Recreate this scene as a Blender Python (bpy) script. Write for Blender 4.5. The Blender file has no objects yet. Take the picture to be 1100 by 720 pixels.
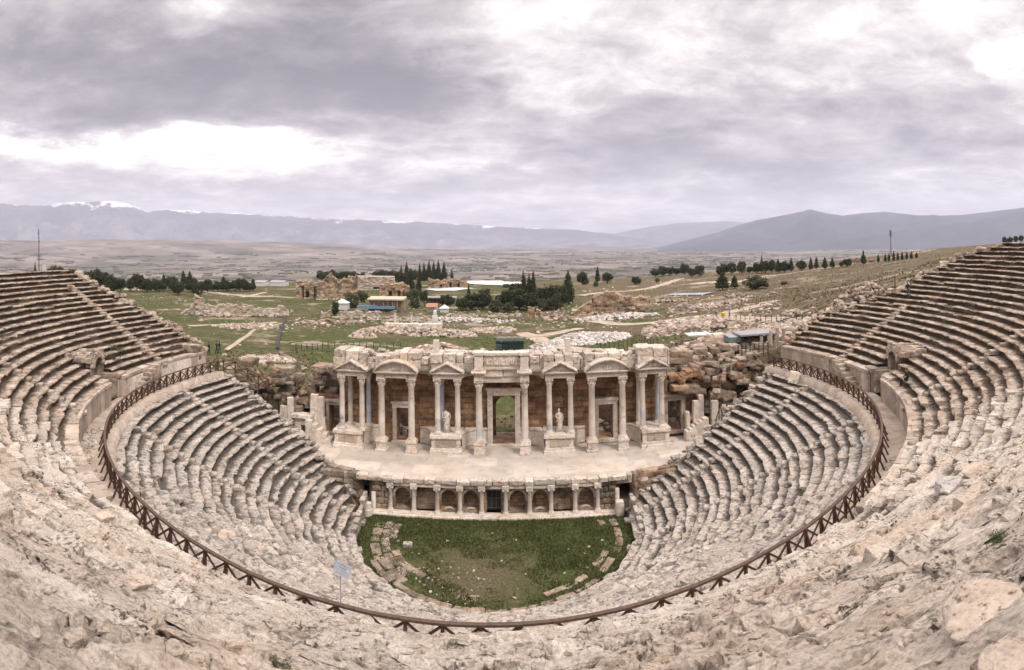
import bpy, bmesh, math, random
import numpy as np
from mathutils import Matrix, Vector
random.seed(7); RNG = np.random.default_rng(7)
scene = bpy.context.scene
COL = scene.collection

# ------------------------------------------------------------------ camera model (eye at the origin of X and Y)
F, Y0, ROLL, ZC = 642., 260., .0105, 22.45
CX, CY = -1.56, 45.97            # centre of the seating bowl

def ray(px, py):
    t = (px - 550) / F
    x, y, z = math.sin(t), math.cos(t), (Y0 - py) / F
    c, s = math.cos(ROLL), math.sin(ROLL)
    return x * c + z * s, y, -x * s + z * c
def ptr(px, py, r):
    d = ray(px, py); k = r / math.hypot(d[0], d[1]); return d[0] * k, d[1] * k, ZC + d[2] * k
def pty(px, py, y):
    d = ray(px, py); k = y / d[1]; return d[0] * k, y, ZC + d[2] * k

# ------------------------------------------------------------------ noise
def _h(ix, iy, iz, s):
    n = (ix * 374761393 + iy * 668265263 + iz * 2147483647 + s * 1274126177) & 0xFFFFFFFF
    n = ((n ^ (n >> 13)) * 1274126177) & 0xFFFFFFFF
    n = ((n ^ (n >> 16)) * 2246822519) & 0xFFFFFFFF
    return ((n ^ (n >> 15)) & 0xFFFF) / 32767.5 - 1
def vnoise(P, s=0):
    P = np.asarray(P, float); i = np.floor(P).astype(np.int64); f = P - i
    f = f * f * (3 - 2 * f); x, y, z = i[..., 0], i[..., 1], i[..., 2]
    fx, fy, fz = f[..., 0], f[..., 1], f[..., 2]; out = 0
    for a in (0, 1):
        for b in (0, 1):
            for c in (0, 1):
                w = (fx if a else 1 - fx) * (fy if b else 1 - fy) * (fz if c else 1 - fz)
                out = out + w * _h(x + a, y + b, z + c, s)
    return out
def fbm(P, o=4, s=0, g=.5):
    P = np.asarray(P, float); r = 0; a = 1; t = 0
    for k in range(o):
        r = r + a * vnoise(P * (2.03 ** k) + 17.3 * k, s + k); t += a; a *= g
    return r / t
def cells(u, v, s=0):
    """cellular noise: (per-cell random a, b, distance to the border, offset from the cell's centre in u and v)"""
    iu, iv = np.floor(u).astype(np.int64), np.floor(v).astype(np.int64); F1 = np.full(u.shape, 9.); F2 = F1.copy(); A = np.zeros(u.shape); B = A.copy(); DU = A.copy(); DV = A.copy(); z0 = np.zeros_like(iu)
    for a in (-1, 0, 1):
        for b in (-1, 0, 1):
            cu, cv = iu + a, iv + b; du = u - (cu + .5 + .42 * _h(cu, cv, z0, s)); dv = v - (cv + .5 + .42 * _h(cu, cv, z0, s + 1)); d = np.hypot(du, dv); m = d < F1
            F2 = np.where(m, F1, np.minimum(F2, d)); F1 = np.where(m, d, F1); A = np.where(m, _h(cu, cv, z0, s + 2), A); B = np.where(m, _h(cu, cv, z0, s + 3), B); DU = np.where(m, du, DU); DV = np.where(m, dv, DV)
    return A, B, F2 - F1, DU, DV
def sstep(a, b, x):
    t = np.clip((x - a) / (b - a), 0, 1); return t * t * (3 - 2 * t)

# ------------------------------------------------------------------ mesh builder
class MB:
    def __init__(s): s.v = []; s.f = []; s.a = []; s.d = []; s.n = 0; s.M = None
    def add(s, V, faces, var=0., dirt=0.):
        V = np.asarray(V, float).reshape(-1, 3)
        if s.M is not None:
            m = np.array(s.M); V = V @ m[:3, :3].T + m[:3, 3]
        s.v.append(V); s.a.append(np.broadcast_to(np.asarray(var, float), (len(V),)).copy()); s.d.append(np.broadcast_to(np.asarray(dirt, float), (len(V),)).copy())
        for F_ in (faces if isinstance(faces, list) and len(faces) and isinstance(faces[0], np.ndarray) else [faces]):
            if isinstance(F_, np.ndarray): s.f.append(F_ + s.n)
            else:
                by = {}
                for q in F_: by.setdefault(len(q), []).append(q)
                for q in by.values(): s.f.append(np.array(q, np.int64) + s.n)
        s.n += len(V)
    def grid(s, P, var=0., cu=False, keep=None, dirt=0.):
        nu, nv = P.shape[:2]
        I = np.arange(nu * nv).reshape(nu, nv)
        if cu: I = np.vstack([I, I[:1]])
        q = np.stack([I[:-1, :-1], I[1:, :-1], I[1:, 1:], I[:-1, 1:]], -1)
        if keep is not None: q = q[keep]
        if np.ndim(var): var = np.asarray(var).reshape(-1)
        if np.ndim(dirt): dirt = np.asarray(dirt).reshape(-1)
        s.add(P.reshape(-1, 3), q.reshape(-1, 4), var, dirt)
    def box(s, x0, x1, y0, y1, z0, z1, var=0.):
        V = [(x, y, z) for z in (z0, z1) for y in (y0, y1) for x in (x0, x1)]
        s.add(V, [(0, 2, 3, 1), (4, 5, 7, 6), (0, 1, 5, 4), (2, 6, 7, 3), (0, 4, 6, 2), (1, 3, 7, 5)], var)
    def rough(s, x0, x1, y0, y1, z0, z1, amp=.04, n=3, rnd=.12, seed=None, var=None, sc=None):
        V, Q = CUBES[n]; seed = random.randrange(9999) if seed is None else seed
        h = np.array([x1 - x0, y1 - y0, z1 - z0]) / 2; c = np.array([x1 + x0, y1 + y0, z1 + z0]) / 2
        m = min(h); W = V.copy()
        core = 1 - np.minimum(rnd * m * 2.2 / h, .9)
        inn = np.clip(W, -core, core); d = (W - inn) * h; L = np.linalg.norm(d, axis=1, keepdims=True)
        mx = np.abs(d).max(1, keepdims=True); d = np.where(L > 1e-9, d * mx / np.maximum(L, 1e-9), d)
        W = inn * h + d
        nz = fbm((W + c) * (sc or 1.2 / max(m, .15)) + seed * 3.7, 3, seed % 50)
        nd = V / np.linalg.norm(V, axis=1, keepdims=True)
        W = W + nd * (nz * amp)[:, None] + c
        s.add(W, Q, random.uniform(-1, 1) if var is None else var)
    def tube(s, pts, r, n=8, var=0., cap=True):
        pts = [Vector(p) for p in pts]; k = len(pts)
        rs = r if hasattr(r, '__len__') else [r] * k
        V = []; t0 = None
        for i, p in enumerate(pts):
            t = (pts[min(i + 1, k - 1)] - pts[max(i - 1, 0)]).normalized()
            if t0 is None:
                u = t.cross(Vector((0, 0, 1)) if abs(t.z) < .9 else Vector((1, 0, 0))).normalized()
            else: u = (u - t * u.dot(t)).normalized()
            t0 = t; w = t.cross(u)
            for j in range(n):
                a = 2 * math.pi * j / n; V.append(p + (u * math.cos(a) + w * math.sin(a)) * rs[i])
        Fc = [(i * n + j, i * n + (j + 1) % n, (i + 1) * n + (j + 1) % n, (i + 1) * n + j) for i in range(k - 1) for j in range(n)]
        if cap: Fc += [tuple(range(n - 1, -1, -1)), tuple((k - 1) * n + j for j in range(n))]
        s.add([tuple(v) for v in V], Fc, var)
    def beam(s, a, b, w, h, var=0.):
        a = Vector(a); b = Vector(b); t = (b - a).normalized()
        u = t.cross(Vector((0, 0, 1)))
        u = u.normalized() if u.length > 1e-4 else Vector((1, 0, 0)); v = u.cross(t)
        V = [tuple(p + u * sx * w / 2 + v * sz * h / 2) for p in (a, b) for sx, sz in ((-1, -1), (1, -1), (1, 1), (-1, 1))]
        s.add(V, [(0, 1, 2, 3), (7, 6, 5, 4), (0, 4, 5, 1), (1, 5, 6, 2), (2, 6, 7, 3), (3, 7, 4, 0)], var)
    def lathe(s, prof, c=(0, 0), n=20, var=0., mod=None):
        P = np.zeros((len(prof), n, 3)); a = np.arange(n) * 2 * math.pi / n
        for i, (r, z) in enumerate(prof):
            rr = r * (1 + (mod(a, i) if mod else 0))
            P[i, :, 0] = c[0] + rr * np.cos(a); P[i, :, 1] = c[1] + rr * np.sin(a); P[i, :, 2] = z
        I = np.arange(len(prof) * n).reshape(len(prof), n); I = np.hstack([I, I[:, :1]])
        q = np.stack([I[:-1, :-1], I[:-1, 1:], I[1:, 1:], I[1:, :-1]], -1).reshape(-1, 4)
        k = len(prof) * n
        s.add(P.reshape(-1, 3), q, var)
        s.add(P[-1], [tuple(range(n))], var)
    def arch(s, x0, x1, z0, z1, d, ax0, ax1, zs, rect=False, back=True, n=12, zb=None, var=0., scal=None):
        """wall panel in the plane y=0 with an arched (or square) opening of depth d behind it"""
        zb = z0 if zb is None else zb; r = (ax1 - ax0) / 2; cx = (ax0 + ax1) / 2
        if rect: A = [(ax0, zb), (ax0, zs), (ax1, zs), (ax1, zb)]
        else: A = [(ax0, zb)] + [(cx - r * math.cos(math.pi * k / n), zs + r * math.sin(math.pi * k / n)) for k in range(n + 1)] + [(ax1, zb)]
        m = len(A); O = []
        for i, (x, z) in enumerate(A):
            if i == 0: O.append((x0, zb))
            elif i == m - 1: O.append((x1, zb))
            elif rect: O.append((x0, z1) if i == 1 else (x1, z1))
            else:
                t = (i - 1) / (m - 3); O.append((x0 + (x1 - x0) * min(max((t - .2) / .6, 0), 1), z1 if .2 <= t <= .8 else zs + (z1 - zs) * (min(t, 1 - t) / .2)))
        V = [(x, 0, z) for x, z in A] + [(x, 0, z) for x, z in O] + [(x, d, z) for x, z in A]
        Fc = [(i, i + 1, m + i + 1, m + i) for i in range(m - 1)] + [(i + 1, i, 2 * m + i, 2 * m + i + 1) for i in range(m - 1)]
        if back: Fc.append(tuple(2 * m + i for i in range(m)))
        s.add(V, Fc, var)
        if zb > z0: s.add([(x0, 0, z0), (x1, 0, z0), (x1, 0, zb), (x0, 0, zb), (ax0, 0, zb), (ax1, 0, zb), (ax1, d, zb), (ax0, d, zb)], [(0, 1, 2, 3), (4, 5, 6, 7)], var)
    def build(s, name, mat, parent=None, smooth=False, kind=None):
        me = bpy.data.meshes.new(name)
        V = np.concatenate(s.v).astype(np.float32)
        me.vertices.add(len(V)); me.vertices.foreach_set('co', V.ravel())
        loops = np.concatenate([f.ravel() for f in s.f]).astype(np.int32)
        cnt = np.concatenate([np.full(len(f), f.shape[1]) for f in s.f]).astype(np.int32)
        me.loops.add(len(loops)); me.loops.foreach_set('vertex_index', loops)
        st = np.concatenate([[0], np.cumsum(cnt)[:-1]]).astype(np.int32)
        me.polygons.add(len(cnt)); me.polygons.foreach_set('loop_start', st)
        me.polygons.foreach_set('use_smooth', np.full(len(cnt), bool(smooth)))
        me.update(calc_edges=True)
        at = me.attributes.new('var', 'FLOAT', 'POINT'); at.data.foreach_set('value', np.concatenate(s.a).astype(np.float32))
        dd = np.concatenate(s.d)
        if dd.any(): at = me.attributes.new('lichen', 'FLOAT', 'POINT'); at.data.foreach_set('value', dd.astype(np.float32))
        me.materials.append(mat)
        o = bpy.data.objects.new(name, me); COL.objects.link(o)
        if parent is not None: o.parent = parent
        if kind: o['kind'] = kind
        return o

def _cube(n):
    V = {}; Q = []
    def vid(p):
        return V.setdefault(p, len(V))
    for ax in range(3):
        for sg in (0, n):
            for i in range(n):
                for j in range(n):
                    q = []
                    for (a, b) in ((i, j), (i + 1, j), (i + 1, j + 1), (i, j + 1)):
                        p = [0, 0, 0]; p[ax] = sg; p[(ax + 1) % 3] = a; p[(ax + 2) % 3] = b; q.append(vid(tuple(p)))
                    Q.append(q if sg else q[::-1])
    return np.array(list(V), float) / n * 2 - 1, np.array(Q)
CUBES = {n: _cube(n) for n in (2, 3, 4, 6, 10, 16, 28)}

def _rockset(k, n):
    out = []
    for i in range(k):
        V, Q = CUBES[n]; L = np.abs(V).max(1, keepdims=True) / np.linalg.norm(V, axis=1, keepdims=True)
        W = V * (L * .55 + .45) * .5
        W = W * (1 + .28 * fbm(V * 1.3 + i * 9.1, 2, i)[:, None]) + .1 * np.stack([vnoise(V * 1.7 + 5 * k + i, c + i) for c in range(3)], 1)
        out.append((W, Q))
    return out
ROCKS = _rockset(8, 2); ROCKS3 = _rockset(6, 4)

def rocks(mb, C, S, seed=0, tilt=.5, lib=None):
    """C (n,3) centres, S (n,3) sizes"""
    rg = np.random.default_rng(seed); lib = lib or ROCKS; C = np.asarray(C, float); S = np.asarray(S, float)
    which = rg.integers(0, len(lib), len(C))
    for w, (V, Q) in enumerate(lib):
        idx = np.where(which == w)[0]
        if not len(idx): continue
        a = rg.uniform(0, 6.28, len(idx)); b = rg.normal(0, tilt, len(idx))
        P = V[None] * S[idx][:, None]
        cb, sb = np.cos(b)[:, None], np.sin(b)[:, None]
        y, z = P[..., 1] * cb - P[..., 2] * sb, P[..., 1] * sb + P[..., 2] * cb
        ca, sa = np.cos(a)[:, None], np.sin(a)[:, None]
        x, y = P[..., 0] * ca - y * sa, P[..., 0] * sa + y * ca
        P = np.stack([x, y, z], -1) + C[idx][:, None]
        q = (Q[None] + (np.arange(len(idx)) * len(V))[:, None, None]).reshape(-1, 4)
        mb.add(P.reshape(-1, 3), q, np.repeat(rg.uniform(-1, 1, len(idx)), len(V)))

def tag(o, label=None, cat=None, group=None, kind=None):
    if label: o['label'] = label
    if cat: o['category'] = cat
    if group: o['group'] = group
    if kind: o['kind'] = kind
    return o
def empty(name, loc, label, cat, group=None, rz=0):
    o = bpy.data.objects.new(name, None); COL.objects.link(o); o.location = loc; o.rotation_euler.z = rz
    o.empty_display_size = .3
    return tag(o, label, cat, group)
def copy_tree(o, parent=None):
    c = o.copy(); COL.objects.link(c)
    if parent is not None: c.parent = parent
    for ch in list(o.children): copy_tree(ch, c)
    return c

# ------------------------------------------------------------------ materials
class NT:
    def __init__(s, tree): s.t = tree; s.L = tree.links
    def n(s, typ, **kw):
        nd = s.t.nodes.new(typ)
        for k, v in kw.items():
            if k.startswith('i_'):
                key = k[2:]; key = int(key) if key.isdigit() else key.replace('_', ' ')
                s.put(nd.inputs[key], v)
            else: setattr(nd, k, v)
        return nd
    def put(s, sock, v):
        if isinstance(v, bpy.types.NodeSocket): s.L.new(v, sock)
        else: sock.default_value = v
    def math(s, op, a, b=None, c=None, clamp=False):
        nd = s.t.nodes.new('ShaderNodeMath'); nd.operation = op; nd.use_clamp = clamp
        for i, v in enumerate((a, b, c)):
            if v is not None: s.put(nd.inputs[i], v)
        return nd.outputs[0]
    def noise(s, vec, scale, detail=4, rough=.55, dist=0., dim='3D'):
        nd = s.n('ShaderNodeTexNoise', noise_dimensions=dim); s.put(nd.inputs['Vector'], vec)
        nd.inputs['Scale'].default_value = scale; nd.inputs['Detail'].default_value = detail
        nd.inputs['Roughness'].default_value = rough; nd.inputs['Distortion'].default_value = dist
        return nd.outputs['Fac']
    def ramp(s, fac, stops, interp='LINEAR'):
        nd = s.t.nodes.new('ShaderNodeValToRGB'); s.put(nd.inputs[0], fac); cr = nd.color_ramp; cr.interpolation = interp
        while len(cr.elements) < len(stops): cr.elements.new(.5)
        for e, (p, c) in zip(cr.elements, stops):
            e.position = p; c = (c, c, c) if isinstance(c, (int, float)) else c; e.color = (*c[:3], 1)
        return nd.outputs[0]
    def mix(s, fac, a, b, mode='MIX'):
        nd = s.n('ShaderNodeMix', data_type='RGBA', blend_type=mode)
        s.put(nd.inputs[0], fac)
        for i, v in ((6, a), (7, b)):
            s.put(nd.inputs[i], v if isinstance(v, bpy.types.NodeSocket) else (*v[:3], 1))
        return nd.outputs[2]
    def mapping(s, vec, scale=(1, 1, 1), rot=(0, 0, 0), loc=(0, 0, 0)):
        nd = s.t.nodes.new('ShaderNodeMapping'); s.put(nd.inputs['Vector'], vec)
        nd.inputs['Scale'].default_value = scale; nd.inputs['Rotation'].default_value = rot; nd.inputs['Location'].default_value = loc
        return nd.outputs[0]
def newmat(name, rough=.9, spec=.2):
    m = bpy.data.materials.new(name); m.use_nodes = True; nt = NT(m.node_tree)
    b = m.node_tree.nodes['Principled BSDF']; b.inputs['Roughness'].default_value = rough
    b.inputs['Specular IOR Level'].default_value = spec
    return m, nt, b
def bump(nt, b, h, strength=.5, dist=.05):
    nd = nt.n('ShaderNodeBump'); nd.inputs['Strength'].default_value = strength; nd.inputs['Distance'].default_value = dist
    nt.put(nd.inputs['Height'], h); nt.put(b.inputs['Normal'], nd.outputs[0])
def stone(name, lo, mid, hi, scale=1.2, stain=(.10, .075, .055), stain_pos=.56, stain_scale=.9, stain_amt=.8,
          spot_scale=7., spot_pos=.62, spot_amt=.6, warm=(.42, .27, .16), warm_amt=.25, var=.22, bmp=.6, bdist=.05, brick=None, rough=.92, tint=None, clump=0, grain=0):
    m, nt, b = newmat(name, rough)
    P = nt.n('ShaderNodeNewGeometry').outputs['Position']
    n1 = nt.noise(P, scale, 8, .62); n2 = nt.noise(P, scale * .23, 3, .5)
    c = nt.ramp(n1, [(.3, lo), (.5, mid), (.7, hi)])
    w = nt.ramp(n2, [(.45, 0), (.7, 1)]); c = nt.mix(nt.math('MULTIPLY', w, warm_amt), c, warm)
    h = nt.math('MULTIPLY', nt.noise(P, 9, 6, .7), .5)
    h = nt.math('ADD', h, nt.noise(P, 2.2, 4, .6))
    if brick:
        bw, bh, mort, dirn = brick       # block size, and the wall's run: 'x','y','xy'
        sep = nt.n('ShaderNodeSeparateXYZ'); nt.put(sep.inputs[0], P)
        run = nt.math('ADD', sep.outputs[0], nt.math('MULTIPLY', sep.outputs[1], .73)) if dirn != 'floor' else sep.outputs[0]
        cb = nt.n('ShaderNodeCombineXYZ'); nt.put(cb.inputs[0], run); nt.put(cb.inputs[1], sep.outputs[2] if dirn != 'floor' else sep.outputs[1])
        wv = nt.n('ShaderNodeVectorMath', operation='ADD'); nt.put(wv.inputs[0], cb.outputs[0])
        nv = nt.n('ShaderNodeTexNoise'); nt.put(nv.inputs['Vector'], P); nv.inputs['Scale'].default_value = .8
        sc = nt.n('ShaderNodeVectorMath', operation='SCALE'); nt.put(sc.inputs[0], nv.outputs['Color']); sc.inputs['Scale'].default_value = .25 if dirn != 'floor' else .12
        nt.put(wv.inputs[1], sc.outputs[0])
        bk = nt.n('ShaderNodeTexBrick'); nt.put(bk.inputs['Vector'], wv.outputs[0]); bk.inputs['Scale'].default_value = 1
        bk.inputs['Brick Width'].default_value = bw; bk.inputs['Row Height'].default_value = bh; bk.inputs['Mortar Size'].default_value = mort
        bk.inputs['Mortar Smooth'].default_value = .3
        bk.inputs['Color1'].default_value = (.62, .62, .62, 1); bk.inputs['Color2'].default_value = (1.25, 1.22, 1.18, 1); bk.inputs['Mortar'].default_value = (.38, .34, .3, 1)
        bk.offset_frequency = 2; bk.squash = .7; bk.squash_frequency = 3
        c = nt.mix(.85 if dirn != 'floor' else .4, c, bk.outputs['Color'], 'MULTIPLY')
        h = nt.math('SUBTRACT', h, nt.math('MULTIPLY', bk.outputs['Fac'], .8))
    at = nt.n('ShaderNodeAttribute', attribute_name='var').outputs['Fac']
    if grain:
        gn = nt.noise(P, 16, 6, .75); c = nt.mix(1., c, nt.ramp(gn, [(.30, 1 - grain * 1.6), (.5, 1.), (.7, 1 + grain * .8)]), 'MULTIPLY'); h = nt.math('ADD', h, nt.math('MULTIPLY', gn, 1.2))
    hs = nt.n('ShaderNodeHueSaturation'); nt.put(hs.inputs['Color'], c)
    nt.put(hs.inputs['Value'], nt.math('MULTIPLY_ADD', at, var, 1.)); c = hs.outputs[0]
    if tint:
        t = nt.ramp(nt.math('ADD', nt.noise(P, .35, 2), nt.math('MULTIPLY', at, .12)), [(tint[1], 0), (tint[1] + .05, 1)]); c = nt.mix(nt.math('MULTIPLY', t, .8), c, tint[0])
    s1 = nt.ramp(nt.noise(P, stain_scale, 9, .68, .3), [(stain_pos - .05, 0), (stain_pos + .09, 1)])
    c = nt.mix(nt.math('MULTIPLY', s1, stain_amt), c, stain)
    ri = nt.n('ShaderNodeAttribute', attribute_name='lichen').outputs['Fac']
    rm = nt.ramp(nt.math('MULTIPLY_ADD', ri, .5, nt.math('MULTIPLY', nt.noise(P, 2.4, 7, .7), .9)), [(.52, 0), (.76, 1)]); c = nt.mix(nt.math('MULTIPLY', rm, .94), c, tuple(x * 1.15 for x in stain))  # risers and creases: lichen and dirt, plus shade painted into the colour
    s2 = nt.ramp(nt.noise(P, spot_scale, 5, .6), [(spot_pos - .02, 0), (spot_pos + .06, 1)])
    if clump: s2 = nt.math('MULTIPLY', s2, nt.ramp(nt.noise(P, clump, 4, .6), [(.46, .05), (.6, 1)]))
    c = nt.mix(nt.math('MULTIPLY', s2, spot_amt), c, tuple(x * .6 for x in stain))
    h = nt.math('SUBTRACT', h, nt.math('MULTIPLY', s2, .5))
    nt.put(b.inputs['Base Color'], c); bump(nt, b, h, bmp, bdist)
    return m
def plain(name, col, rough=.7, spec=.3, vary=.15, scale=4., metal=0.):
    m, nt, b = newmat(name, rough, spec)
    P = nt.n('ShaderNodeNewGeometry').outputs['Position']
    n = nt.noise(P, scale, 5, .6)
    c = nt.ramp(n, [(.3, tuple(x * (1 - vary) for x in col)), (.7, tuple(min(x * (1 + vary), 1) for x in col))])
    nt.put(b.inputs['Base Color'], c); b.inputs['Metallic'].default_value = metal
    bump(nt, b, n, .2, .02)
    return m

M = {}
M['near'] = stone('weathered_travertine', (.45, .37, .30), (.60, .52, .44), (.70, .625, .55), 1.0, stain=(.10, .08, .062), stain_pos=.585, stain_scale=1.9, stain_amt=.72, spot_scale=9.5, spot_pos=.55, spot_amt=.92, clump=.8, grain=.30, warm=(.52, .37, .26), warm_amt=.4, var=.12, bmp=1., bdist=.06)
M['upper'] = stone('brown_seat_stone', (.25, .195, .148), (.43, .352, .285), (.61, .53, .45), 1.3, stain=(.07, .049, .034), stain_pos=.53, stain_scale=1.1, stain_amt=.75, spot_scale=5, spot_pos=.59, grain=.2, warm=(.40, .25, .14), warm_amt=.35, var=.14, bmp=.8)
M['lower'] = stone('pale_seat_stone', (.30, .258, .222), (.50, .44, .382), (.67, .61, .55), 1.5, stain=(.075, .062, .051), stain_pos=.515, stain_scale=1.5, stain_amt=.78, spot_scale=6, spot_pos=.58, grain=.2, warm=(.42, .30, .20), warm_amt=.3, var=.17, bmp=.7)
M['walk'] = stone('walkway_stone', (.30, .24, .19), (.42, .345, .285), (.52, .44, .38), .9, stain_pos=.62, spot_pos=.66, warm=(.40, .29, .2), warm_amt=.4, bmp=.4, brick=(1.3, .9, .02, 'floor'))
M['marble'] = stone('pale_marble', (.50, .42, .345), (.69, .61, .535), (.80, .735, .665), 1.4, stain=(.16, .12, .085), stain_pos=.585, stain_scale=1.4, stain_amt=.7, spot_scale=5, spot_pos=.62, spot_amt=.6, warm=(.56, .41, .28), warm_amt=.35, var=.10, bmp=.5, bdist=.03)
M['parapet'] = stone('broken_marble_block', (.42, .345, .28), (.62, .54, .465), (.76, .69, .62), 1.6, stain=(.12, .09, .065), stain_pos=.555, stain_scale=1.6, stain_amt=.75, spot_scale=5, spot_pos=.6, spot_amt=.7, warm=(.5, .35, .23), warm_amt=.4, var=.18, grain=.15, bmp=.7, bdist=.04)
M['shaft'] = stone('column_marble', (.55, .475, .40), (.70, .63, .56), (.82, .76, .70), 1.2, stain=(.2, .15, .11), stain_pos=.61, spot_pos=.66, spot_amt=.45, warm=(.56, .42, .3), warm_amt=.3, var=.1, bmp=.3, bdist=.02, tint=((.40, .44, .51), .64))
M['grey_shaft'] = stone('grey_blue_marble', (.30, .32, .36), (.40, .43, .48), (.52, .55, .6), 1.2, stain=(.2, .17, .15), stain_pos=.65, spot_pos=.7, warm=(.5, .45, .4), warm_amt=.3, bmp=.3, bdist=.02)
M['brown'] = stone('brown_masonry', (.17, .10, .058), (.30, .185, .115), (.43, .29, .19), 1.1, stain=(.05, .035, .025), stain_pos=.56, stain_scale=.7, stain_amt=.7, spot_pos=.62, warm=(.38, .21, .11), warm_amt=.5, bmp=.8, brick=(1.3, .55, .025, 'x'))
M['ruin'] = stone('ruin_stone', (.15, .115, .085), (.275, .22, .17), (.42, .35, .285), 1.2, stain=(.06, .045, .035), stain_pos=.55, stain_scale=.8, stain_amt=.8, spot_pos=.61, warm=(.36, .20, .10), warm_amt=.5, var=.35, bmp=.8)
M['rubble'] = stone('rubble_stone', (.25, .20, .16), (.40, .335, .275), (.56, .49, .42), 1.5, stain=(.12, .09, .07), stain_pos=.6, warm=(.42, .29, .2), warm_amt=.4, var=.4, bmp=.4)
M['white_rubble'] = stone('white_rubble_stone', (.36, .325, .29), (.52, .48, .44), (.68, .64, .60), 1.5, stain_pos=.64, warm_amt=.15, var=.35, bmp=.4)
M['far_ruin'] = stone('tan_ruin_masonry', (.24, .17, .115), (.38, .285, .2), (.5, .40, .31), .35, stain=(.1, .075, .055), stain_pos=.56, stain_scale=.25, stain_amt=.8, spot_scale=1., spot_pos=.6, warm=(.46, .29, .16), warm_amt=.5, bmp=.6, bdist=.2, brick=(2.2, 1.0, .05, 'x'))
M['paving'] = stone('stage_paving', (.40, .345, .295), (.51, .45, .39), (.60, .535, .47), .6, stain=(.24, .2, .16), stain_pos=.59, stain_amt=.5, spot_scale=3, spot_pos=.69, spot_amt=.35, warm=(.56, .44, .35), warm_amt=.3, bmp=.15, brick=(2.9, 2.0, .014, 'floor'))
M['boulder'] = stone('pinkish_boulder_stone', (.36, .285, .225), (.48, .395, .325), (.57, .49, .415), 1.4, stain_pos=.66, stain_scale=2.4, spot_scale=13, spot_pos=.58, spot_amt=.85, clump=2.5, grain=.22, warm=(.55, .38, .27), warm_amt=.5, bmp=.7, bdist=.03)
M['grey_boulder'] = stone('grey_boulder_stone', (.34, .31, .285), (.45, .42, .39), (.56, .52, .48), 1.6, stain_pos=.6, warm=(.5, .42, .36), warm_amt=.4, bmp=.6)
M['wood'] = plain('brown_railing_wood', (.075, .040, .026), .75, .25, .35, 6)
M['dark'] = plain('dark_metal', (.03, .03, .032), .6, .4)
M['metal'] = plain('pale_metal', (.42, .42, .43), .5, .5)
M['white'] = plain('white_paint', (.58, .57, .55), .6)
M['blue'] = plain('blue_panel', (.14, .24, .33), .6)
M['beige'] = plain('beige_roof', (.55, .44, .34), .8, .2, .15, .5)
M['orange'] = plain('orange_awning', (.38, .20, .13), .8)
M['green_tarp'] = plain('dark_green_tarpaulin', (.014, .026, .024), .55, .4, .35, 1.2)
M['tarp_light'] = plain('faded_green_tarpaulin', (.045, .075, .07), .6, .4, .25, 1.2)
M['metal_dim'] = plain('grey_gate_metal', (.13, .13, .135), .5, .5)
M['brown_lite'] = stone('tan_niche_masonry', (.22, .15, .105), (.34, .25, .185), (.46, .36, .28), 1.1, stain=(.08, .06, .045), stain_pos=.56, stain_scale=.9, stain_amt=.7, spot_pos=.62, warm=(.36, .22, .12), warm_amt=.4, bmp=.8, brick=(.7, .3, .02, 'x'))
M['sign'] = plain('pale_sign_board', (.33, .34, .365), .6)
M['ink'] = plain('grey_sign_lettering', (.22, .24, .28), .7)
M['trunk'] = plain('bark', (.09, .065, .045), .9, .1, .3, 3)
M['skin'] = plain('skin', (.42, .26, .19), .6)
M['hair'] = plain('dark_hair', (.025, .02, .018), .7)
M['black_cloth'] = plain('black_cloth', (.018, .018, .021), .85)
M['navy_cloth'] = plain('dark_jacket_cloth', (.03, .033, .04), .85)
M['grey_cloth'] = plain('grey_cloth', (.10, .10, .105), .85)
M['red_cloth'] = plain('red_cloth', (.28, .06, .05), .85)
M['pale_cloth'] = plain('pale_cloth', (.5, .47, .45), .85)
M['yellow'] = plain('yellow_plastic', (.6, .4, .06), .6)
M['hut'] = plain('green_grey_sheet', (.16, .20, .20), .6)
M['roof_grey'] = plain('pale_sheet_roof', (.30, .295, .30), .6)

def foliage(name, c0, c1):
    m, nt, b = newmat(name, .75, .2)
    at = nt.n('ShaderNodeAttribute', attribute_name='var').outputs['Fac']
    P = nt.n('ShaderNodeNewGeometry').outputs['Position']
    f = nt.math('ADD', nt.math('MULTIPLY_ADD', at, .3, .5), nt.math('MULTIPLY_ADD', nt.noise(P, .6, 3), .6, -.3))
    nt.put(b.inputs['Base Color'], nt.ramp(f, [(.1, c0), (.9, c1)]))
    return m
M['pine'] = foliage('pine_foliage', (.018, .027, .013), (.072, .082, .038))
M['cypress'] = foliage('cypress_foliage', (.014, .022, .011), (.055, .066, .031))
M['olive'] = foliage('olive_foliage', (.045, .05, .027), (.115, .115, .06))
M['shrub'] = foliage('shrub_foliage', (.03, .042, .018), (.09, .105, .045))
M['dry'] = foliage('dry_weed', (.06, .065, .03), (.2, .19, .10))
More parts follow.
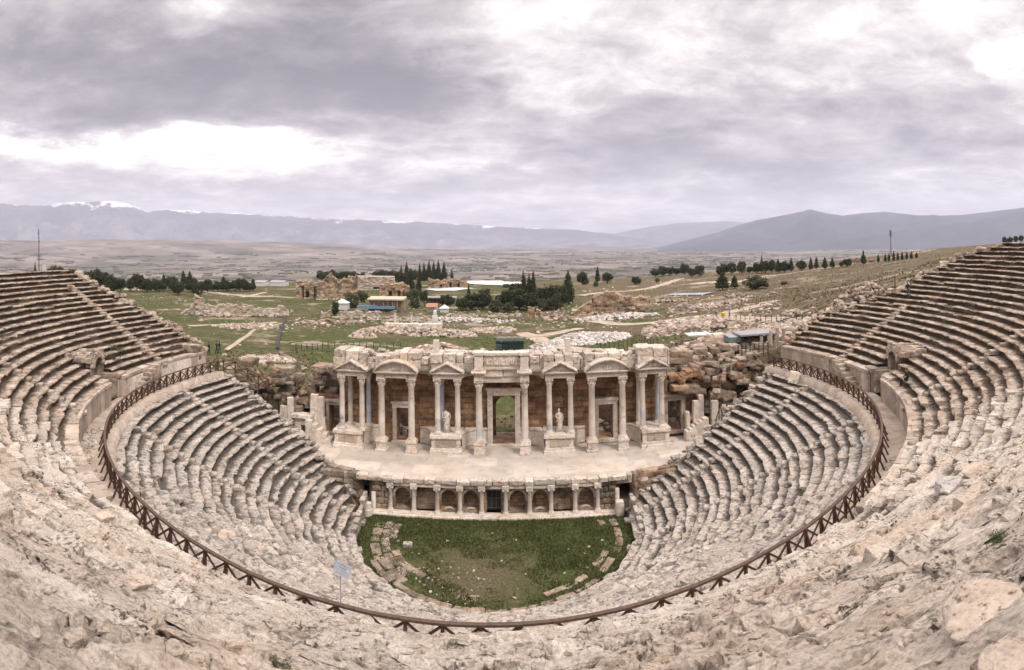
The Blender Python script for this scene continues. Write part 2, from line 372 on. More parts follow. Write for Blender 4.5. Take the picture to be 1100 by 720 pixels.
# ================================================================== SEATING BOWL
def pol(R, a):           # a in degrees, 0 towards the camera, negative to the viewer's left
    t = np.radians(a); return CX + R * np.sin(t), CY - R * np.cos(t)
ZD = 9.75                # walkway level
R_L0, N_L, T_L, H_L = 10.6, 21, .80, .436
def zl(R): return .6 + (R - R_L0) * H_L / T_L
R_U0, T_U, H_U = 29.6, .76, .43
Z_U0 = 11.6
def zu(R): return Z_U0 + (R - R_U0) * H_U / T_U
LOW_L = ([10.6, 11.2, 13.4, 16.2, 19, 21.3, 23.8, 26.5, 30], [-95, -96.5, -104.5, -106.8, -107.4, -107.6, -106.6, -105.5, -105])
LOW_R = ([10.6, 12.5, 15.2, 17.6, 20.8, 23.7, 27, 30], [101, 103, 103.4, 103.6, 104.3, 105, 104.5, 104.5])
UP_L = ([29.6, 31, 34.5, 38, 41, 44, 44.4], [-104.5, -104.5, -102.5, -99.8, -97.5, -95.2, -95])
UP_R = ([29.6, 31, 34, 36.5, 37.4, 38.2, 41, 44, 46, 48.4], [108, 108, 107, 105.5, 103, 97, 95.2, 93.2, 91, 85])
GATES = ((-75.5, 31.0), (77.4, 31.0))        # vomitoria through the upper seats
def camdist(R, a):
    x, y = pol(R, a); return math.hypot(x, y)

def seat_row(parent, mat, R, z, tread, rise, a0, a1, seed, near=False, jit=1., step_k=.011, smin=.05, smax=.16, gaps=(), blk=(1.0, 2.3), foot=None, fine=False):
    rg = np.random.default_rng(seed)
    A = [a0]; deg = math.degrees
    while A[-1] < a1:
        d = camdist(R, A[-1]) if near else 30
        st = min(max(d * step_k, smin), smax) if near else .14
        A.append(A[-1] + deg(st / R))
    A[-1] = a1
    B = [a0]
    while B[-1] < a1: B.append(B[-1] + deg(rg.uniform(*blk) / R))
    B = np.array(B[1:-1]) if len(B) > 2 else np.array([])
    e = deg(.018 / R)
    ang = np.unique(np.concatenate([np.array(A), B - e, B, B + e]))
    joint = np.isin(ang, B).astype(float)
    bi = np.searchsorted(B, ang)
    nb = len(B) + 2
    dr = rg.normal(0, .035, nb) * jit; dz = rg.normal(0, .018, nb) * jit; var = rg.uniform(-1, 1, nb)
    tl = rg.normal(0, .012, nb) * jit
    miss = (rg.random(nb) < .05 * jit).astype(float)
    fz = -rise if foot is None else foot
    prof = np.array([(.20, fz), (.21, -.30), (.19, -.22), (.12, -.175), (.0, -.13), (-.012, -.04), (.03, .0), (.17, -.004), (.40, -.008), (tread * .85, -.012), (tread + .24, -.018)])
    top = np.array([0, .25, .6, 1, 1, 1, 1, 1, 1, .8, 0]); lip = np.array([0, 0, .2, .8, 1, 1, 1, .3, 0, 0, 0])
    dirt_ = np.array([1, 1, 1, .9, .55, 0, 0, 0, .1, .5, 1.1]); ms1 = np.array([0, 0, .0, .1, .14, .2, .24, .24, .22, .1, 0]); ms2 = np.array([0, 0, 0, .1, .2, .25, .2, .12, .05, 0, 0])  # darker riser, undercut and tread back: lichen, dirt and painted shade lines
    jh = np.array([0, 0, 0, 0, 0, .03, .06, .06, .06, .04, 0]); nh = np.array([0, .2, .4, 1, 1, 1, 1, 1, 1, 1, .3]); ch_ = np.array([0, 0, 0, 0, .1, .35, .55, .25, 0, 0, 0])
    if fine:
        k0 = np.arange(len(prof)); seg = [np.linspace(i, i + 1, max(2, int(np.hypot(*(prof[i + 1] - prof[i])) / .045) + 1))[:-1] for i in range(len(prof) - 1)]; kk = np.concatenate(seg + [[len(prof) - 1.]])
        ii = lambda v: np.interp(kk, k0, v)
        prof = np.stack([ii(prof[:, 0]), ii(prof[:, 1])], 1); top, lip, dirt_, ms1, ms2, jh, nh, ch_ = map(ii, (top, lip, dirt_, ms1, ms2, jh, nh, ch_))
    n, m = len(ang), len(prof)
    r = R + prof[None, :, 0] + np.zeros((n, 1)); h = np.tile(prof[None, :, 1], (n, 1))
    r = r + dr[bi][:, None] * top
    h = h + (dz[bi][:, None] + tl[bi][:, None] * np.linspace(-1, 1, m)) * np.clip(top, .0, 1)
    h = h - miss[bi][:, None] * ms1; r = r + miss[bi][:, None] * ms2
    r = r + joint[:, None] * .05 * top; h = h - joint[:, None] * jh
    t = np.radians(ang)[:, None]
    X = CX + r * np.sin(t); Y = CY - r * np.cos(t); Z = z + h
    P = np.stack([X, Y, Z], -1)
    w = np.zeros((n, 1)); crack = 0.
    n1 = fbm(P * .8, 3, 11); n2 = fbm(P * 3.1, 3, 23); n3 = fbm(P * .45 + 40, 3, 31)
    if near:
        D = np.hypot(X, Y); w = sstep(27, 11, D)
        wr = sstep(38, 16, D) * .6 + .4
    amp = .035 + .11 * w
    chip = np.maximum(0, n1 - .06) * (1.1 if near else 1.0) * (1 + .8 * w)
    r = r + (n2 * amp + n1 * amp * .7) * top + chip * lip * .55
    h = h + (n2 * amp * .6 + n1 * amp * .9) * nh - chip * ch_
    dmg = sstep(.08, .38, fbm(P * .13 + seed * .21, 3, 77)); r = r + dmg * lip * (.22 + .3 * n2); h = h - dmg * np.clip(nh, 0, 1) * (.10 + .16 * np.maximum(n1, 0)) + .05 * fbm(P * .16 + seed, 2, 88)
    if near:                 # rows worn down to a rocky slope
        line = (r - R) / tread * rise - rise * .55
        e = w * (.46 + .8 * np.clip(n3 + .25, -.3, .6))
        e = np.clip(e, 0, .95)
        h = h * (1 - e) + line * e
        big = fbm(P * .7 + 70, 3, 41); h = h + w * (big * .15 + .47) + w * top * fbm(P * 5., 4, 53) * .03
        if fine:             # fractured into slabs with cracks between them
            su = (t * R_U0 * 1.25 + .25 * fbm(P * 1.2, 2, 3)) + 0 * r; sv = r + .2 * fbm(P * 1.3, 2, 4)
            A, B, ed, du, dv = cells(su / 1.05, sv / .75, 5); g = w * np.clip(top, 0, 1) * (.35 + .65 * sstep(-.15, .2, fbm(P * .3 + 11, 2, 9)))
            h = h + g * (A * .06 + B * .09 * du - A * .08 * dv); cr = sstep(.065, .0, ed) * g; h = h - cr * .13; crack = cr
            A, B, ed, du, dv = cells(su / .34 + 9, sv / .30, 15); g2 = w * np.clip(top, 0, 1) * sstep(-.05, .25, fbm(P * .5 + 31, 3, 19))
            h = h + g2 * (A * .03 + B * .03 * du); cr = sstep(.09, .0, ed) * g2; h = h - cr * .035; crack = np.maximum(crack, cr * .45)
        pit = np.maximum(0, fbm(P * 2.6 + 90, 3, 61) - .22) * w; h = h - pit * 1.0 * top
    X = CX + r * np.sin(t); Y = CY - r * np.cos(t)
    P = np.stack([X, Y, z + h], -1)
    keep = None
    if gaps:
        mid = (ang[:-1] + ang[1:]) / 2; k = np.ones(n - 1, bool)
        for (g0, g1) in gaps: k &= ~((mid > g0) & (mid < g1))
        keep = np.repeat(k[:, None], m - 1, 1)
    mb = MB(); mb.grid(P, np.repeat(var[bi], m), keep=keep, dirt=np.tile(dirt_, (n, 1)) * (1 - .88 * w) + .75 * crack)  # cracks darkened too: soil with crevice shade put into the colour
    for i in (0, n - 1):     # closed end
        Q = P[i]; b = Q.copy(); b[:, 2] = z - rise - .5
        mb.add(np.vstack([Q, b]), [(k, k + 1, m + k + 1, m + k) if i == 0 else (k + 1, k, m + k, m + k + 1) for k in range(m - 1)], .3)
    return mb.build('seat_row', mat, parent)

lower = empty('lower_seating', (0, 0, 0), 'lower bank of curved pale stone seat rows between the wooden railing and the grass', 'seating')
for i in range(N_L):
    R = R_L0 + T_L * i; z = .6 + H_L * i
    a0 = np.interp(R, *LOW_L); a1 = np.interp(R, *LOW_R)
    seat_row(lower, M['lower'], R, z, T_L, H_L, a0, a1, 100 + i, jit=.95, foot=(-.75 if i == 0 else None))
def stair(parent, mat, R0, n, tread, rise, z0, a, width, seed, name='stairway'):
    mb = MB(); rg = random.Random(seed)
    for i in range(n):
        R = R0 + tread * i; z = z0 + rise * i
        for (ra, rb, zt) in ((-.38, .2, -rise * .5), (.02, .36, .012)):
            mb.M = Matrix.Translation((CX, CY, 0)) @ Matrix.Rotation(math.radians(a), 4, 'Z')
            w = width / 2 * rg.uniform(.85, 1.08); k = rg.uniform(-.06, .06)
            mb.rough(-w + k, w + k, -R - rb, -R - ra, z - rise - .1, z + zt + rg.uniform(-.03, .02), .03, 3, .2)
    return mb.build(name, mat, parent)
for k, a in enumerate((-91, -67, -43, -20, 2, 24, 47, 70, 93)):
    stair(lower, M['lower'], R_L0, N_L, T_L, H_L, .6, a, .72, k)
# inner kerb at the top of the bank and end walls
for side, tab in ((-1, LOW_L), (1, LOW_R)):
    mb = MB()
    Rs = np.linspace(10.55, 27.4, 40); P = []
    for R in Rs:
        a = np.interp(R, *tab) + side * math.degrees(.05 / R); x, y = pol(R, a)
        P.append([(x, y, -1), (x, y, zl(R) - .25 if R > 13 else zl(R) + .1)])
    mb.grid(np.array(P), .2)
    mb.build('end_wall', M['ruin'], lower)
# rubble edging along the broken ends
rg = np.random.default_rng(5)
for tab, sd in ((LOW_L, -1), (LOW_R, 1)):
    C = []; S = []
    for R in np.arange(12.5, 27, .45):
        for q in range(2):
            a = np.interp(R, *tab) + sd * math.degrees(rg.uniform(-.2, .9) / R); x, y = pol(R, a)
            s = rg.uniform(.3, .8); C.append((x, y, zl(R) - rg.uniform(.1, .6))); S.append((s * 1.3, s, s * .6))
    mb = MB(); rocks(mb, C, S, 3); mb.build('broken_edge', M['lower'], lower, kind='stuff')

upper = empty('upper_seating', (0, 0, 0), 'upper bank of brown weathered stone seat rows outside the walkway, with worn foreground', 'seating')
NU = 25
def gate_gaps(R):
    return [(g - math.degrees(1.25 / R), g + math.degrees(1.25 / R)) for g, rg_ in GATES] if R < 32.3 else []
for i in range(NU):
    R = R_U0 + T_U * i; z = Z_U0 + H_U * i
    a0 = np.interp(R, *UP_L) if R <= 44.6 else -70; a1 = np.interp(R, *UP_R)
    if R > 44.6: a0 = -50
    # the near stretch has its own finer pieces, in paler worn stone
    lo = max(a0, -46.); hi = min(a1, 44.)
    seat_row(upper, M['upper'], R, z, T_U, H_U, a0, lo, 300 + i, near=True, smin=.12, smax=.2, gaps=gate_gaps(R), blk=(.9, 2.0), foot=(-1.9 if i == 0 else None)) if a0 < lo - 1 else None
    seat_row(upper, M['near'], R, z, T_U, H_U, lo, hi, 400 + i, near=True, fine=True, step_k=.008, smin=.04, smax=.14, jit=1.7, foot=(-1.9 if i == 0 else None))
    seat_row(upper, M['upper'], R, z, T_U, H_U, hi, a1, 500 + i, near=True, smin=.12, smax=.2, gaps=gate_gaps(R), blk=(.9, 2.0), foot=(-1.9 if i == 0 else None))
for k, a in enumerate((-92, -58, 60, 91)):
    n = 17 if abs(a) > 80 else 19
    stair(upper, M['upper'], R_U0, n if a < 0 else n - (6 if a > 80 else 0), T_U, H_U, Z_U0, a, .75, 40 + k)
_bl = []
for i in range(NU):         # sharp-edged seat blocks still standing out of the worn slope
    R = R_U0 + T_U * i; z = Z_U0 + H_U * i; a = -46.; rr = random.Random(700 + i)
    while a < 43:
        w = rr.uniform(.5, 1.35); da = math.degrees(w / R); am = a + da / 2; d = camdist(R, am); wn = float(sstep(27, 11, d)); a += da + math.degrees(.02 / R)
        if d < 7.5 or (i < 3 and abs(am) < 34) or rr.random() > .34 - .04 * wn + .35 * float(vnoise(np.array([am * .12, i * .35, 3.]), 4)): continue
        mb = MB(); mb.M = Matrix.Translation((CX, CY, 0)) @ Matrix.Rotation(math.radians(am), 4, 'Z') @ Matrix.Translation((0, -R - T_U * .45, z + wn * rr.uniform(.18, .40) + rr.uniform(-.06, .03))) @ Matrix.Rotation(rr.gauss(0, .05), 4, 'Y') @ Matrix.Rotation(rr.gauss(.03, .05) + .26 * wn, 4, 'X') @ Matrix.Rotation(rr.gauss(0, .06), 4, 'Z')
        hd = rr.uniform(.24, .46)
        mb.rough(-w / 2, w / 2, -hd, hd, -.34, 0, .05, 6 if d > 14 else 10, .07, sc=2.2); _bl.append((w / d, mb))
_bl.sort(key=lambda q: -q[0])
for q, mb in _bl[:100]: mb.build('seat_block', M['near'], upper)
mb = MB()
for q, m_ in _bl[100:]: mb.add(np.concatenate(m_.v), m_.f, np.concatenate(m_.a))
mb.build('worn_blocks', M['near'], upper, kind='stuff')
# wall below the first upper row: upright slabs, a projecting cap
for (a0, a1) in ((-104.5, -78), (-73, -30), (30, 74.6), (80.2, 108)):
    mb = MB(); a = a0
    rr = random.Random(int(a0 * 10) + 900)
    while a < a1 - .3:
        w = math.degrees(rr.uniform(.8, 1.5) / R_U0); b = min(a + w, a1)
        mb.M = Matrix.Translation((CX, CY, 0)) @ Matrix.Rotation(math.radians((a + b) / 2), 4, 'Z')
        hw = math.radians(b - a) / 2 * R_U0 - .012
        k = rr.uniform(-.02, .02)
        mb.rough(-hw, hw, -R_U0 - .5, -R_U0 + .14 + k, ZD - .1, Z_U0 - .34, .02, 4, .05)
        mb.rough(-hw, hw, -R_U0 - .6, -R_U0 + .2 + k, Z_U0 - .33, Z_U0 - .02 + rr.uniform(-.05, .02), .035, 4, .12)
        a = b
    mb.build('retaining_wall', M['walk'], upper)
# smooth restored slabs and small stairs in the wall
for a, w, h in ((-82.8, 1.9, 1.35), (-95.5, 4.6, 1.5), (100, 7.0, 1.5)):
    mb = MB(); n = 6
    for k in range(n):
        mb.M = Matrix.Translation((CX, CY, 0)) @ Matrix.Rotation(math.radians(a + math.degrees((k - n / 2 + .5) * w / n / 29.4)), 4, 'Z')
        mb.rough(-w / n / 2 - .01, w / n / 2 + .01, -R_U0 - .2, -R_U0 + .24, ZD - .05, ZD + h, .008, 3, .04)
    mb.build('smooth_slab', M['marble'] if a < 0 else M['walk'], upper)
for a in (-87.6, 89.0):
    mb = MB()
    for k in range(7):
        mb.M = Matrix.Translation((CX, CY, 0)) @ Matrix.Rotation(math.radians(a + k * 1.05 * (1 if a < 0 else -1)), 4, 'Z')
        mb.rough(-.3, .3, -R_U0 - .3, -R_U0 + 1.05, ZD - .05, ZD + .28 * (7 - k) if a > 0 else ZD + .28 * (7 - k), .03, 3, .1)
    mb.build('wall_steps', M['upper'], upper)
# vomitoria
for sgn, (a, R) in zip((-1, 1), GATES):
    T = Matrix.Translation((CX, CY, 0)) @ Matrix.Rotation(math.radians(a), 4, 'Z') @ Matrix.Translation((0, -R - .3, 0))
    # local: y points outward from the bowl centre is -y, so turn to face the centre
    T = T @ Matrix.Rotation(math.pi, 4, 'Z')
    mb = MB(); mb.M = T
    mb.arch(-1.3, 1.3, 10.6, 13.75, 3.2, -.72, .72, 12.5, n=10)
    for k in range(9):       # voussoirs
        t = math.pi * (k + .5) / 9; r = .95
        mb.M = T @ Matrix.Translation((r * math.cos(t), -.05, 12.5 + r * math.sin(t))) @ Matrix.Rotation(-(t - math.pi / 2), 4, 'Y')
        mb.rough(-.19, .19, -.16, .5, -.24, .26, .03, 3, .12)
    mb.M = T
    for q in range(14): mb.rough(-1.7 + (q % 7) * .48, -1.2 + (q % 7) * .48, .3 + (q // 7) * .9, 1.3 + (q // 7) * .9, 12.9, 13.55 + random.uniform(-.12, .1), .08, 4, .2)
    for q in range(9):
        mb.rough(-1.6 + q * .35, -1.15 + q * .35, -.1, .9, 13.4 - abs(q - 4) * .12, 13.85 - abs(q - 4) * .13 + random.uniform(-.1, .1), .07, 4, .2)
    mb.rough(-1.55, -.74, -1.35, .2, ZD, 11.6, .03, 4, .06); mb.rough(.74, 1.5, -1.3, .2, ZD, 11.75, .03, 4, .06)
    mb.rough(-.74, .74, -.9, .3, ZD, 10.62, .03, 3, .05)
    mb.build('passage_arch', M['upper'], upper)
    for s in (-1, 1):
        mb = MB(); mb.M = T
        x = s * 1.75 + (.0 if s < 0 else .1)
        mb.rough(x - .62, x + .62, -1.5, .1, ZD, 11.35, .025, 4, .05)
        mb.rough(x - .72, x + .72, -1.62, .1, 11.36, 11.72, .05, 4, .12)
        mb.build('wall_pier', M['walk'], upper)
    mb = MB(); mb.M = T
    for s in (-.5, .15): mb.beam((s, .4, 11.35), (s, .4, 12.5), .05, .05)
    mb.beam((-.5, .4, 12.5), (.15, .4, 12.45), .05, .05)
    mb.build('passage_barrier', M['metal'], upper)
# end walls of the upper bank
for side, tab, R1 in ((-1, UP_L, 44.4), (1, UP_R, 48.4)):
    mb = MB(); P = []
    for R in np.linspace(29.4, R1 + .6, 44):
        a = np.interp(R, *tab) + side * math.degrees(.03 / R); x, y = pol(R, a); P.append([(x, y, 0), (x, y, zu(R) - .55)])
    mb.grid(np.array(P), 0.)
    mb.build('end_wall', M['ruin'], upper)
rg = np.random.default_rng(15)
for tab, sd, R1 in ((UP_L, -1, 44), (UP_R, 1, 48)):
    C = []; S = []
    for R in np.arange(30, R1, .4):
        for q in range(2):
            a = np.interp(R, *tab) + sd * math.degrees(rg.uniform(-.5, .7) / R); x, y = pol(R, a)
            s = rg.uniform(.3, .85); C.append((x, y, zu(R) - rg.uniform(.05, .5))); S.append((s * 1.4, s, s * .6))
    mb = MB(); rocks(mb, C, S, 4); mb.build('broken_edge', M['upper'], upper, kind='stuff')
mb = MB(); mb.M = None
for i in range(9):      # stump of walling at the left end of the bank
    x, y = pol(30.2 + .25 * (i % 3), -103.6 + .9 * (i // 3) * .5)
    mb.rough(x - .7, x + .7, y - .6, y + .6, ZD + .85 * (i // 3), ZD + .85 * (i // 3) + .84, .1, 4, .15)
mb.build('end_stump', M['upper'], upper)

# walkway (ring floor) -------------------------------------------------
A = np.radians(np.linspace(-105, 108, 400)); Rr = np.linspace(27.1, 29.9, 14)
P = np.stack([CX + Rr[None] * np.sin(A)[:, None], CY - Rr[None] * np.cos(A)[:, None], np.full((400, 14), ZD)], -1)
P[..., 2] += .03 * fbm(P * 1.2, 3, 5) ; P[:, 0, 2] = 9.2
mb = MB(); mb.grid(P); mb.build('walkway', M['walk'], kind='structure', smooth=True)
# loose stones swept against the wall in the near stretch
rg = np.random.default_rng(8); C = []; S = []
for i in range(450):
    a = rg.uniform(-62, 50); R = 29.3 - abs(rg.normal(0, .5)); x, y = pol(R, a)
    s = rg.uniform(.08, .35); C.append((x, y, ZD + s * .2)); S.append((s * 1.3, s, s * .7))
mb = MB(); rocks(mb, C, S, 9); tag(mb.build('loose_stones', M['near']), 'pale loose stones strewn over the edge of the walkway', 'stones', kind='stuff')

# railing ---------------------------------------------------------------
RR = 27.85
def railing(label, pts, group=None):
    """pts: post feet"""
    o = empty('wooden_railing', pts[0], label, 'railing'); inv = Vector(pts[0])
    pts = [Vector(p) - inv for p in pts]; up = Vector((0, 0, 1)); rr = random.Random(3)
    mb = MB()
    tops = [p + up * (1.07 + rr.uniform(-.015, .015)) for p in pts]
    for a, b in zip(tops[:-1], tops[1:]):
        d = (b - a).normalized() * .02; mb.beam(a - d, b + d, .15, .075, rr.uniform(-1, 1))
    mb.build('top_rail', M['wood_top'], o)
    mb = MB()
    for a, b in zip(pts[:-1], pts[1:]): mb.beam(a + up * .14, b + up * .14, .05, .08)
    mb.build('bottom_rail', M['wood'], o)
    for i, p in enumerate(pts):
        mb = MB(); d = (pts[min(i + 1, len(pts) - 1)] - pts[max(i - 1, 0)]).normalized(); q = Vector((d.y, -d.x, 0)).normalized()
        mb.beam(p - up * .1, p + up * 1.03, .11, .11)
        mb.beam(p + q * .42 * SIDE - up * .05, p + up * .85, .07, .09)
        mb.build('post', M['wood'], o)
    for a, b in zip(pts[:-1], pts[1:]):
        mb = MB(); mb.beam(a + up * .16, b + up * 1.0, .045, .08); mb.beam(a + up * 1.0 + Vector((.0, .0, 0)), b + up * .16, .04, .078)
        mb.build('cross_brace', M['wood'], o)
    return o
M['wood_top'] = plain('greyed_railing_wood', (.10, .064, .047), .7, .25, .3, 6)
SIDE = 1
NB = 88
railing('long brown wooden railing with crossed braces curving along the inner edge of the walkway',
        [(*pol(RR, a), ZD) for a in np.linspace(-104.6, 106.6, NB + 1)])
ex = [pol(RR, -104.6), (-27.2, 54.2), (-26.0, 54.6), (-24.9, 54.8), (-23.9, 55.0)]
railing('short wooden railing stepping down beside the broken end of the lower seats near the grass', [(ex[0][0] + .3, ex[0][1] + .6, ZD), (*ex[1], 9.6), (*ex[2], 8.9), (*ex[3], 8.2), (*ex[4], 7.9)])

# orchestra ---------------------------------------------------------------
def mat_orchestra():
    m, nt, b = newmat('orchestra_turf', .95, .1)
    P = nt.n('ShaderNodeNewGeometry').outputs['Position']
    g = nt.ramp(nt.noise(P, 3.5, 8, .7), [(.3, (.026, .034, .012)), (.5, (.062, .072, .025)), (.72, (.13, .125, .052))])
    br = nt.ramp(nt.noise(P, 5, 8, .7), [(.3, (.05, .038, .022)), (.55, (.13, .105, .065)), (.72, (.25, .215, .16))])
    d = nt.n('ShaderNodeVectorMath', operation='DISTANCE'); nt.put(d.inputs[0], P); d.inputs[1].default_value = (-2.6, 40.3, 0)
    k = nt.math('ADD', nt.math('MULTIPLY', d.outputs['Value'], -.13), nt.math('MULTIPLY', nt.noise(P, .7, 5, .65), 1.5))
    c = nt.mix(nt.ramp(k, [(-.12, 0), (.62, .85)]), g, br)
    wh = nt.ramp(nt.noise(P, 6, 4, .6), [(.69, 0), (.72, 1)])
    c = nt.mix(nt.math('MULTIPLY', wh, nt.ramp(k, [(0, .3), (.5, 1)])), c, (.5, .46, .4))
    nt.put(b.inputs['Base Color'], c); bump(nt, b, nt.noise(P, 12, 6, .7), .8, .08)
    return m
xs = np.linspace(CX - 12.6, CX + 12.2, 150); ys = np.linspace(CY - 11.5, 49.2, 110)
X, Y = np.meshgrid(xs, ys, indexing='ij'); P = np.stack([X, Y, 0 * X], -1); P[..., 2] = .05 * fbm(P * .9, 4, 3)
mb = MB(); mb.grid(P); mb.build('orchestra_ground', mat_orchestra(), kind='structure', smooth=True)
# grass blades
rg = np.random.default_rng(21); n = 60000
r = np.sqrt(rg.uniform(0, 1, n)) * 10.6; t = rg.uniform(0, 6.283, n)
x = CX + r * np.cos(t); y = CY + r * np.sin(t) ; ok = (y < 48.6); x, y = x[ok], y[ok]
dd = np.hypot(x + 3.2, y - 40); k = fbm(np.stack([x * .7, y * .7, 0 * x], -1), 3, 9); ok = (dd * .16 + k * 1.2 + rg.uniform(-.35, .35, len(dd)) > .55); x, y, k = x[ok], y[ok], k[ok]; n = len(x)
a = rg.uniform(0, 6.283, n); s = rg.uniform(.06, .16, n) * (1 + .5 * k); wv = .045
V = np.zeros((n, 3, 3)); V[:, 0] = np.stack([x - wv * np.cos(a), y - wv * np.sin(a), 0 * x], -1); V[:, 1] = np.stack([x + wv * np.cos(a), y + wv * np.sin(a), 0 * x], -1)
V[:, 2] = np.stack([x + rg.normal(0, .06, n), y + rg.normal(0, .06, n), s], -1)
def mat_grass(name, c0, c1):
    return foliage(name, c0, c1)
M['grass'] = mat_grass('grass_blades', (.03, .042, .012), (.11, .118, .04))
mb = MB(); mb.add(V.reshape(-1, 3), np.arange(3 * n).reshape(-1, 3), np.repeat(rg.uniform(-1, 1, n), 3))
tag(mb.build('orchestra_grass', M['grass']), 'short green grass covering the floor of the orchestra', 'grass', kind='stuff')
M['kerb'] = stone('kerb_stone', (.17, .13, .095), (.30, .24, .185), (.44, .365, .295), 1.6, stain_pos=.53, spot_pos=.6, warm=(.38, .26, .17), warm_amt=.4, var=.2, bmp=.7)
# kerb ring of flat stones on the orchestra floor
kr = empty('kerb_ring', (CX, CY, 0), 'broken ring of flat pale kerb stones set in the orchestra grass', 'kerb')
rr = random.Random(12)
for (a0, a1, R0, R1, mb, pr) in ((-98, -40, 8.75, 9.45, 0, .95), (-98, -8, 8.1, 8.72, 0, .9), (-98, -30, 7.5, 8.08, 0, .7), (-60, 40, 9.5, 9.95, 0, .95), (22, 66, 8.5, 9.0, 0, .85), (66, 98, 8.3, 8.8, 0, .35), (50, 98, 9.2, 9.75, 0, .85), (78, 98, 7.9, 8.3, 0, .3)):
    a = a0; mb = MB()
    while a < a1:
        w = rr.uniform(.75, 1.6); da = math.degrees(w / R0)
        if rr.random() < pr:
            mb = MB(); mb.M = Matrix.Translation((CX, CY, 0)) @ Matrix.Rotation(math.radians(a + da / 2 + rr.uniform(-1.5, 1.5)), 4, 'Z')
            k = rr.uniform(-.08, .08)
            mb.rough(-w / 2 + .015, w / 2 - .015, -R1 + k, -R0 + k, -.1, .08 + rr.uniform(-.07, .05), .09, 4, .2); mb.M = None; mb.v = [v - np.array([CX, CY, 0]) for v in mb.v]; mb.build('kerb_stone', M['kerb'], kr)
        a += da
rg = np.random.default_rng(31); C = []; S = []
for i in range(60):
    x, y = rg.normal(-4.3, 2.8), rg.normal(39.2, 1.9)
    if math.hypot(x - CX, y - CY) > 9.4 or y > 48: continue
    s = rg.uniform(.05, .16); C.append((x, y, .02)); S.append((s * 1.4, s, s * .6))
for i in range(40):
    a = rg.uniform(0, 6.28); r_ = 9 * math.sqrt(rg.random()); x, y = CX + r_ * math.cos(a), CY + r_ * math.sin(a)
    if y > 48: continue
    s = rg.uniform(.05, .2); C.append((x, y, .03)); S.append((s * 1.4, s, s * .6))
mb = MB(); rocks(mb, C, S, 2); tag(mb.build('stone_chips', M['rubble']), 'small pale stone chips scattered over the bare patch of the orchestra grass', 'stones', kind='stuff')
mb = MB(); mb.rough(-8.25, -7.55, 43.3, 43.8, -.05, .28, .06, 4, .2)
tag(mb.build('stone_block', M['lower']), 'single square pale block lying alone on the grass near the left kerb', 'stone block')
# ================================================================== STAGE
ZS = 2.95
YF = 48.7                 # front edge of the stage
def fx(px, Y=55.): return pty(px, 450, Y)[0]
def fz(px, py, Y=55.): return pty(px, py, Y)[2]
def corinth(mb, x, y, z0, z1, r, n=24):
    h = z1 - z0
    def mod(a, i): return .10 * np.cos(8 * a) * (1 if i in (2, 3) else 0) + .13 * np.cos(8 * a + math.pi) * (1 if i in (5, 6) else 0)
    mb.lathe([(r * 1.0, z0), (r * 1.08, z0 + .02 * h), (r * 1.22, z0 + .2 * h), (r * 1.38, z0 + .36 * h), (r * 1.12, z0 + .4 * h), (r * 1.32, z0 + .6 * h), (r * 1.58, z0 + .74 * h), (r * 1.25, z0 + .78 * h), (r * 1.5, z0 + .87 * h)], (x, y), n, 0., mod)
    for sx in (-1, 1):
        for sy in (-1, 1): mb.rough(x + sx * r * 1.25 - .09, x + sx * r * 1.25 + .09, y + sy * r * 1.25 - .09, y + sy * r * 1.25 + .09, z0 + .62 * h, z0 + .86 * h, .02, 2, .3)
    w = r * 1.55; mb.rough(x - w, x + w, y - w, y + w, z0 + .86 * h, z1, .02, 3, .1)
def column(parent, x, y, z0, ztop, r, caph, mat, ped=0., capmat=None, pedw=None):
    zc = ztop - caph; zb = z0 + ped
    mb = MB(); mb.lathe([(r * 1.0, zb + .28), (r * 1.02, zb + .3), (r * .99, zb + (zc - zb) * .4), (r * .87, zc - .05), (r * .95, zc - .03), (r * .93, zc + .01)], (x, y), 20, random.uniform(-1, 1))
    o = mb.build('column', mat, parent, smooth=True)
    mb = MB(); w = r * 1.45; mb.rough(x - w, x + w, y - w, y + w, zb, zb + .13, .015, 3, .06)
    mb.lathe([(r * 1.4, zb + .12), (r * 1.42, zb + .17), (r * 1.2, zb + .2), (r * 1.14, zb + .23), (r * 1.26, zb + .26), (r * 1.0, zb + .31)], (x, y), 20)
    mb.build('base', M['marble'], o)
    mb = MB(); corinth(mb, x, y, zc, ztop, r * .9); mb.build('capital', capmat or M['marble'], o)
    if ped:
        w = pedw or r * 1.75; mb = MB()
        mb.rough(x - w * 1.18, x + w * 1.18, y - w * 1.18, y + w * 1.18, z0, z0 + ped * .24, .03, 3, .1)
        mb.rough(x - w, x + w, y - w, y + w, z0 + ped * .22, z0 + ped * .82, .02, 4, .06)
        mb.rough(x - w * 1.15, x + w * 1.15, y - w * 1.15, y + w * 1.15, z0 + ped * .81, zb + .01, .025, 3, .1)
        mb.build('pedestal', M['marble'], o)
    return o

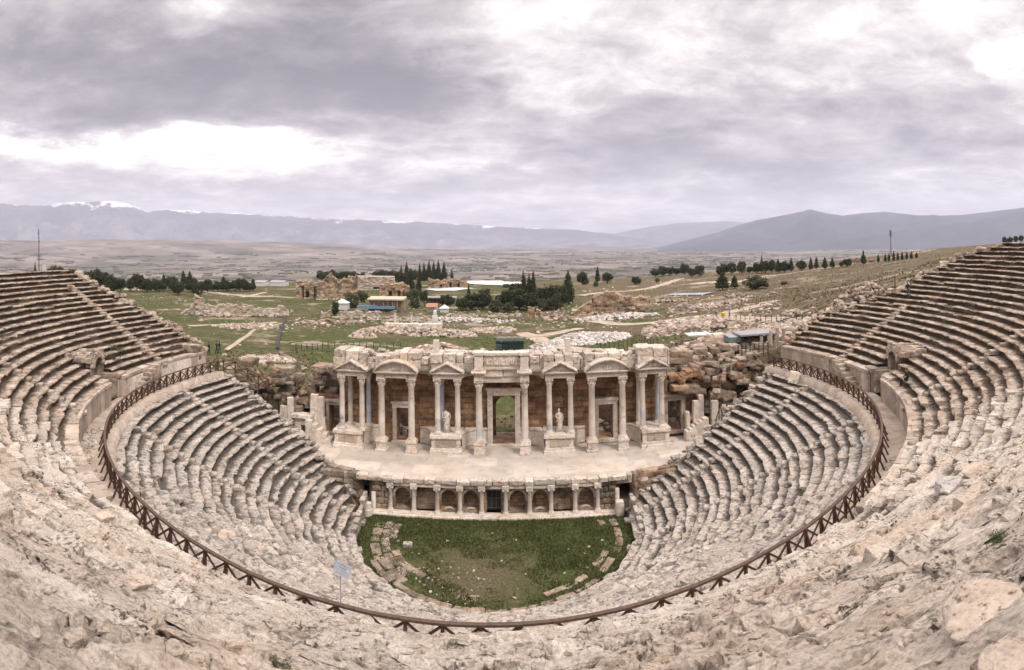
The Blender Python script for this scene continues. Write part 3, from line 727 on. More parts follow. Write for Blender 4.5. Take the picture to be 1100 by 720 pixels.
stage = empty('stage_platform', (0, 0, 0), 'raised pale paved stage with small arched niches and short columns along its front', 'stage')
mb = MB()
x0, x1 = -22.5, 20.5
EL = [(-13.0, YF + .35), (-13.6, 49.5), (-15.2, 50.0), (-17.6, 51.2), (-20.2, 52.5), (-22.5, 53.4)]; ER = [(20.6, 52.6), (19, 51.5), (16, 50.5), (13.2, 49.8), (10.2, 49.3), (9.8, YF + .35)]
PL = EL + [(-22.5, 58.2), (20.6, 58.2)] + ER; nP = len(PL)
mb.add([(x, y, ZS) for x, y in PL] + [(x, y, ZS - .3) for x, y in PL], [tuple(range(nP))[::-1]] + [(i, (i + 1) % nP, nP + (i + 1) % nP, nP + i) for i in range(nP)])
mb.build('stage_floor', M['paving'], stage)
for E_ in (EL, ER):
    mb = MB(); rr = random.Random(len(E_) + int(E_[0][0])); pts = [Vector((*p, 0)) for p in E_]
    for a, b in zip(pts[:-1], pts[1:]):
        n_ = max(1, int((b - a).length / .9))
        for i in range(n_):
            p = a.lerp(b, (i + .5) / n_); ln = (b - a).length / n_ / 2
            for k in range(4):
                mb.M = Matrix.Translation(p) @ Matrix.Rotation(math.atan2(b.y - a.y, b.x - a.x) + rr.gauss(0, .06), 4, 'Z'); mb.rough(-ln, ln, -.38 + rr.uniform(-.12, .12), .3, .1 + k * .72, .1 + (k + 1) * .72 + (.12 * rr.random() if k == 3 else 0), .08, 4, .15)
    mb.build('edge_walling', M['ruin'], stage)
mb = MB(); rr = random.Random(4); x = -13.2     # cornice: separate weathered slabs, some projecting
while x < 9.6:
    w = rr.uniform(.7, 2.0); e = min(x + w, 9.7); p = rr.choice([0, .0, .12, .2])
    mb.rough(x + .01, e - .01, YF - .12 - p, YF + .6, ZS - .34, ZS + rr.choice([.0, .03, .05, .1]), .05, 4, .16); x = e
mb.build('cornice', M['parapet'], stage)
colpx = [400.3, 418.6, 443.6, 468.8, 493.1, 516.6, 542.3, 568, 591.2, 617, 641.3, 662.2]
cx = [fx(p, YF) for p in colpx]
mb = MB(); rr = random.Random(5)
for k, px in enumerate(colpx):       # architrave breaks forward over the columns
    if k in (0, 11): continue
    mb.rough(cx[k] - .3, cx[k] + .3, YF - .24, YF + .5, ZS - .72, ZS - .34, .03, 3, .1)
for a, b in zip(cx[1:10], cx[2:11]): mb.rough(a + .25, b - .25, YF + .0, YF + .5, ZS - .66, ZS - .34, .03, 4, .08)
mb.build('architrave', M['marble'], stage)
kinds = ['rough', 'arch', 'rect', 'arch', 'arch', 'door', 'arch', 'arch', 'rect', 'arch', 'rough']
YW = YF + .32
for k, kd in enumerate(kinds):
    a, b = cx[k], cx[k + 1]; mb = MB(); mb.M = Matrix.Translation((0, YW, 0)); m_ = M['brown_lite'] if 'brown_lite' in M else M['brown']
    zt = ZS - .3
    if kd == 'rough':
        rr = random.Random(k)
        for i in range(5):
            q = a - (.15 if k == 0 else 0)
            while q < b:
                w = rr.uniform(.35, .8); mb.rough(q, min(q + w, b), -.12, .5, .14 + i * .5, .14 + (i + 1) * .5 - .01, .08, 3, .2); q += w
        mb.build('rough_walling', M['ruin'], stage); continue
    if kd == 'arch':
        r = .66; c = (a + b) / 2
        mb.arch(a, b, .25, zt, .75, c - r, c + r, 1.5, zb=.38)
        o = mb.build('niche', m_, stage)
        mb = MB(); mb.M = Matrix.Translation((0, YW, 0))
        A = np.linspace(0, math.pi, 15); P = np.zeros((15, 4, 3))
        for i, t in enumerate(A):
            for j, (rad, yy) in enumerate(((r - .02, -.02), (r - .02, -.14), (r + .2, -.14), (r + .2, .02))): P[i, j] = (c - rad * math.cos(t), yy, 1.45 + rad * math.sin(t) * 1.02)
        mb.grid(P); mb.rough(a + .1, c - r + .02, -.15, .05, 1.3, 1.47, .02, 3, .1); mb.rough(c + r - .02, b - .1, -.15, .05, 1.3, 1.47, .02, 3, .1)
        mb.build('arch_moulding', M['walk'], o)
        if k in (3, 4, 7, 9):
            mb = MB(); P = np.zeros((11, 3, 3))
            for i, t in enumerate(np.linspace(.25, math.pi - .25, 11)):
                for j, (rad, yy) in enumerate(((.42, YW + .1), (.54, YW + .05), (.54, YW + .4))): P[i, j] = (c - rad * math.cos(t), yy, .2 + rad * math.sin(t) * .62)
            mb.grid(P); mb.rough(c - .55, c + .55, YW + .05, YW + .5, .2, .36, .03, 3, .2); mb.build('fallen_arch_stone', M['marble'], o)
    else:
        w = (b - a) / 2 - (.2 if kd == 'rect' else .38); c = (a + b) / 2; zt2 = 2.2 if kd == 'rect' else 2.05
        mb.arch(a, b, .25, zt, .55 if kd == 'rect' else 2.6, c - w, c + w, zt2, rect=True, zb=.24)
        o = mb.build('recess' if kd == 'rect' else 'door_opening', m_, stage)
        if kd == 'rect':
            mb = MB(); rr = random.Random(k)
            for i in range(4):
                q = c - w
                while q < c + w: ww = rr.uniform(.3, .7); mb.rough(q, min(q + ww, c + w), YW + .35, YW + .6, .22 + i * .49, .22 + i * .49 + .48, .03, 3, .12); q += ww
            mb.build('infill', M['ruin'], o)
        else:
            mb = MB(); mb.box(c - w, c + w, YW + .5, YW + .56, .25, zt2)
            g = mb.build('gate_panel', M['dark'], o)
            mb = MB()
            for q in np.linspace(c - w + .03, c + w - .03, 4): mb.beam((q, YW + .46, .42), (q, YW + .46, zt2), .04, .04)
            for q in (.45, 1.25, 2.0): mb.beam((c - w, YW + .455, q), (c + w, YW + .455, q), .04, .04)
            mb.build('gate_bars', M['metal_dim'] if 'metal_dim' in M else M['metal'], o)
for k, x in enumerate(cx):
    if k in (0, 11):
        mb = MB(); mb.lathe([(.2, .12), (.19, 1.6 if k == 0 else 1.9), (.17, 1.62 if k == 0 else 1.95)], (x, YF + .05), 16)
        o = mb.build('column', M['shaft'], stage, smooth=True)
    else: column(stage, x, YF + .02, .18, ZS - .66, .17, .33, M['shaft'])
mb = MB(); rr = random.Random(6); x = cx[0] - .2
while x < cx[-1] + .1:
    w = rr.uniform(.9, 1.8); e = min(x + w, cx[-1] + .2); mb.rough(x + .005, e - .005, YF - .55, YF + .4, -.1, .13 + rr.uniform(-.02, .02), .02, 4, .08); x = e
mb.rough(cx[0] - .2, cx[-1] + .2, YF - .25, YF + .45, .11, .20, .02, 6, .1)
mb.build('plinth', M['marble'], stage)
# side gateways under the ends of the stage
for s, (xa, xb, z0, z1) in enumerate(((fx(384, 49.8), fx(397.5, 49.8), .75, 2.55), (fx(664, 49.5), fx(687, 49.5), .6, 2.15))):
    mb = MB(); mb.M = Matrix.Translation((0, 49.4, 0))
    mb.arch(xa - (3.2 if s == 0 else .7), xb + (.55 if s == 0 else 3.0), -.1, z1 + .12, 2.8, xa, xb, z1, rect=True, zb=z0)
    rr = random.Random(s)
    for q in range(5): mb.rough(xa - .65, xa - .02, -.12, .3, -.1 + q * .62, .5 + q * .62, .04, 3, .1) if -.1 + q * .62 < z1 - .3 else None
    o = mb.build('side_gateway', M['ruin'], stage)
    mb = MB(); mb.rough(xa - .8, xb + .6, -.3 + 49.4, 50.6, z1 + .02, z1 + .38, .04, 6, .1); mb.build('lintel', M['marble'] if s else M['ruin'], o)
    mb = MB()
    for q in range(6):
        x_ = (xa - .05 - 3.2) if s == 0 else xb + .05
        for r_ in range(3): mb.rough(x_ + r_ * 1.05, x_ + r_ * 1.05 + 1.03, 49.15, 49.9, -.1 + q * .5, .39 + q * .5, .07, 3, .15)
    mb.build('side_walling', M['ruin'], stage)
    if s == 0:
        mb = MB()
        for q in np.linspace(xa + .05, xb - .05, 3): mb.beam((q, 49.7, z0), (q, 49.7, z1), .05, .05)
        for q in (z0 + .1, z0 + 1.1, z1 - .1): mb.beam((xa, 49.69, q), (xb, 49.69, q), .05, .05)
        mb.build('gate_bars', M['metal_dim'], o)
# sloping parapets between the seats and the orchestra next to the stage
for s in (-1, 1):
    mb = MB(); rr = random.Random(20 + s)
    P0 = Vector((-12.35, 48.6, 0)) if s < 0 else Vector((9.5, 48.3, 0)); P1 = Vector((-12.0, 42.6, 0)) if s < 0 else Vector((9.55, 43.2, 0))
    for k in range(7):
        a = P0.lerp(P1, k / 7); b = P0.lerp(P1, (k + 1) / 7); h = 1.7 - .19 * k + rr.uniform(-.08, .08)
        mid = (a + b) / 2; ang = math.atan2(b.y - a.y, b.x - a.x); L = (b - a).length / 2 - .01
        mb.M = Matrix.Translation(mid) @ Matrix.Rotation(ang, 4, 'Z')
        mb.rough(-L, L, -.16, .16, -.1, h, .03, 4, .08)
        if k < 6 and rr.random() < .6: mb.rough(-L, L, -.22, .22, h - .02, h + .16, .03, 4, .12)
    mb.build('side_parapet', M['lower'], stage)
mb = MB(); mb.lathe([(.42, 0), (.42, .5), (.34, .56), (.33, 1.0)], (cx[0] - .35, YF - .7), 18); mb.build('end_pedestal', M['marble'], stage); mb = MB(); mb.rough(cx[-1] - .25, cx[-1] + .45, YF - .9, YF - .2, 0, 1.2, .06, 4, .2)
mb.build('end_pedestal', M['marble'], stage)

# ================================================================== COLUMNED BACK WALL OF THE STAGE
fro = empty('stage_backdrop', (0, 0, 0), 'tall ruined marble stage front with columns, pediments and three doorways above the stage', 'stage building')
YB = 57.5
def wall_seg(x0, x1, z0, z1, y=YB, d=1.4, name='back_wall', mat=None):
    mb = MB(); mb.box(x0, x1, y, y + d, z0, z1); return mb.build(name, mat or M['brown'], fro)
doors = dict(c=(-2.03, .12, 3.07, 7.74), l=(-11.4, -10.05, 3.2, 6.4), r=(8.2, 9.62, 3.3, 6.6), ol=(-18.3, -16.95, 3.6, 6.3), orr=(15.1, 16.5, 3.6, 6.5))
edges = [-20.6]; 
order = ['ol', 'l', 'c', 'r', 'orr']
xprev = -20.2
mbw = MB()
def wall_top(x): return 10.9
for key in order:
    a, b, z0, z1 = doors[key]
    zt = 7.2 if key in ('ol', 'orr') else 10.9
    mbw.box(xprev, a, YB, YB + 1.5, ZS - .5, zt if key == 'ol' else (10.9))
    mbw.box(a, b, YB, YB + 1.5, z1, zt); mbw.box(a, b, YB, YB + 1.5, ZS - .5, z0)
    xprev = b
mbw.box(xprev, 18.2, YB, YB + 1.5, ZS - .5, 7.3)
mbw.build('back_wall', M['brown'], fro)
# bumpy courses standing out of the back wall
mb = MB(); rr = random.Random(33)
for i in range(14):
    z = ZS + .1 + i * .55; x = -20.2
    while x < 18:
        w = rr.uniform(.6, 1.5); e = x + w
        hit = any(a - .05 < e and b + .05 > x and z0 - .05 < z + .5 and z1 + .05 > z for a, b, z0, z1 in doors.values())
        lim = 7.0 if (x < -17 or e > 15.3) else 10.6
        if not hit and z + .5 < lim: mb.rough(x + .01, e - .01, YB - rr.uniform(.03, .09), YB + .3, z + .005, z + .54, .025, 3, .06)
        x = e
mb.build('wall_blocks', M['brown'], fro)
for key in order:          # stone door frames
    a, b, z0, z1 = doors[key]; w = {'c': .5, 'l': .38, 'r': .4, 'ol': .3, 'orr': .4}[key]; mb = MB(); y0, y1 = YB - .28, YB + .45
    mb.rough(a - w, a, y0, y1, z0 - .15, z1 + .02, .025, 6, .05); mb.rough(b, b + w, y0, y1, z0 - .15, z1 + .02, .025, 6, .05)
    mb.rough(a - w - .02, b + w + .02, y0 - .03, y1, z1 + .005, z1 + w * .95, .025, 6, .05)
    mb.rough(a - w - .12, b + w + .12, y0 - .17, y1, z1 + w * .96, z1 + w * .96 + .25, .05, 6, .1)
    mb.rough(a - w - .1, b + w + .1, y0 - .2, y1, z0 - .3, z0 - .01, .02, 4, .05)
    for q in (.35, .7):
        mb.box(a - w * q - .03, a - w * q, y0 - .025, y0 + .05, z0 - .1, z1 + w * .4); mb.box(b + w * q, b + w * q + .03, y0 - .025, y0 + .05, z0 - .1, z1 + w * .4)
    mb.build('door_frame', M['marble'] if key in 'clr' else M['walk'], fro)
# passage behind the middle door, with an arch at its far end
mb = MB(); mb.M = Matrix.Translation((0, 61.2, 0)); mb.arch(-3.6, 1.8, 1.8, 9.0, 1.0, -1.85, .35, 5.6, back=False, zb=2.3); mb.M = None
mb.box(-3.6, -2.6, YB + 1.4, 61.2, 2.2, 8.6); mb.box(.9, 1.8, YB + 1.4, 61.2, 2.2, 8.6)
mb.build('rear_passage', M['brown'], fro)
mb = MB(); mb.box(-20.2, -3.61, 62.2, 63.0, 1.5, 7.6); mb.box(1.81, 18.2, 62.2, 63.0, 1.5, 7.6)
mb.build('rear_wall', M['ruin'], fro)
mb = MB(); C = []; S = []; rg = np.random.default_rng(4)
for i in range(170):
    x = rg.uniform(-19, 17.5)
    if -2.7 < x < .9: continue
    s = rg.uniform(.35, 1.0); C.append((x, rg.uniform(59.2, 62), 2.6 + abs(rg.normal(0, .5)))); S.append((s * 1.5, s, s * .8))
rocks(mb, C, S, 5); mb.build('fallen_stones', M['rubble'], fro)
mb = MB(); mb.box(-20.2, 18.2, 58.9, 62.3, 2.0, 2.65); mb.build('rear_floor', M['ruin'], fro)

ZP = 4.66; ZA = 9.82        # podium top, top of the capitals
pods = [(fx(357.6, 54.7), fx(388.8, 54.7)), (fx(461.5, 54.7), fx(495.3, 54.7)), (fx(584.7, 54.7), fx(617.3, 54.7)), (fx(689.6, 54.7), fx(720.4, 54.7))]
small = [((-16.3, -14.33), (-15.9, -14.05)), ((-7.08, -5.2), (-6.85, None)), ((3.3, 5.28), (None, None)), ((12.12, 13.98), (12.05, 13.95))]
for (a, b), (fr_, bk) in zip(pods, small):
    mb = MB(); y0 = 54.72
    mb.rough(a - .05, b + .05, y0 - .12, YB, ZS - .05, ZS + .28, .03, 10, .03); mb.rough(a + .02, b - .02, y0, YB, ZS + .26, ZS + .5, .03, 10, .04)
    mb.rough(a + .1, b - .1, y0 + .1, YB, ZS + .48, ZP - .3, .02, 10, .02)
    mb.rough(a - .02, b + .02, y0 - .04, YB, ZP - .32, ZP, .05, 10, .06)
    o = mb.build('podium', M['marble'], fro)
    mb = MB(); mb.rough(a + .5, b - .5, y0 + .06, y0 + .2, ZS + .62, ZP - .42, .04, 6, .03); mb.build('relief_panel', M['walk'], o)
    for x in fr_: column(fro, x, y0 + .55, ZP, ZA, .26, .72, M['shaft'])
    for x in bk:
        if x: column(fro, x, y0 + 2.1, ZP, ZA, .24, .7, M['grey_shaft'] if x not in (-15.9, 12.05) else M['shaft'])
big = [(fx(410, 55), fx(442, 55)), (fx(514.7, 55), fx(563.9, 55)), (fx(636, 55), fx(669, 55))]
for k, pr in enumerate(big):
    for x in pr: column(fro, x, 55.05, ZS, ZA + .02, .31, .82, M['shaft'], ped=1.05, pedw=.46)
# entablatures and pediments
def entab(a, b, y0, y1, z0, h, parent=None):
    mb = MB(); n = 10
    mb.rough(a, b, y0, y1, z0, z0 + h * .42, .02, n, .02); mb.rough(a + .05, b - .05, y0 + .05, y1, z0 + h * .41, z0 + h * .7, .02, n, .02)
    mb.rough(a - .14, b + .14, y0 - .16, y1, z0 + h * .69, z0 + h * .84, .02, n, .03)
    mb.rough(a - .26, b + .26, y0 - .3, y1, z0 + h * .83, z0 + h, .05, n, .06)
    x = a - .1
    while x < b + .1: mb.box(x, x + .09, y0 - .22, y0 - .14, z0 + h * .66, z0 + h * .8); x += .2
    return mb.build('entablature', M['marble'], parent or fro)
def pediment(a, b, y0, y1, z, h, kind):
    mb = MB(); n = 18; c = (a + b) / 2; A = []; 
    for i in range(n + 1):
        u = i / n * 2 - 1
        A.append((c + u * (b - a) / 2, z + h * ((1 - abs(u)) if kind == 'tri' else math.sqrt(max(0, 1.35 ** 2 - (u * 1.1) ** 2)) - .783) / (1 if kind == 'tri' else .567)))
    V = [(x, y0 + .2, z) for x, _ in A] + [(x, y0 + .2, q) for x, q in A]
    mb.add(V, [(i, i + 1, n + 2 + i, n + 1 + i) for i in range(n)])
    o = mb.build('pediment', M['marble'], fro)
    mb = MB(); P = np.zeros((n + 1, 6, 3)); rr = random.Random(int(a * 10))
    for i, (x, q) in enumerate(A):
        k = rr.uniform(-.03, .03)
        for j, (dy, dz) in enumerate(((.25, -.18), (-.02, -.15), (-.1, -.05), (-.3, .0), (-.3, .1), (1.2, .12))): P[i, j] = (x, y0 + dy, max(q + dz + k, z - .03 + .01 * j))
    mb.grid(P, 0.); mb.grid(P[:, ::-1] * 1.0 + np.array([0, .004, -.004]))
    mb.build('raking_cornice', M['parapet'], o)
    mb = MB()
    for q in range(3): mb.rough(c - .35 + q * .25, c - .1 + q * .25, y0 + .08, y0 + .3, z + .1, z + h * .55, .05, 3, .3)
    mb.build('carved_relief', M['marble'], o)
    return o
EH = .62
for k, ((a, b), (fr_, bk)) in enumerate(zip(pods, small)):
    x0, x1 = fr_[0] - .38, fr_[1] + .38
    entab(x0, x1, 54.95, YB + .2, ZA, EH); pediment(x0 - .22, x1 + .22, 54.8, YB, ZA + EH, .85, 'tri')
for k in (0, 2):
    x0, x1 = big[k][0] - .42, big[k][1] + .42
    entab(x0, x1, 54.7, YB + .2, ZA + .02, EH); pediment(x0 - .22, x1 + .22, 54.55, YB, ZA + EH + .02, .95, 'arc')
# middle bay: lintel, blocks on the columns, carved panel
xa, xb = big[1]
for x in (xa, xb):
    entab(x - .42, x + .42, 54.65, YB + .2, ZA + .02, EH + .1)
    mb = MB(); mb.rough(x - .45, x + .45, 54.75, 56.2, ZA + .74, ZA + .95, .03, 4, .08); mb.rough(x - .38, x + .38, 54.85, 56.1, ZA + .94, ZA + 2.2, .03, 6, .05); mb.rough(x - .47, x + .47, 54.75, 56.2, ZA + 2.19, ZA + 2.5, .05, 4, .12)
    mb.build('upper_pedestal', M['marble'], fro)
mb = MB(); mb.rough(xa + .4, xb - .4, 56.0, YB + .3, ZA - .55, ZA + .05, .03, 10, .04); mb.rough(xa + .42, xa + 2.2, 55.8, YB + .2, ZA + .05, ZA + .75, .03, 6, .04); mb.rough(xa + 2.25, xb - .42, 55.85, YB + .2, ZA + .05, ZA + .7, .05, 6, .06)
mb.rough(xa + .4, xb - .4, 55.6, YB + .2, ZA + .74, ZA + 1.02, .04, 10, .08)
mb.build('door_lintel', M['marble'], fro)
mb = MB(); mb.rough(xa + .5, xb - .5, 55.7, 56.6, ZA + 1.0, ZA + 2.05, .02, 10, .02); mb.rough(xa + .4, xb - .4, 55.55, 56.7, ZA + 2.04, ZA + 2.32, .05, 10, .1)
o = mb.build('frieze_panel', M['marble'], fro); mb = MB(); rr = random.Random(9)
for q in range(13):
    x = xa + .75 + q * (xb - xa - 1.5) / 12
    mb.rough(x - .12, x + .12, 55.58, 55.8, ZA + 1.12, ZA + 1.12 + rr.uniform(.55, .8), .06, 4, .35)
mb.build('carved_figures', M['marble'], o)
# concave links between the bays: low walls, high cornices with half domes
def concave(a, b, ya, yb, z0, z1, th=.4, name='curved_wall', mat=None, cap=.12):
    n = 14; P = []; Q = []
    for i in range(n + 1):
        t = i / n; ph = t * math.pi / 2
        x = a + (b - a) * math.sin(ph) ; y = yb - (yb - ya) * (1 - math.sin(ph) * 0 - (1 - math.cos(ph))) if False else ya + (yb - ya) * (1 - math.cos(ph)) 
        x = a + (b - a) * t; y = ya + (yb - ya) * math.sqrt(max(0, 1 - (1 - t) ** 2))
        P.append([(x, y + .1, z0), (x, y + .1, z0 + .2), (x, y, z0 + .22), (x, y, z1 - cap * 2), (x, y - cap, z1 - cap), (x, y - cap, z1), (x, y + th + .9, z1)])
    mb = MB(); P = np.array(P); P[..., 1] += .02 * fbm(P * 2, 3, 3); P[..., 2] += .03 * fbm(P * 1.5, 3, 8)
    mb.grid(P[:, ::-1]); return mb.build(name, mat or M['marble'], fro)
links = [(pods[0][1], big[0][0] - .35), (pods[1][0], big[0][1] + .45), (pods[1][1], doors['c'][0] - .5), (pods[2][0], doors['c'][1] + .5), (pods[2][1], big[2][0] - .4), (pods[3][0], big[2][1] + .45)]
for a, b in links:
    concave(a, b, 55.3, YB - .1, ZS, ZP - .05, name='curved_wall')
    concave(a, b, 55.6, YB - .1, ZS - .02, ZS + .3, th=.3, name='curved_step')
    concave(a, b, 55.2, YB - .2, ZA - .1, ZA + EH, name='curved_cornice', cap=.2)
    n = 12; m = 6; P = np.zeros((n + 1, m + 1, 3))      # half dome behind the curved cornice
    for i in range(n + 1):
        t = i / n
        for j in range(m + 1):
            q = j / m * math.pi / 2; x = a + (b - a) * t; y = 55.2 + (YB - .3 - 55.2) * math.sqrt(max(0, 1 - (1 - t) ** 2))
            P[i, j] = (x, y + (56.9 - y) * (1 - math.cos(q)) * .4, ZA + EH - .02 + .55 * math.sin(q))
    mb = MB(); mb.grid(P); mb.build('half_dome', M['walk'], fro)
# broken parapet of the vanished upper storey
mb = MB(); rr = random.Random(17)
for (a, b, y, z0, hts) in ((pods[0][0] - .1, pods[0][1] + .3, 55.4, ZA + .62, (1.45, 1.85)), (pods[0][1] + .3, big[0][0] - .6, 55.9, ZA + .6, (.9, 1.2)), (big[0][0] - .7, big[0][1] + .8, 55.5, ZA + .62, (1.2, 1.75)), (big[0][1] + .8, pods[1][0], 55.9, ZA + .5, (.9, 1.3)),
                         (pods[1][0], pods[1][1] + .2, 55.5, ZA + .6, (1.5, 1.75)), (pods[1][1] + .2, big[1][0] - .5, 55.8, ZA + .5, (1.35, 1.7)), (big[1][1] + .5, pods[2][0], 55.8, ZA + .5, (1.3, 1.5)), (pods[2][0], pods[2][1], 55.5, ZA + .6, (1.3, 1.6)),
                         (pods[2][1], big[2][0] - .6, 55.9, ZA + .5, (.9, 1.3)), (big[2][0] - .6, big[2][1] + .7, 55.5, ZA + .62, (1.2, 1.75)), (big[2][1] + .7, pods[3][0] - .2, 55.9, ZA + .5, (1.0, 1.5)), (pods[3][0] - .2, pods[3][1] + .15, 55.4, ZA + .62, (1.55, 2.0))):
    x = a
    while x < b - .15:
        w = rr.uniform(.7, 1.6); e = min(x + w, b); h = rr.uniform(*hts); hm = h * rr.uniform(.45, .6)
        mb.rough(x + .01, e - .01, y + rr.uniform(-.08, .1), YB + .6, z0, z0 + hm, .07, 6, .05)
        mb.rough(x + .03, e - .02, y + rr.uniform(-.15, .15), YB + .5, z0 + hm + .01, z0 + h, .11, 6, .06)
        x = e
mb.build('parapet_blocks', M['parapet'], fro)
mb = MB(); C = []; S = []; rg = np.random.default_rng(77)
for i in range(150):
    s = rg.uniform(.2, .55); C.append((rg.uniform(-16.8, 14.8), rg.uniform(56, 57.8), ZA + 1.9 + rg.uniform(-.3, .35))); S.append((s * 1.5, s, s * .7))
rocks(mb, C, S, 6); mb.build('loose_top_stones', M['parapet'], fro)

# stumps standing on the top
for px, y0, y1, lb in ((468.6, 379, 365.2, 'pale square pillar stump on top of the stage front, nearer the rubble heap'), (609.7, 380.5, 363.5, 'pale square pillar stump on top of the stage front, beside the gravel track')):
    x, _, zt = pty(px, y1, 56.2); zb = ZA + 1.9
    mb = MB(); mb.rough(x - .42, x + .42, 55.8, 56.6, zb - .3, zb + .25, .03, 4, .1); mb.rough(x - .26, x + .26, 55.95, 56.45, zb + .24, zt, .02, 6, .05)
    tag(mb.build('pillar_stump', M['marble']), lb, 'pillar', 'pillar stumps on the stage front')

# statues ------------------------------------------------------------------
def statue(x, y, z, head, label, hgt):
    o = empty('statue', (x, y, z), label, 'statue', 'marble statues on the stage front')
    mb = MB(); mb.rough(-.36, .36, -.36, .36, 0, .26, .01, 3, .05); mb.build('plinth', M['white_rubble'], o)
    prof = [(0, .30, .25), (.06, .31, .26), (.3, .27, .22), (.6, .25, .19), (.85, .27, .19), (1.0, .24, .17), (1.15, .25, .17), (1.3, .29, .18), (1.4, .28, .16), (1.45, .17, .12), (1.49, .09, .085), (1.54, .075, .075)]
    if head: prof += [(1.57, .085, .09), (1.62, .10, .115), (1.7, .11, .125), (1.77, .095, .11), (1.82, .05, .06)]
    n = 28; k = hgt / (1.82 if head else 1.55); P = np.zeros((len(prof), n, 3)); a = np.arange(n) * 2 * math.pi / n
    for i, (h, rx, ry) in enumerate(prof):
        f = .0 if h > 1.42 else .09 * (1 - h / 1.9)
        fold = 1 + f * np.cos(9 * a + 2.2 * h) + f * .6 * np.cos(5 * a - 3 * h)
        P[i, :, 0] = rx * np.cos(a) * fold + .05 * math.sin(h * 2.6); P[i, :, 1] = ry * np.sin(a) * fold; P[i, :, 2] = h
    mb = MB(); I = np.arange(len(prof) * n).reshape(len(prof), n); I = np.hstack([I, I[:, :1]])
    P = P * k; P[..., 2] += .25
    mb.add(P.reshape(-1, 3), np.stack([I[:-1, :-1], I[:-1, 1:], I[1:, 1:], I[1:, :-1]], -1).reshape(-1, 4)); mb.add(P[-1], [tuple(range(n))])
    q = lambda *p: tuple(k * v + (.25 if i == 2 else 0) for i, v in enumerate(p))
    mb.tube([q(-.27, 0, 1.36), q(-.33, -.03, 1.12), q(-.2, -.2, .98), q(.02, -.24, 1.05)], [.075, .07, .06, .05], 10)
    mb.tube([q(.28, 0, 1.36), q(.35, .0, 1.1), q(.3, -.08, .82), q(.28, -.12, .7)], [.075, .07, .06, .05], 10)
    mb.tube([q(.28, -.1, 1.32), q(.05, -.21, 1.0), q(-.22, -.2, .75), q(-.3, -.02, .6)], [.06, .07, .07, .05], 8)
    mb.build('robed_figure', M['marble'], o, smooth=True)
statue(fx(479.3, 55.9), 55.9, ZP - .02, False, 'headless robed marble statue on a white plinth between two stage columns', 1.75)
statue(fx(600.9, 55.9), 55.9, ZP - .02, True, 'robed marble statue with its head still on, between two stage columns', 1.88)

# ================================================================== SIDE RUINS
def masonry(name, mat, parent, x0, x1, y0, y1, z0, ztop, hb=(.5, .8), wb=(.8, 1.6), amp=.1, seed=0, rnd=.16):
    rr = random.Random(seed); mb = MB(); z = z0
    while True:
        h = rr.uniform(*hb); x = x0 + rr.uniform(-.3, .1); done = True
        while x < x1:
            w = rr.uniform(*wb); e = min(x + w, x1 + .1)
            if z + h * .6 < ztop((x + e) / 2):
                done = False
                if rr.random() > .08 or z < z0 + h:
                    cxx, czz = (x + e) / 2, z + h / 2; mb.M = Matrix.Translation((cxx, 0, czz)) @ Matrix.Rotation(rr.gauss(0, .05), 4, 'Y') @ Matrix.Rotation(rr.gauss(0, .04), 4, 'Z') @ Matrix.Translation((-cxx, 0, -czz))
                    mb.rough(x + .01, e - .01, y0 + rr.gauss(0, .2), y1, z - .02, z + h * rr.uniform(.9, 1.04), amp, 4, rnd); mb.M = None
            x = e
        z += h
        if done or z > 30: break
    return mb.build(name, mat, parent)
def interp(xs, zs): return lambda x: float(np.interp(x, xs, zs))
lr = empty('side_ruin', (-21, 57, ZS), 'dark stacked block ruin with leaning marble slabs beside the left end of the stage front', 'ruin')
def loc_children(o):
    inv = Matrix.Translation(-o.location)
    for c in o.children: c.data.transform(inv) if c.data.users == 1 else None
masonry('block_pier', M['ruin'], lr, -24.2, -20.6, 58.2, 60.5, 6.8, interp([-24.2, -23.6, -21.5, -20.6], [9.6, 10.6, 10.3, 9.3]), (.5, .85), (.9, 1.7), .1, 1, .14)
masonry('lower_wall', M['brown'], lr, -24.4, -18.3, 58.6, 60.3, 2.8, interp([-24.4, -18.2], [7.0, 7.0]), (.5, .7), (.8, 1.4), .08, 2)
masonry('side_wall', M['ruin'], lr, -28.5, -24.2, 57.8, 59.0, 5.0, interp([-28.5, -24.2], [8.9, 8.4]), (.5, .8), (.9, 1.8), .1, 3)
mb = MB()
for k in range(7):        # broken arch reaching towards the stage front
    t = math.pi * (.15 + .14 * k); r = 1.75; x = -18.7 - r * math.cos(t); z = 7.9 + r * math.sin(t)
    mb.M = Matrix.Translation((x, 58.6, z)) @ Matrix.Rotation(t - math.pi / 2, 4, 'Y'); mb.rough(-.4, .4, -.8, .6, -.42, .42, .09, 4, .2)
mb.M = None; mb.rough(-20.7, -19.9, 57.9, 59.4, 5.4, 8.6, .08, 6, .1)
mb.build('broken_arch', M['ruin'], lr)
mb = MB(); mb.rough(-19.6, -17.0, 58.4, 60, 6.9, 7.5, .1, 6, .2); mb.rough(-19.4, -17.2, 59.0, 60.5, 7.4, 8.6, .15, 6, .25); mb.build('ledge', M['ruin'], lr)
mb = MB(); mb.M = Matrix.Translation((-20.6, 56.3, 0)); mb.arch(-1.0, .8, 2.9, 5.4, .9, -.35, .35, 4.3, rect=True)
mb.M = None; mb.rough(-21.9, -19.5, 56.0, 57.3, 5.0, 5.35, .04, 6, .1)
mb.build('small_doorway', M['marble'], lr)
mb = MB()
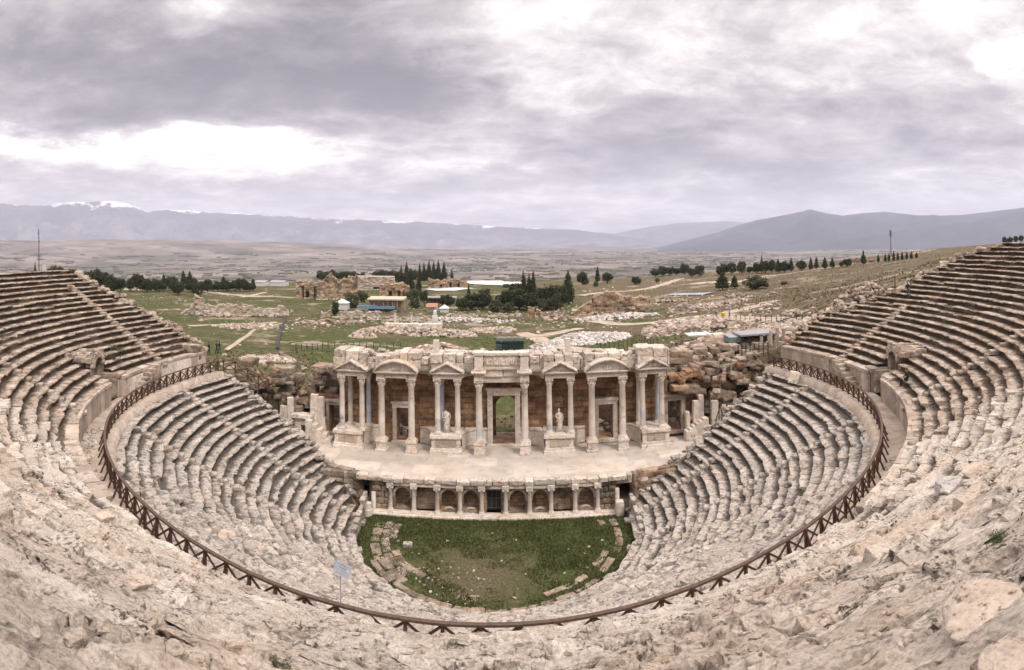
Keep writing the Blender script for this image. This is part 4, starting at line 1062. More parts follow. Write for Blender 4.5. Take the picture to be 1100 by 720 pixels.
for x, w, z1, rz, tl in ((-23.0, .8, 6.0, .1, .05), (-22.1, .55, 6.9, 0, -.02), (-19.7, .75, 7.4, .1, .03), (-18.9, .6, 7.2, -.1, .0), (-18.5, .5, 5.2, .1, -.1)):
    mb.M = Matrix.Translation((x, 56.6, 2.9)) @ Matrix.Rotation(tl, 4, 'Y') @ Matrix.Rotation(rz, 4, 'Z'); mb.rough(-w / 2, w / 2, -.25, .25, 0, z1 - 2.9, .04, 6, .06)
mb.build('upright_slab', M['marble'], lr)
mb = MB()
for k in range(6): mb.rough(-20.2 + .5 * k, -19.5 + .5 * k, 55.4, 56.5, 2.9, 5.1 - .4 * k, .06, 4, .1)
mb.build('stair_flank', M['marble'], lr)
C = []; S = []; rg = np.random.default_rng(13)
for i in range(80):
    s_ = rg.uniform(.25, .8); C.append((rg.uniform(-27, -18.5), rg.uniform(56.6, 60), rg.choice([3.2, 5.0, 6.8, 8.6]) + rg.normal(0, .8))); S.append((s_ * 1.5, s_, s_ * .7))
mb = MB(); rocks(mb, C, S, 18); mb.build('fallen_stones', M['ruin'], lr, kind='stuff')
loc_children(lr)
rr_ = empty('side_ruin', (20, 57, ZS), 'brown hollowed wall and big stacked rounded blocks beside the right end of the stage front', 'ruin')
masonry('hollow_wall', M['brown'], rr_, 15.3, 17.2, 57.6, 59.4, 7.1, interp([15.3, 17.2], [10.4, 10.2]), (.5, .7), (.8, 1.4), .08, 11)
masonry('hollow_wall', M['ruin'], rr_, 17.2, 21.6, 57.9, 59.8, 2.9, interp([17.2, 19.5, 21.6], [10.3, 10.0, 8.8]), (.5, .7), (.8, 1.4), .1, 12)
mb = MB()
for k in range(8):
    t = math.pi * (.05 + .13 * k); r = 1.5; x = 17.7 - r * math.cos(t); z = 7.6 + r * math.sin(t)
    mb.M = Matrix.Translation((x, 57.6, z)) @ Matrix.Rotation(t - math.pi / 2, 4, 'Y'); mb.rough(-.33, .33, -.5 + random.uniform(-.2, .2), .6, -.4, random.uniform(.25, .5), .12, 4, .2)
mb.M = None; mb.box(16.4, 19.0, 58.3, 58.5, 7.0, 9.0); mb.build('hollow_arch', M['brown'], rr_)
mb = MB(); mb.rough(16.0, 18.4, 56.5, 58.2, 7.15, 8.0, .15, 6, .3); mb.build('fallen_lintel', M['ruin'], rr_)
masonry('stacked_blocks', M['ruin'], rr_, 19.6, 24.0, 56.6, 58.6, 2.9, interp([19.6, 20.5, 22, 24], [9.2, 9.5, 8.9, 8.4]), (.5, .8), (.8, 1.6), .1, 13, .14)
masonry('stacked_blocks', M['ruin'], rr_, 23.2, 28.2, 57.6, 60.0, 4.0, interp([23.2, 25, 28.2], [9.0, 9.8, 10.2]), (.55, .85), (1.2, 2.4), .1, 14, .14)
masonry('rear_blocks', M['ruin'], rr_, 16.5, 30, 62, 64, 5, interp([16.5, 19, 22, 26, 30], [10.2, 10.9, 10.3, 10.4, 10.6]), (.5, .8), (1.0, 2.2), .1, 15, .14)
mb = MB()
for x, w, z1, rz, tl in ((17.6, .6, 6.6, .1, .03), (18.3, .5, 7.1, 0, -.02), (19.6, .7, 6.4, .1, .02), (20.4, .6, 5.9, -.3, .05), (16.9, .4, 5.6, .1, -.04)):
    mb.M = Matrix.Translation((x, 56.3, 2.9)) @ Matrix.Rotation(tl, 4, 'Y') @ Matrix.Rotation(rz, 4, 'Z'); mb.rough(-w / 2, w / 2, -.25, .25, 0, z1 - 2.9, .04, 6, .06)
mb.build('upright_slab', M['marble'], rr_)
mb = MB()
for k in range(6): mb.rough(16.4 + .35 * k, 17.0 + .35 * k, 55.3, 56.3, 2.9, 5.0 - .35 * (5 - k) * .6, .06, 4, .1)
mb.build('stair_flank', M['marble'], rr_)
C = []; S = []; rg = np.random.default_rng(3)
for i in range(110):
    s = rg.uniform(.3, .9); C.append((rg.uniform(18.5, 29), rg.uniform(54.4, 60.5), rg.uniform(3.5, 10.5))); S.append((s * 1.4, s, s * .7))
mb = MB(); rocks(mb, C, S, 8); mb.build('fallen_stones', M['ruin'], rr_, kind='stuff')
loc_children(rr_)
# ================================================================== TERRAIN
BPX = np.array([-100, 0, 120, 240, 350, 540, 700, 780, 860, 930, 1000, 1100, 1200.])
DD = np.array([40, 60, 75, 90, 110, 130, 165, 200, 250, 300, 400, 500, 650, 900, 1500, 3000, 6000, 26000.])
VAL = [-60, -115, -150, -165, -170]
TAB = np.array([
 [12, 12, 12, 11, 9, 7.5, 5, 3, 1, 0, -3, -11, -32] + VAL,
 [11, 11, 10.5, 9.5, 8, 6.5, 4.2, 2.3, .6, -.6, -3.5, -11, -32] + VAL,
 [9, 9, 8.8, 8, 6.8, 5.4, 3.6, 2, .4, -.7, -3.5, -11, -32] + VAL,
 [8, 8, 8.0, 7, 5.8, 4.5, 3, 1.5, .3, -.6, -3.5, -11, -32] + VAL,
 [4, 5, 5.2, 4.8, 4.2, 3.4, 2.2, 1, .2, -.4, -3, -11, -32] + VAL,
 [2.3, 2.3, 2.4, 2.3, 2.1, 1.6, .8, .2, -.4, -.9, -3.5, -12, -34] + VAL,
 [6, 6, 5.6, 5, 4.2, 3.3, 2.3, 1.6, 1, .5, -1.5, -9, -30] + VAL,
 [9, 9.6, 8.8, 7.7, 6.4, 5.4, 4.6, 4, 3.2, 2.6, 1.5, -5, -26] + VAL,
 [11.5, 11.5, 10.6, 9.8, 9, 8.4, 7.5, 6.8, 5.9, 5.2, 3.8, 2, -9, -50, -112, -150, -165, -170],
 [14, 14, 14, 13.4, 12.7, 12, 11, 10.2, 9.3, 8.6, 7.4, 6, 2, -30, -100, -150, -165, -170],
 [17, 17, 17, 16.5, 16, 15.6, 15, 14.5, 14, 13.5, 13, 12.4, 10.5, 5, -60, -140, -165, -170],
 [19.5, 19.5, 19.5, 19.4, 19.3, 19.2, 19.1, 19, 18.9, 18.7, 18.4, 18, 17.4, 15, 0, -110, -160, -170],
 [20, 20, 20, 20, 20, 20, 20, 20, 20, 20, 20, 20, 19, 17, 5, -100, -160, -170]])
LD = np.log(DD)
def smooth_cols(T, n=600):
    g = np.linspace(LD[0], LD[-1], n); out = np.array([np.interp(g, LD, r) for r in T])
    k = np.hanning(21); k /= k.sum(); pad = np.pad(out, ((0, 0), (10, 10)), 'edge'); out = np.array([np.convolve(r, k, 'valid') for r in pad])
    b = np.linspace(BPX[0], BPX[-1], 261); o2 = np.array([np.interp(b, BPX, out[:, i]) for i in range(n)]).T
    k = np.hanning(15); k /= k.sum(); pad = np.pad(o2, ((7, 7), (0, 0)), 'edge'); o2 = np.array([np.convolve(pad[:, i], k, 'valid') for i in range(n)]).T
    return g, b, o2
_g, _b, _T = smooth_cols(TAB)
def table(px, d):
    px = np.clip(px, _b[0], _b[-1]); l = np.clip(np.log(np.maximum(d, 1)), _g[0], _g[-1])
    u = (px - _b[0]) / (_b[1] - _b[0]); v = (l - _g[0]) / (_g[1] - _g[0])
    i = np.clip(u.astype(int), 0, len(_b) - 2); j = np.clip(v.astype(int), 0, len(_g) - 2); fu = u - i; fv = v - j
    return (_T[i, j] * (1 - fu) + _T[i + 1, j] * fu) * (1 - fv) + (_T[i, j + 1] * (1 - fu) + _T[i + 1, j + 1] * fu) * fv
def ground_raw(x, y):
    x = np.asarray(x, float); y = np.asarray(y, float)
    d = np.hypot(x, y); th = np.arctan2(x, y)
    z = table(550 + F * th, d)
    P = np.stack([x, y, 0 * x], -1)
    amp = sstep(55, 90, d) * (.35 + .6 * sstep(150, 500, d)); z = z + amp * fbm(P / 28, 4, 5) + .5 * amp * fbm(P / 7., 3, 6)
    far = sstep(900, 2500, d); z = z + far * 14 * fbm(P / 900, 4, 12)
    # low rolling hills on the far side of the plain, higher to the left
    b = 550 + F * th
    hl = sstep(5000, 9000, d) * sstep(16000, 10500, d) * np.interp(b, [-200, 0, 120, 300, 430, 560, 700, 1300], [300, 300, 300, 235, 140, 60, 20, 20])
    z = z + hl * (.85 + .55 * fbm(P / 2600, 5, 15))
    return z
def rmax(a): return np.where(a < 0, 44.6, 48.6)
def ground(x, y):
    x = np.asarray(x, float); y = np.asarray(y, float); z = ground_raw(x, y)
    th = np.abs(np.arctan2(x, y)); z = np.where(th > 1.15, 19.6 + 0 * z, z)
    R = np.hypot(x - CX, y - CY); a = np.degrees(np.arctan2(x - CX, -(y - CY)))
    pit = ((R < 50.3) & (y < 53.5)) | ((np.abs(x - CX) < 33.5) & (y < 55.6)) | ((np.abs(x + 1) < 31) & (y < 58.5)) | ((np.abs(x + 1) < 20) & (y < 62.5))
    return np.where(pit, -1.2, z)
def hit(px, py, dmin=62., dmax=26000.):
    d = ray(px, py); h = math.hypot(d[0], d[1]); r = np.exp(np.linspace(math.log(dmin), math.log(dmax), 4000))
    z = ZC + d[2] / h * r; g = ground_raw(d[0] / h * r, d[1] / h * r); k = np.where(z < g)[0]
    if not len(k): return None
    r_ = r[k[0]]; x, y = d[0] / h * r_, d[1] / h * r_
    return x, y, float(ground_raw(x, y)), r_

def mat_ground():
    m, nt, b = newmat('hillside_ground', .97, .1)
    P = nt.n('ShaderNodeNewGeometry').outputs['Position']
    sep = nt.n('ShaderNodeSeparateXYZ'); nt.put(sep.inputs[0], P)
    dist = nt.n('ShaderNodeVectorMath', operation='LENGTH'); nt.put(dist.inputs[0], P); dist = dist.outputs['Value']
    g = nt.ramp(nt.noise(P, .9, 9, .7), [(.28, (.032, .039, .014)), (.5, (.070, .078, .027)), (.72, (.145, .135, .062))])
    dry = nt.ramp(nt.noise(P, 1.1, 9, .7), [(.3, (.06, .045, .025)), (.52, (.125, .097, .058)), (.74, (.23, .19, .13))])
    # the right-hand hillside (east of the hollow) is dry, and bare patches run everywhere
    side = nt.math('MULTIPLY_ADD', sep.outputs[0], .0075, -.28)
    k = nt.math('ADD', nt.math('MULTIPLY', nt.noise(P, .045, 8, .72), 2.2), nt.math('MINIMUM', nt.math('MAXIMUM', side, -.22), .42))
    c = nt.mix(nt.ramp(k, [(.93, 0), (1.2, 1)]), g, dry)
    pale = nt.ramp(nt.math('ADD', nt.noise(P, .06, 8, .7), nt.math('MULTIPLY', nt.noise(P, .9, 3), .15)), [(.635, 0), (.70, 1)])
    c = nt.mix(nt.math('MULTIPLY', pale, .75), c, (.36, .29, .22))
    # the plain: fields, tilled land, groves
    vo = nt.n('ShaderNodeTexVoronoi'); nt.put(vo.inputs['Vector'], nt.mapping(P, (1, .8, 0), (0, 0, .35))); vo.inputs['Scale'].default_value = .0026; vo.inputs['Randomness'].default_value = .8
    vs = nt.n('ShaderNodeSeparateColor'); nt.put(vs.inputs[0], vo.outputs['Color'])
    f = nt.ramp(vs.outputs[0], [(.0, (.05, .058, .036)), (.25, (.15, .115, .085)), (.45, (.24, .19, .155)), (.6, (.085, .095, .05)), (.8, (.33, .265, .22)), (1., (.17, .14, .115))])
    pl = nt.ramp(nt.noise(P, .0011, 7, .65), [(.38, (.045, .046, .036)), (.5, (.16, .13, .11)), (.62, (.32, .265, .235))])
    f = nt.mix(.55, f, pl)
    gr = nt.ramp(nt.noise(nt.mapping(P, (1, 2.2, 0)), .0022, 8, .72), [(.54, 0), (.60, 1)]); f = nt.mix(nt.math('MULTIPLY', gr, .85), f, (.035, .042, .03))
    town = nt.math('MULTIPLY', nt.ramp(nt.noise(P, .03, 2, .5), [(.62, 0), (.66, 1)]), nt.ramp(nt.noise(P, .00065, 4, .6), [(.55, 0), (.62, 1)]))
    f = nt.mix(nt.math('MULTIPLY', town, .75), f, (.6, .55, .52))
    c = nt.mix(nt.ramp(nt.math('MULTIPLY', dist, .001), [(.55, 0), (.95, 1)]), c, f)
    nt.put(b.inputs['Base Color'], c); bump(nt, b, nt.noise(P, 2., 7, .7), .8, .15)
    return m
def ringgrid(th, rs, zf, name, mat, kind='structure'):
    T, R = np.meshgrid(th, rs, indexing='ij'); x, y = R * np.sin(T), R * np.cos(T)
    P = np.stack([x, y, zf(x, y)], -1); mb = MB(); mb.grid(P[:, ::1]); o = mb.build(name, mat, kind=kind, smooth=True); o.data.flip_normals() if False else None; return o
TH = np.concatenate([np.linspace(-math.pi, -1.12, 60), np.linspace(-1.1, 1.1, 820), np.linspace(1.12, math.pi, 60)])
RS = np.concatenate([np.linspace(1, 52, 46), np.exp(np.linspace(math.log(52.5), math.log(600), 290)), np.exp(np.linspace(math.log(610), math.log(30000), 130))])
ringgrid(TH, RS, ground, 'ground', mat_ground())

# mountains -------------------------------------------------------------
def mountain(name, d0, ridge, base_z, snow, col, seed, depth=4500):
    """a range whose crest stands at distance d0, rising from the plain"""
    ridge = np.array(ridge, float); th = np.linspace((ridge[0, 0] - 550) / F, (ridge[-1, 0] - 550) / F, 420)
    pxs = 550 + F * th; top = np.interp(pxs, ridge[:, 0], ridge[:, 1])
    dz = np.array([ray(p, q)[2] / math.hypot(*ray(p, q)[:2]) for p, q in zip(pxs, top)])
    H = ZC + dz * d0
    s = np.linspace(-1, .6, 70); P = np.zeros((len(th), len(s), 3))
    for j, u in enumerate(s):
        r = d0 + u * depth; x, y = r * np.sin(th), r * np.cos(th); q = np.stack([x, y, 0 * x], -1)
        prof = np.clip(1 - abs(u), 0, 1) ** 1.15
        rid = 1 - np.abs(fbm(q / 1500, 5, seed)) * 1.6; rough = (rid - .6) * .55 * (1 - prof) * prof * 4
        P[:, j] = np.stack([x, y, base_z + (H - base_z) * (prof + rough + .03 * fbm(q / 400, 3, seed + 3) * (prof > 0))], -1)
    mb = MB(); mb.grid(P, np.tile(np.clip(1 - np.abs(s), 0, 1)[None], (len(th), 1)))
    m, nt, b = newmat(name + '_slopes', .95, .1); G = nt.n('ShaderNodeNewGeometry'); pos = G.outputs['Position']
    c = nt.ramp(nt.noise(pos, .0009, 8, .65), [(.35, tuple(v * .7 for v in col)), (.65, tuple(v * 1.35 for v in col))])
    if snow:
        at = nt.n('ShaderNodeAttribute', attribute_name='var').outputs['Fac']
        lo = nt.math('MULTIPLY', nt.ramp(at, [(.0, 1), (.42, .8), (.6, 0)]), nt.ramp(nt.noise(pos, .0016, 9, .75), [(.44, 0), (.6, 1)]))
        c = nt.mix(nt.math('MULTIPLY', lo, .55), c, (.36, .34, .34))  # pale foot of the range: light rock plus bright mist painted in
        k = nt.math('ADD', at, nt.math('MULTIPLY_ADD', nt.noise(pos, .0016, 8, .75), .7, -.35))
        c = nt.mix(nt.ramp(k, [(.965, 0), (1.06, 1)]), c, (.82, .82, .85))
    nt.put(b.inputs['Base Color'], c)
    return mb.build(name, m, kind='structure', smooth=True)
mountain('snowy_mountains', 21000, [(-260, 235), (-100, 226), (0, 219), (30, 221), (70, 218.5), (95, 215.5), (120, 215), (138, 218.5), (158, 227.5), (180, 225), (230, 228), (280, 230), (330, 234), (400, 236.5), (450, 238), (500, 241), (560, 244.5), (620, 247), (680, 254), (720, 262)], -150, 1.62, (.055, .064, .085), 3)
mountain('pale_mountains', 24000, [(600, 262), (670, 249), (700, 243), (740, 239), (780, 238), (830, 240), (900, 244), (1000, 250), (1150, 258)], -150, 0, (.09, .09, .10), 5)
mountain('blue_mountains', 13500, [(700, 268), (735, 258.5), (770, 250), (790, 243), (815, 236), (840, 231), (862, 227.5), (870, 225), (882, 227.5), (905, 231.5), (925, 229), (950, 227.5), (985, 231), (1030, 231.5), (1060, 228), (1100, 222.5), (1160, 219), (1300, 224)], -160, 0, (.045, .056, .08), 9)

# paths -----------------------------------------------------------------
M['path'] = stone('pale_track', (.30, .24, .185), (.42, .345, .28), (.52, .44, .37), .5, stain_pos=.68, spot_pos=.72, warm_amt=.3, bmp=.3)
def drape(name, px_pts, width, mat=None, kind='structure', lift=.09):
    W = [hit(*p) for p in px_pts]; W = [Vector((w[0], w[1], 0)) for w in W if w]
    pts = []
    for a, b in zip(W[:-1], W[1:]):
        n = max(2, int((b - a).length / 1.2)); pts += [a.lerp(b, i / n) for i in range(n)]
    pts.append(W[-1]); P = np.zeros((len(pts), 5, 3))
    sm = np.array([[p.x, p.y] for p in pts])
    k = np.ones(9) / 9; pad = np.pad(sm, ((4, 4), (0, 0)), 'edge'); sm = np.stack([np.convolve(pad[:, i], k, 'valid') for i in (0, 1)], 1)
    t = np.gradient(sm, axis=0); t /= np.linalg.norm(t, axis=1, keepdims=True) + 1e-9; nrm = np.stack([-t[:, 1], t[:, 0]], 1)
    for j, u in enumerate(np.linspace(-.5, .5, 5)):
        w = width * (1 + .25 * fbm(np.stack([sm[:, 0] * .3, sm[:, 1] * .3 + j, sm[:, 0] * 0], -1), 2, 3))
        q = sm + nrm * (u * w)[:, None]; P[:, j, :2] = q; P[:, j, 2] = ground(q[:, 0], q[:, 1]) + lift - (.12 if j in (0, 4) else 0)
    mb = MB(); mb.grid(P); return mb.build(name, mat or M['path'], kind=kind, smooth=True)
drape('path', [(205, 312), (225, 314), (255, 317), (275, 319), (300, 319), (335, 320)], 5)
drape('path', [(135, 312), (147, 310.5), (160, 309)], 16)
drape('path', [(257, 320), (272, 317), (286, 314)], 3.5)
drape('path', [(240, 377), (252, 370), (264, 362), (272, 355), (277, 351)], .9)
drape('path', [(195, 350), (230, 349), (280, 348), (300, 346)], 2)
drape('path', [(625, 343), (665, 349), (700, 347), (730, 342), (752, 340), (765, 338)], 4.5)
drape('path', [(560, 357), (572, 362), (590, 360), (625, 352)], 4)
drape('path', [(620, 318), (650, 314), (690, 311), (715, 305), (727, 300), (738, 299)], 6)
drape('path', [(738, 306), (760, 303), (790, 303), (820, 298)], 14)
drape('path', [(752, 340), (778, 339), (800, 342), (830, 343), (862, 344), (900, 342)], 4.5)
drape('path', [(770, 337), (790, 334), (810, 330), (822, 326), (829, 323)], 7)
drape('path', [(800, 299), (840, 295), (880, 289), (930, 282), (970, 274), (1005, 268)], 4)
drape('path', [(572, 362), (590, 369), (612, 375), (640, 377)], 4)
# travertine terrace at the edge of the plateau
M['travertine'] = plain('white_travertine', (.66, .62, .58), .8, .2, .1, .05)
drape('travertine_terrace', [(487, 301.5), (500, 302.5), (520, 304), (540, 305), (562, 306)], 26, M['travertine'], lift=.5)
drape('travertine_terrace', [(455, 312), (480, 311), (500, 310)], 16, M['travertine'], lift=.4)
M['pond'] = plain('pale_pool_water', (.36, .40, .43), .12, .5, .05)
drape('pool', [(720, 316.5), (740, 316.3), (766, 315.5)], 7, M['pond'], lift=.35)
mb = MB()
for (px, py, w, h) in ((918, 252, 16, 1), (982, 249, 9, 1)):
    pass

# ------------------------------------------------------------------ stones over the field
rg = np.random.default_rng(90); pts = []; S = []
d = np.exp(rg.uniform(math.log(64), math.log(330), 26000)); t = rg.uniform(-.62, .62, 26000); x, y = d * np.sin(t), d * np.cos(t)
k = fbm(np.stack([x / 18, y / 18, 0 * x], -1), 4, 4) + .35 * fbm(np.stack([x / 60, y / 60, 0 * x], -1), 2, 8)
ok = (rg.random(26000) < np.clip(.05 + k * .9, .015, 1)) & (t < .45) & ~((np.abs(x + 1) < 7) & (y < 115)) ; x, y = x[ok], y[ok]; z = ground(x, y); ok = z > -1; x, y, z = x[ok], y[ok], z[ok]
s = rg.gamma(1.6, .14, len(x)) + .10
mb = MB(); rocks(mb, np.stack([x, y, z + s * .1], -1), np.stack([s * 1.5, s * 1.1, s * .75], -1), 5)
tag(mb.build('field_stones', M['rubble']), 'pale fallen stones strewn over the green field behind the stage front', 'stones', kind='stuff')
# tufts of grass and scrub on the field
M['field_grass'] = foliage('field_grass_blades', (.04, .048, .017), (.115, .115, .045))
def tufts(name, n, dr, tr, hs, mat, seed, label, cat):
    rg = np.random.default_rng(seed); d = np.exp(rg.uniform(math.log(dr[0]), math.log(dr[1]), n)); t = rg.uniform(*tr, n); x, y = d * np.sin(t), d * np.cos(t)
    k = fbm(np.stack([x / 15, y / 15, 0 * x], -1), 3, seed); ok = k > -.05; x, y, d = x[ok], y[ok], d[ok]; z = ground(x, y); ok = z > -1; x, y, z, d = x[ok], y[ok], z[ok], d[ok]; n = len(x)
    m = 6; a = rg.uniform(0, 6.28, (n, m)); h = rg.uniform(*hs, (n, 1)) * (1 + rg.uniform(-.3, .3, (n, m))); w = h * .35
    bx = x[:, None] + rg.normal(0, .3, (n, m)) * h; by = y[:, None] + rg.normal(0, .3, (n, m)) * h; zz = np.repeat(z[:, None], m, 1)
    V = np.stack([np.stack([bx - w * np.cos(a), by - w * np.sin(a), zz - .05], -1), np.stack([bx + w * np.cos(a), by + w * np.sin(a), zz - .05], -1), np.stack([bx + rg.normal(0, .3, (n, m)) * h, by + rg.normal(0, .3, (n, m)) * h, zz + h], -1)], 2)
    mb = MB(); mb.add(V.reshape(-1, 3), np.arange(n * m * 3).reshape(-1, 3), np.repeat(rg.uniform(-1, 1, n * m), 3)); tag(mb.build(name, mat), label, cat, kind='stuff')
tufts('field_grass', 16000, (64, 260), (-.62, .62), (.08, .26), M['field_grass'], 51, 'short green grass tufts over the field behind the stage front', 'grass')
tufts('hillside_scrub', 3500, (70, 420), (.38, .80), (.15, .45), M['dry'], 52, 'low dry scrub on the brown hillside beyond the upper seats', 'scrub')

# ------------------------------------------------------------------ heaps and ruins
def heap(name, label, px, py, half_w, hgt, n, mat, s=(.4, 1.1), depth=None, cat='rubble heap', seed=0, flat=1., kind='stuff'):
    w = hit(px, py); wx = half_w / F * w[3]; depth = depth or wx * .6; rg = np.random.default_rng(seed + int(px * 7 + py))
    u = rg.uniform(-1, 1, (n * 2, 2)); u = u[(u ** 2).sum(1) < 1][:n]; x = w[0] + u[:, 0] * wx; y = w[1] + u[:, 1] * depth
    hh = hgt / F * w[3] * (1 - (u ** 2).sum(1) ** flat) * (.7 + .5 * fbm(np.stack([x / 3, y / 3, 0 * x], -1), 2, 2)); z = ground(x, y) + hh * rg.uniform(.2, 1, len(u)) ** .5
    q = rg.uniform(*s, len(u)); mb = MB(); c = np.array([w[0], w[1], w[2]])
    rocks(mb, np.stack([x, y, z], -1) - c, np.stack([q * 1.4, q * 1.1, q * .8], -1), seed)
    core = MB(); o = mb.build(name, mat); o.location = c; return tag(o, label, cat, kind=kind)
M['ruin_mid'] = stone('brown_rubble_stone', (.22, .165, .12), (.36, .285, .22), (.5, .42, .34), 1.4, stain_pos=.58, warm=(.38, .24, .14), warm_amt=.5, var=.4, bmp=.5)
R_, W_ = M['rubble'], M['white_rubble']
heap('rubble_heap', 'large heap of white broken stones beside the gravel track behind the stage front', 634, 365, 44, 8, 900, W_, (.3, .8), 8)
heap('rubble_heap', 'small white stone heap just beyond the dark green container', 581, 379, 17, 11, 300, W_, (.25, .65), 4)
heap('rubble_heap', 'brown rubble heap behind the left pillar stump', 474, 378, 27, 12, 420, R_, (.3, .8), 5)
heap('rubble_heap', 'rounded pinkish heap of small stones on the green slope', 390, 362, 14, 9, 300, R_, (.25, .6), 4)
heap('rubble_heap', 'long low spread of pinkish stones below the standing columns', 450, 358, 62, 7, 800, R_, (.3, .8), 6, flat=2)
heap('rubble_heap', 'long strip of pale stones between the two white heaps', 530, 356, 26, 4, 260, R_, (.3, .8), 4, flat=2)
heap('rubble_heap', 'pale stone bank running beside the white gravel path on the right', 735, 352, 45, 9, 600, R_, (.4, 1.2), 7, flat=2)
heap('rubble_heap', 'white stone spread below the big standing ruin wall', 662, 342, 46, 4, 420, W_, (.3, .8), 6, flat=2)
heap('rubble_heap', 'brown rubble bank in front of the flat roofed shelter', 770, 374, 55, 13, 900, M['ruin_mid'], (.35, 1.1), 7, flat=1.5)
heap('rubble_heap', 'wide brown rubble field above the right side ruin', 745, 383, 32, 12, 420, M['ruin_mid'], (.4, 1.3), 5, flat=1.5)
heap('rubble_heap', 'stone bank beyond the shelter near the curved path', 835, 357, 40, 8, 320, R_, (.4, 1.0), 6, flat=2)
heap('rubble_heap', 'low stone spread on the grass below the broken rubble wall', 262, 352, 28, 3, 120, R_, (.3, .8), 6, flat=2)
heap('rubble_heap', 'small brown heap on the slope near the walkers', 276, 352, 8, 5, 90, R_, (.3, .7), 3)
heap('rubble_heap', 'low reddish stone scatter at the foot of the green slope', 275, 388, 14, 4, 120, R_, (.3, .8), 3, flat=2)
heap('rubble_heap', 'dark stone scatter on the grass beside the left ruin', 300, 387, 14, 4, 110, R_, (.3, .8), 3, flat=2)
heap('rubble_heap', 'pale broken stones in front of the pond on the right', 765, 328, 45, 3, 260, R_, (.35, .9), 7, flat=2)
heap('rubble_heap', 'white stone scatter around the foot of the dark trees', 500, 345, 55, 3, 220, W_, (.3, .8), 5, flat=2)
# collapsed slope at the right end of the upper seats
def rmound():
    o = empty('collapsed_mound', (36.4, 55.3, 12.3), 'pale collapsed mound of stones and earth at the broken end of the right upper seats', 'mound')
    n, m = 60, 24; P = np.zeros((n, m, 3))
    for i in range(n):
        for j in range(m):
            a = i / (n - 1) * 2 * math.pi; q = j / (m - 1); P[i, j] = (5.6 * q * math.cos(a) , 4.6 * q * math.sin(a), 6.4 * (1 - q ** 1.7))
    P[..., 0] += .5 * P[..., 2] * .35; nz = fbm(P * .7 + 9, 4, 7); P[..., 2] += .9 * nz * (1 - 0); P[..., 0] += .4 * nz; P[:, 0, :] = P[:, 0, :].mean(0); P[-1] = P[0]
    P[..., 2] -= 1.4
    mb = MB(); mb.grid(P); mb.build('earth_core', M['boulder'], o, smooth=True)
    rg = np.random.default_rng(6); u = rg.uniform(-1, 1, (420, 2)); u = u[(u ** 2).sum(1) < 1]; q = np.sqrt((u ** 2).sum(1)); z = 5.2 * (1 - q ** 1.7); s = rg.uniform(.2, .8, len(u))
    mb = MB(); rocks(mb, np.stack([5.6 * u[:, 0] + z * .17, 4.6 * u[:, 1], z - .05], -1), np.stack([s * 1.4, s, s * .7], -1), 3); mb.build('mound_stones', M['upper'], o, kind='stuff')
rmound()

def ruin_wall(name, label, px0, px1, base, topf, depth, mat, cat='ruin', n=40, amp=.4, openings=(), d=None, holes=0, seed=0):
    """long broken wall; topf(px) gives the skyline row in the photograph's rows"""
    w = hit((px0 + px1) / 2, base) if d is None else None; D = min(w[3], 430.) if d is None else d
    a = Vector(ptr(px0, base, D)); b = Vector(ptr(px1, base, D)); c = (a + b) / 2
    zb = float(ground(np.array([c.x]), np.array([c.y]))[0]) - .4
    o = empty(name, (c.x, c.y, zb), label, cat); L = (b - a).length; mb = MB(); rr = random.Random(seed + int(px0))
    ang = math.atan2(b.y - a.y, b.x - a.x); mb.M = Matrix.Rotation(ang, 4, 'Z')
    nx = max(12, int(L / .35)); xs = np.linspace(-L / 2, L / 2, nx); tt = np.linspace(0, 1, nx)
    zt = np.array([ptr(px0 + (px1 - px0) * t, topf(px0 + (px1 - px0) * t), D)[2] - zb for t in tt])
    q3 = np.stack([xs, 0 * xs, 0 * xs + seed + px0], -1); zt = zt + amp * (1.3 * fbm(q3 * .55, 3, 3) + 1.1 * vnoise(np.floor(q3 / 1.1) * 1.7, 5)); zt = np.maximum(zt, .4)
    nz = 22; u = np.linspace(0, 1, nz)
    def sheet(y, sg):
        P = np.zeros((nx, nz, 3)); P[..., 0] = xs[:, None]; P[..., 2] = zt[:, None] * u[None]; k = P + np.array([0, y + seed * 3, px0])
        P[..., 1] = y + sg * (.5 * fbm(k * .5, 3, 7) + .28 * vnoise(np.stack([np.floor(k[..., 0] / 1.4 + .5 * (np.floor(k[..., 2] / .8) % 2)), np.floor(k[..., 2] / .8), 0 * k[..., 0]], -1) * 1.37, 9))
        if sg < 0:
            for o0, o1, ot in openings:
                msk = ((tt > o0) & (tt < o1))[:, None] & (u[None] < ot); P[..., 1] += msk * min(depth * .55, 2.2)
        return P
    Fp, Bp = sheet(-depth / 2, -1), sheet(depth / 2, 1)
    mb.grid(Fp); mb.grid(Bp[::-1]); mb.grid(np.stack([Fp[:, -1], (Fp[:, -1] + Bp[:, -1]) / 2 + np.stack([0 * xs, 0 * xs, .25 * vnoise(q3 * 1.9, 4)], -1), Bp[:, -1]], 1))
    mb.grid(np.stack([Bp[0], Fp[0]], 0)); mb.grid(np.stack([Fp[-1], Bp[-1]], 0))
    mb.build('wall', mat, o)
    rg = np.random.default_rng(seed + 5); m = int(L * 5); s = rg.uniform(.3, 1., m); mb = MB()
    X = np.stack([rg.uniform(-L / 2, L / 2, m), rg.choice([-1, 1], m) * (depth / 2 + np.abs(rg.normal(0, 1, m))), .2 + rg.uniform(0, .5, m)], -1)
    X = X @ np.array(Matrix.Rotation(ang, 3, 'Z')).T; rocks(mb, X, np.stack([s * 1.4, s, s * .8], -1), seed); mb.build('fallen_stones', M['rubble'], o, kind='stuff')
    return o
ip = lambda xs, ys: (lambda p: float(np.interp(p, xs, ys)))
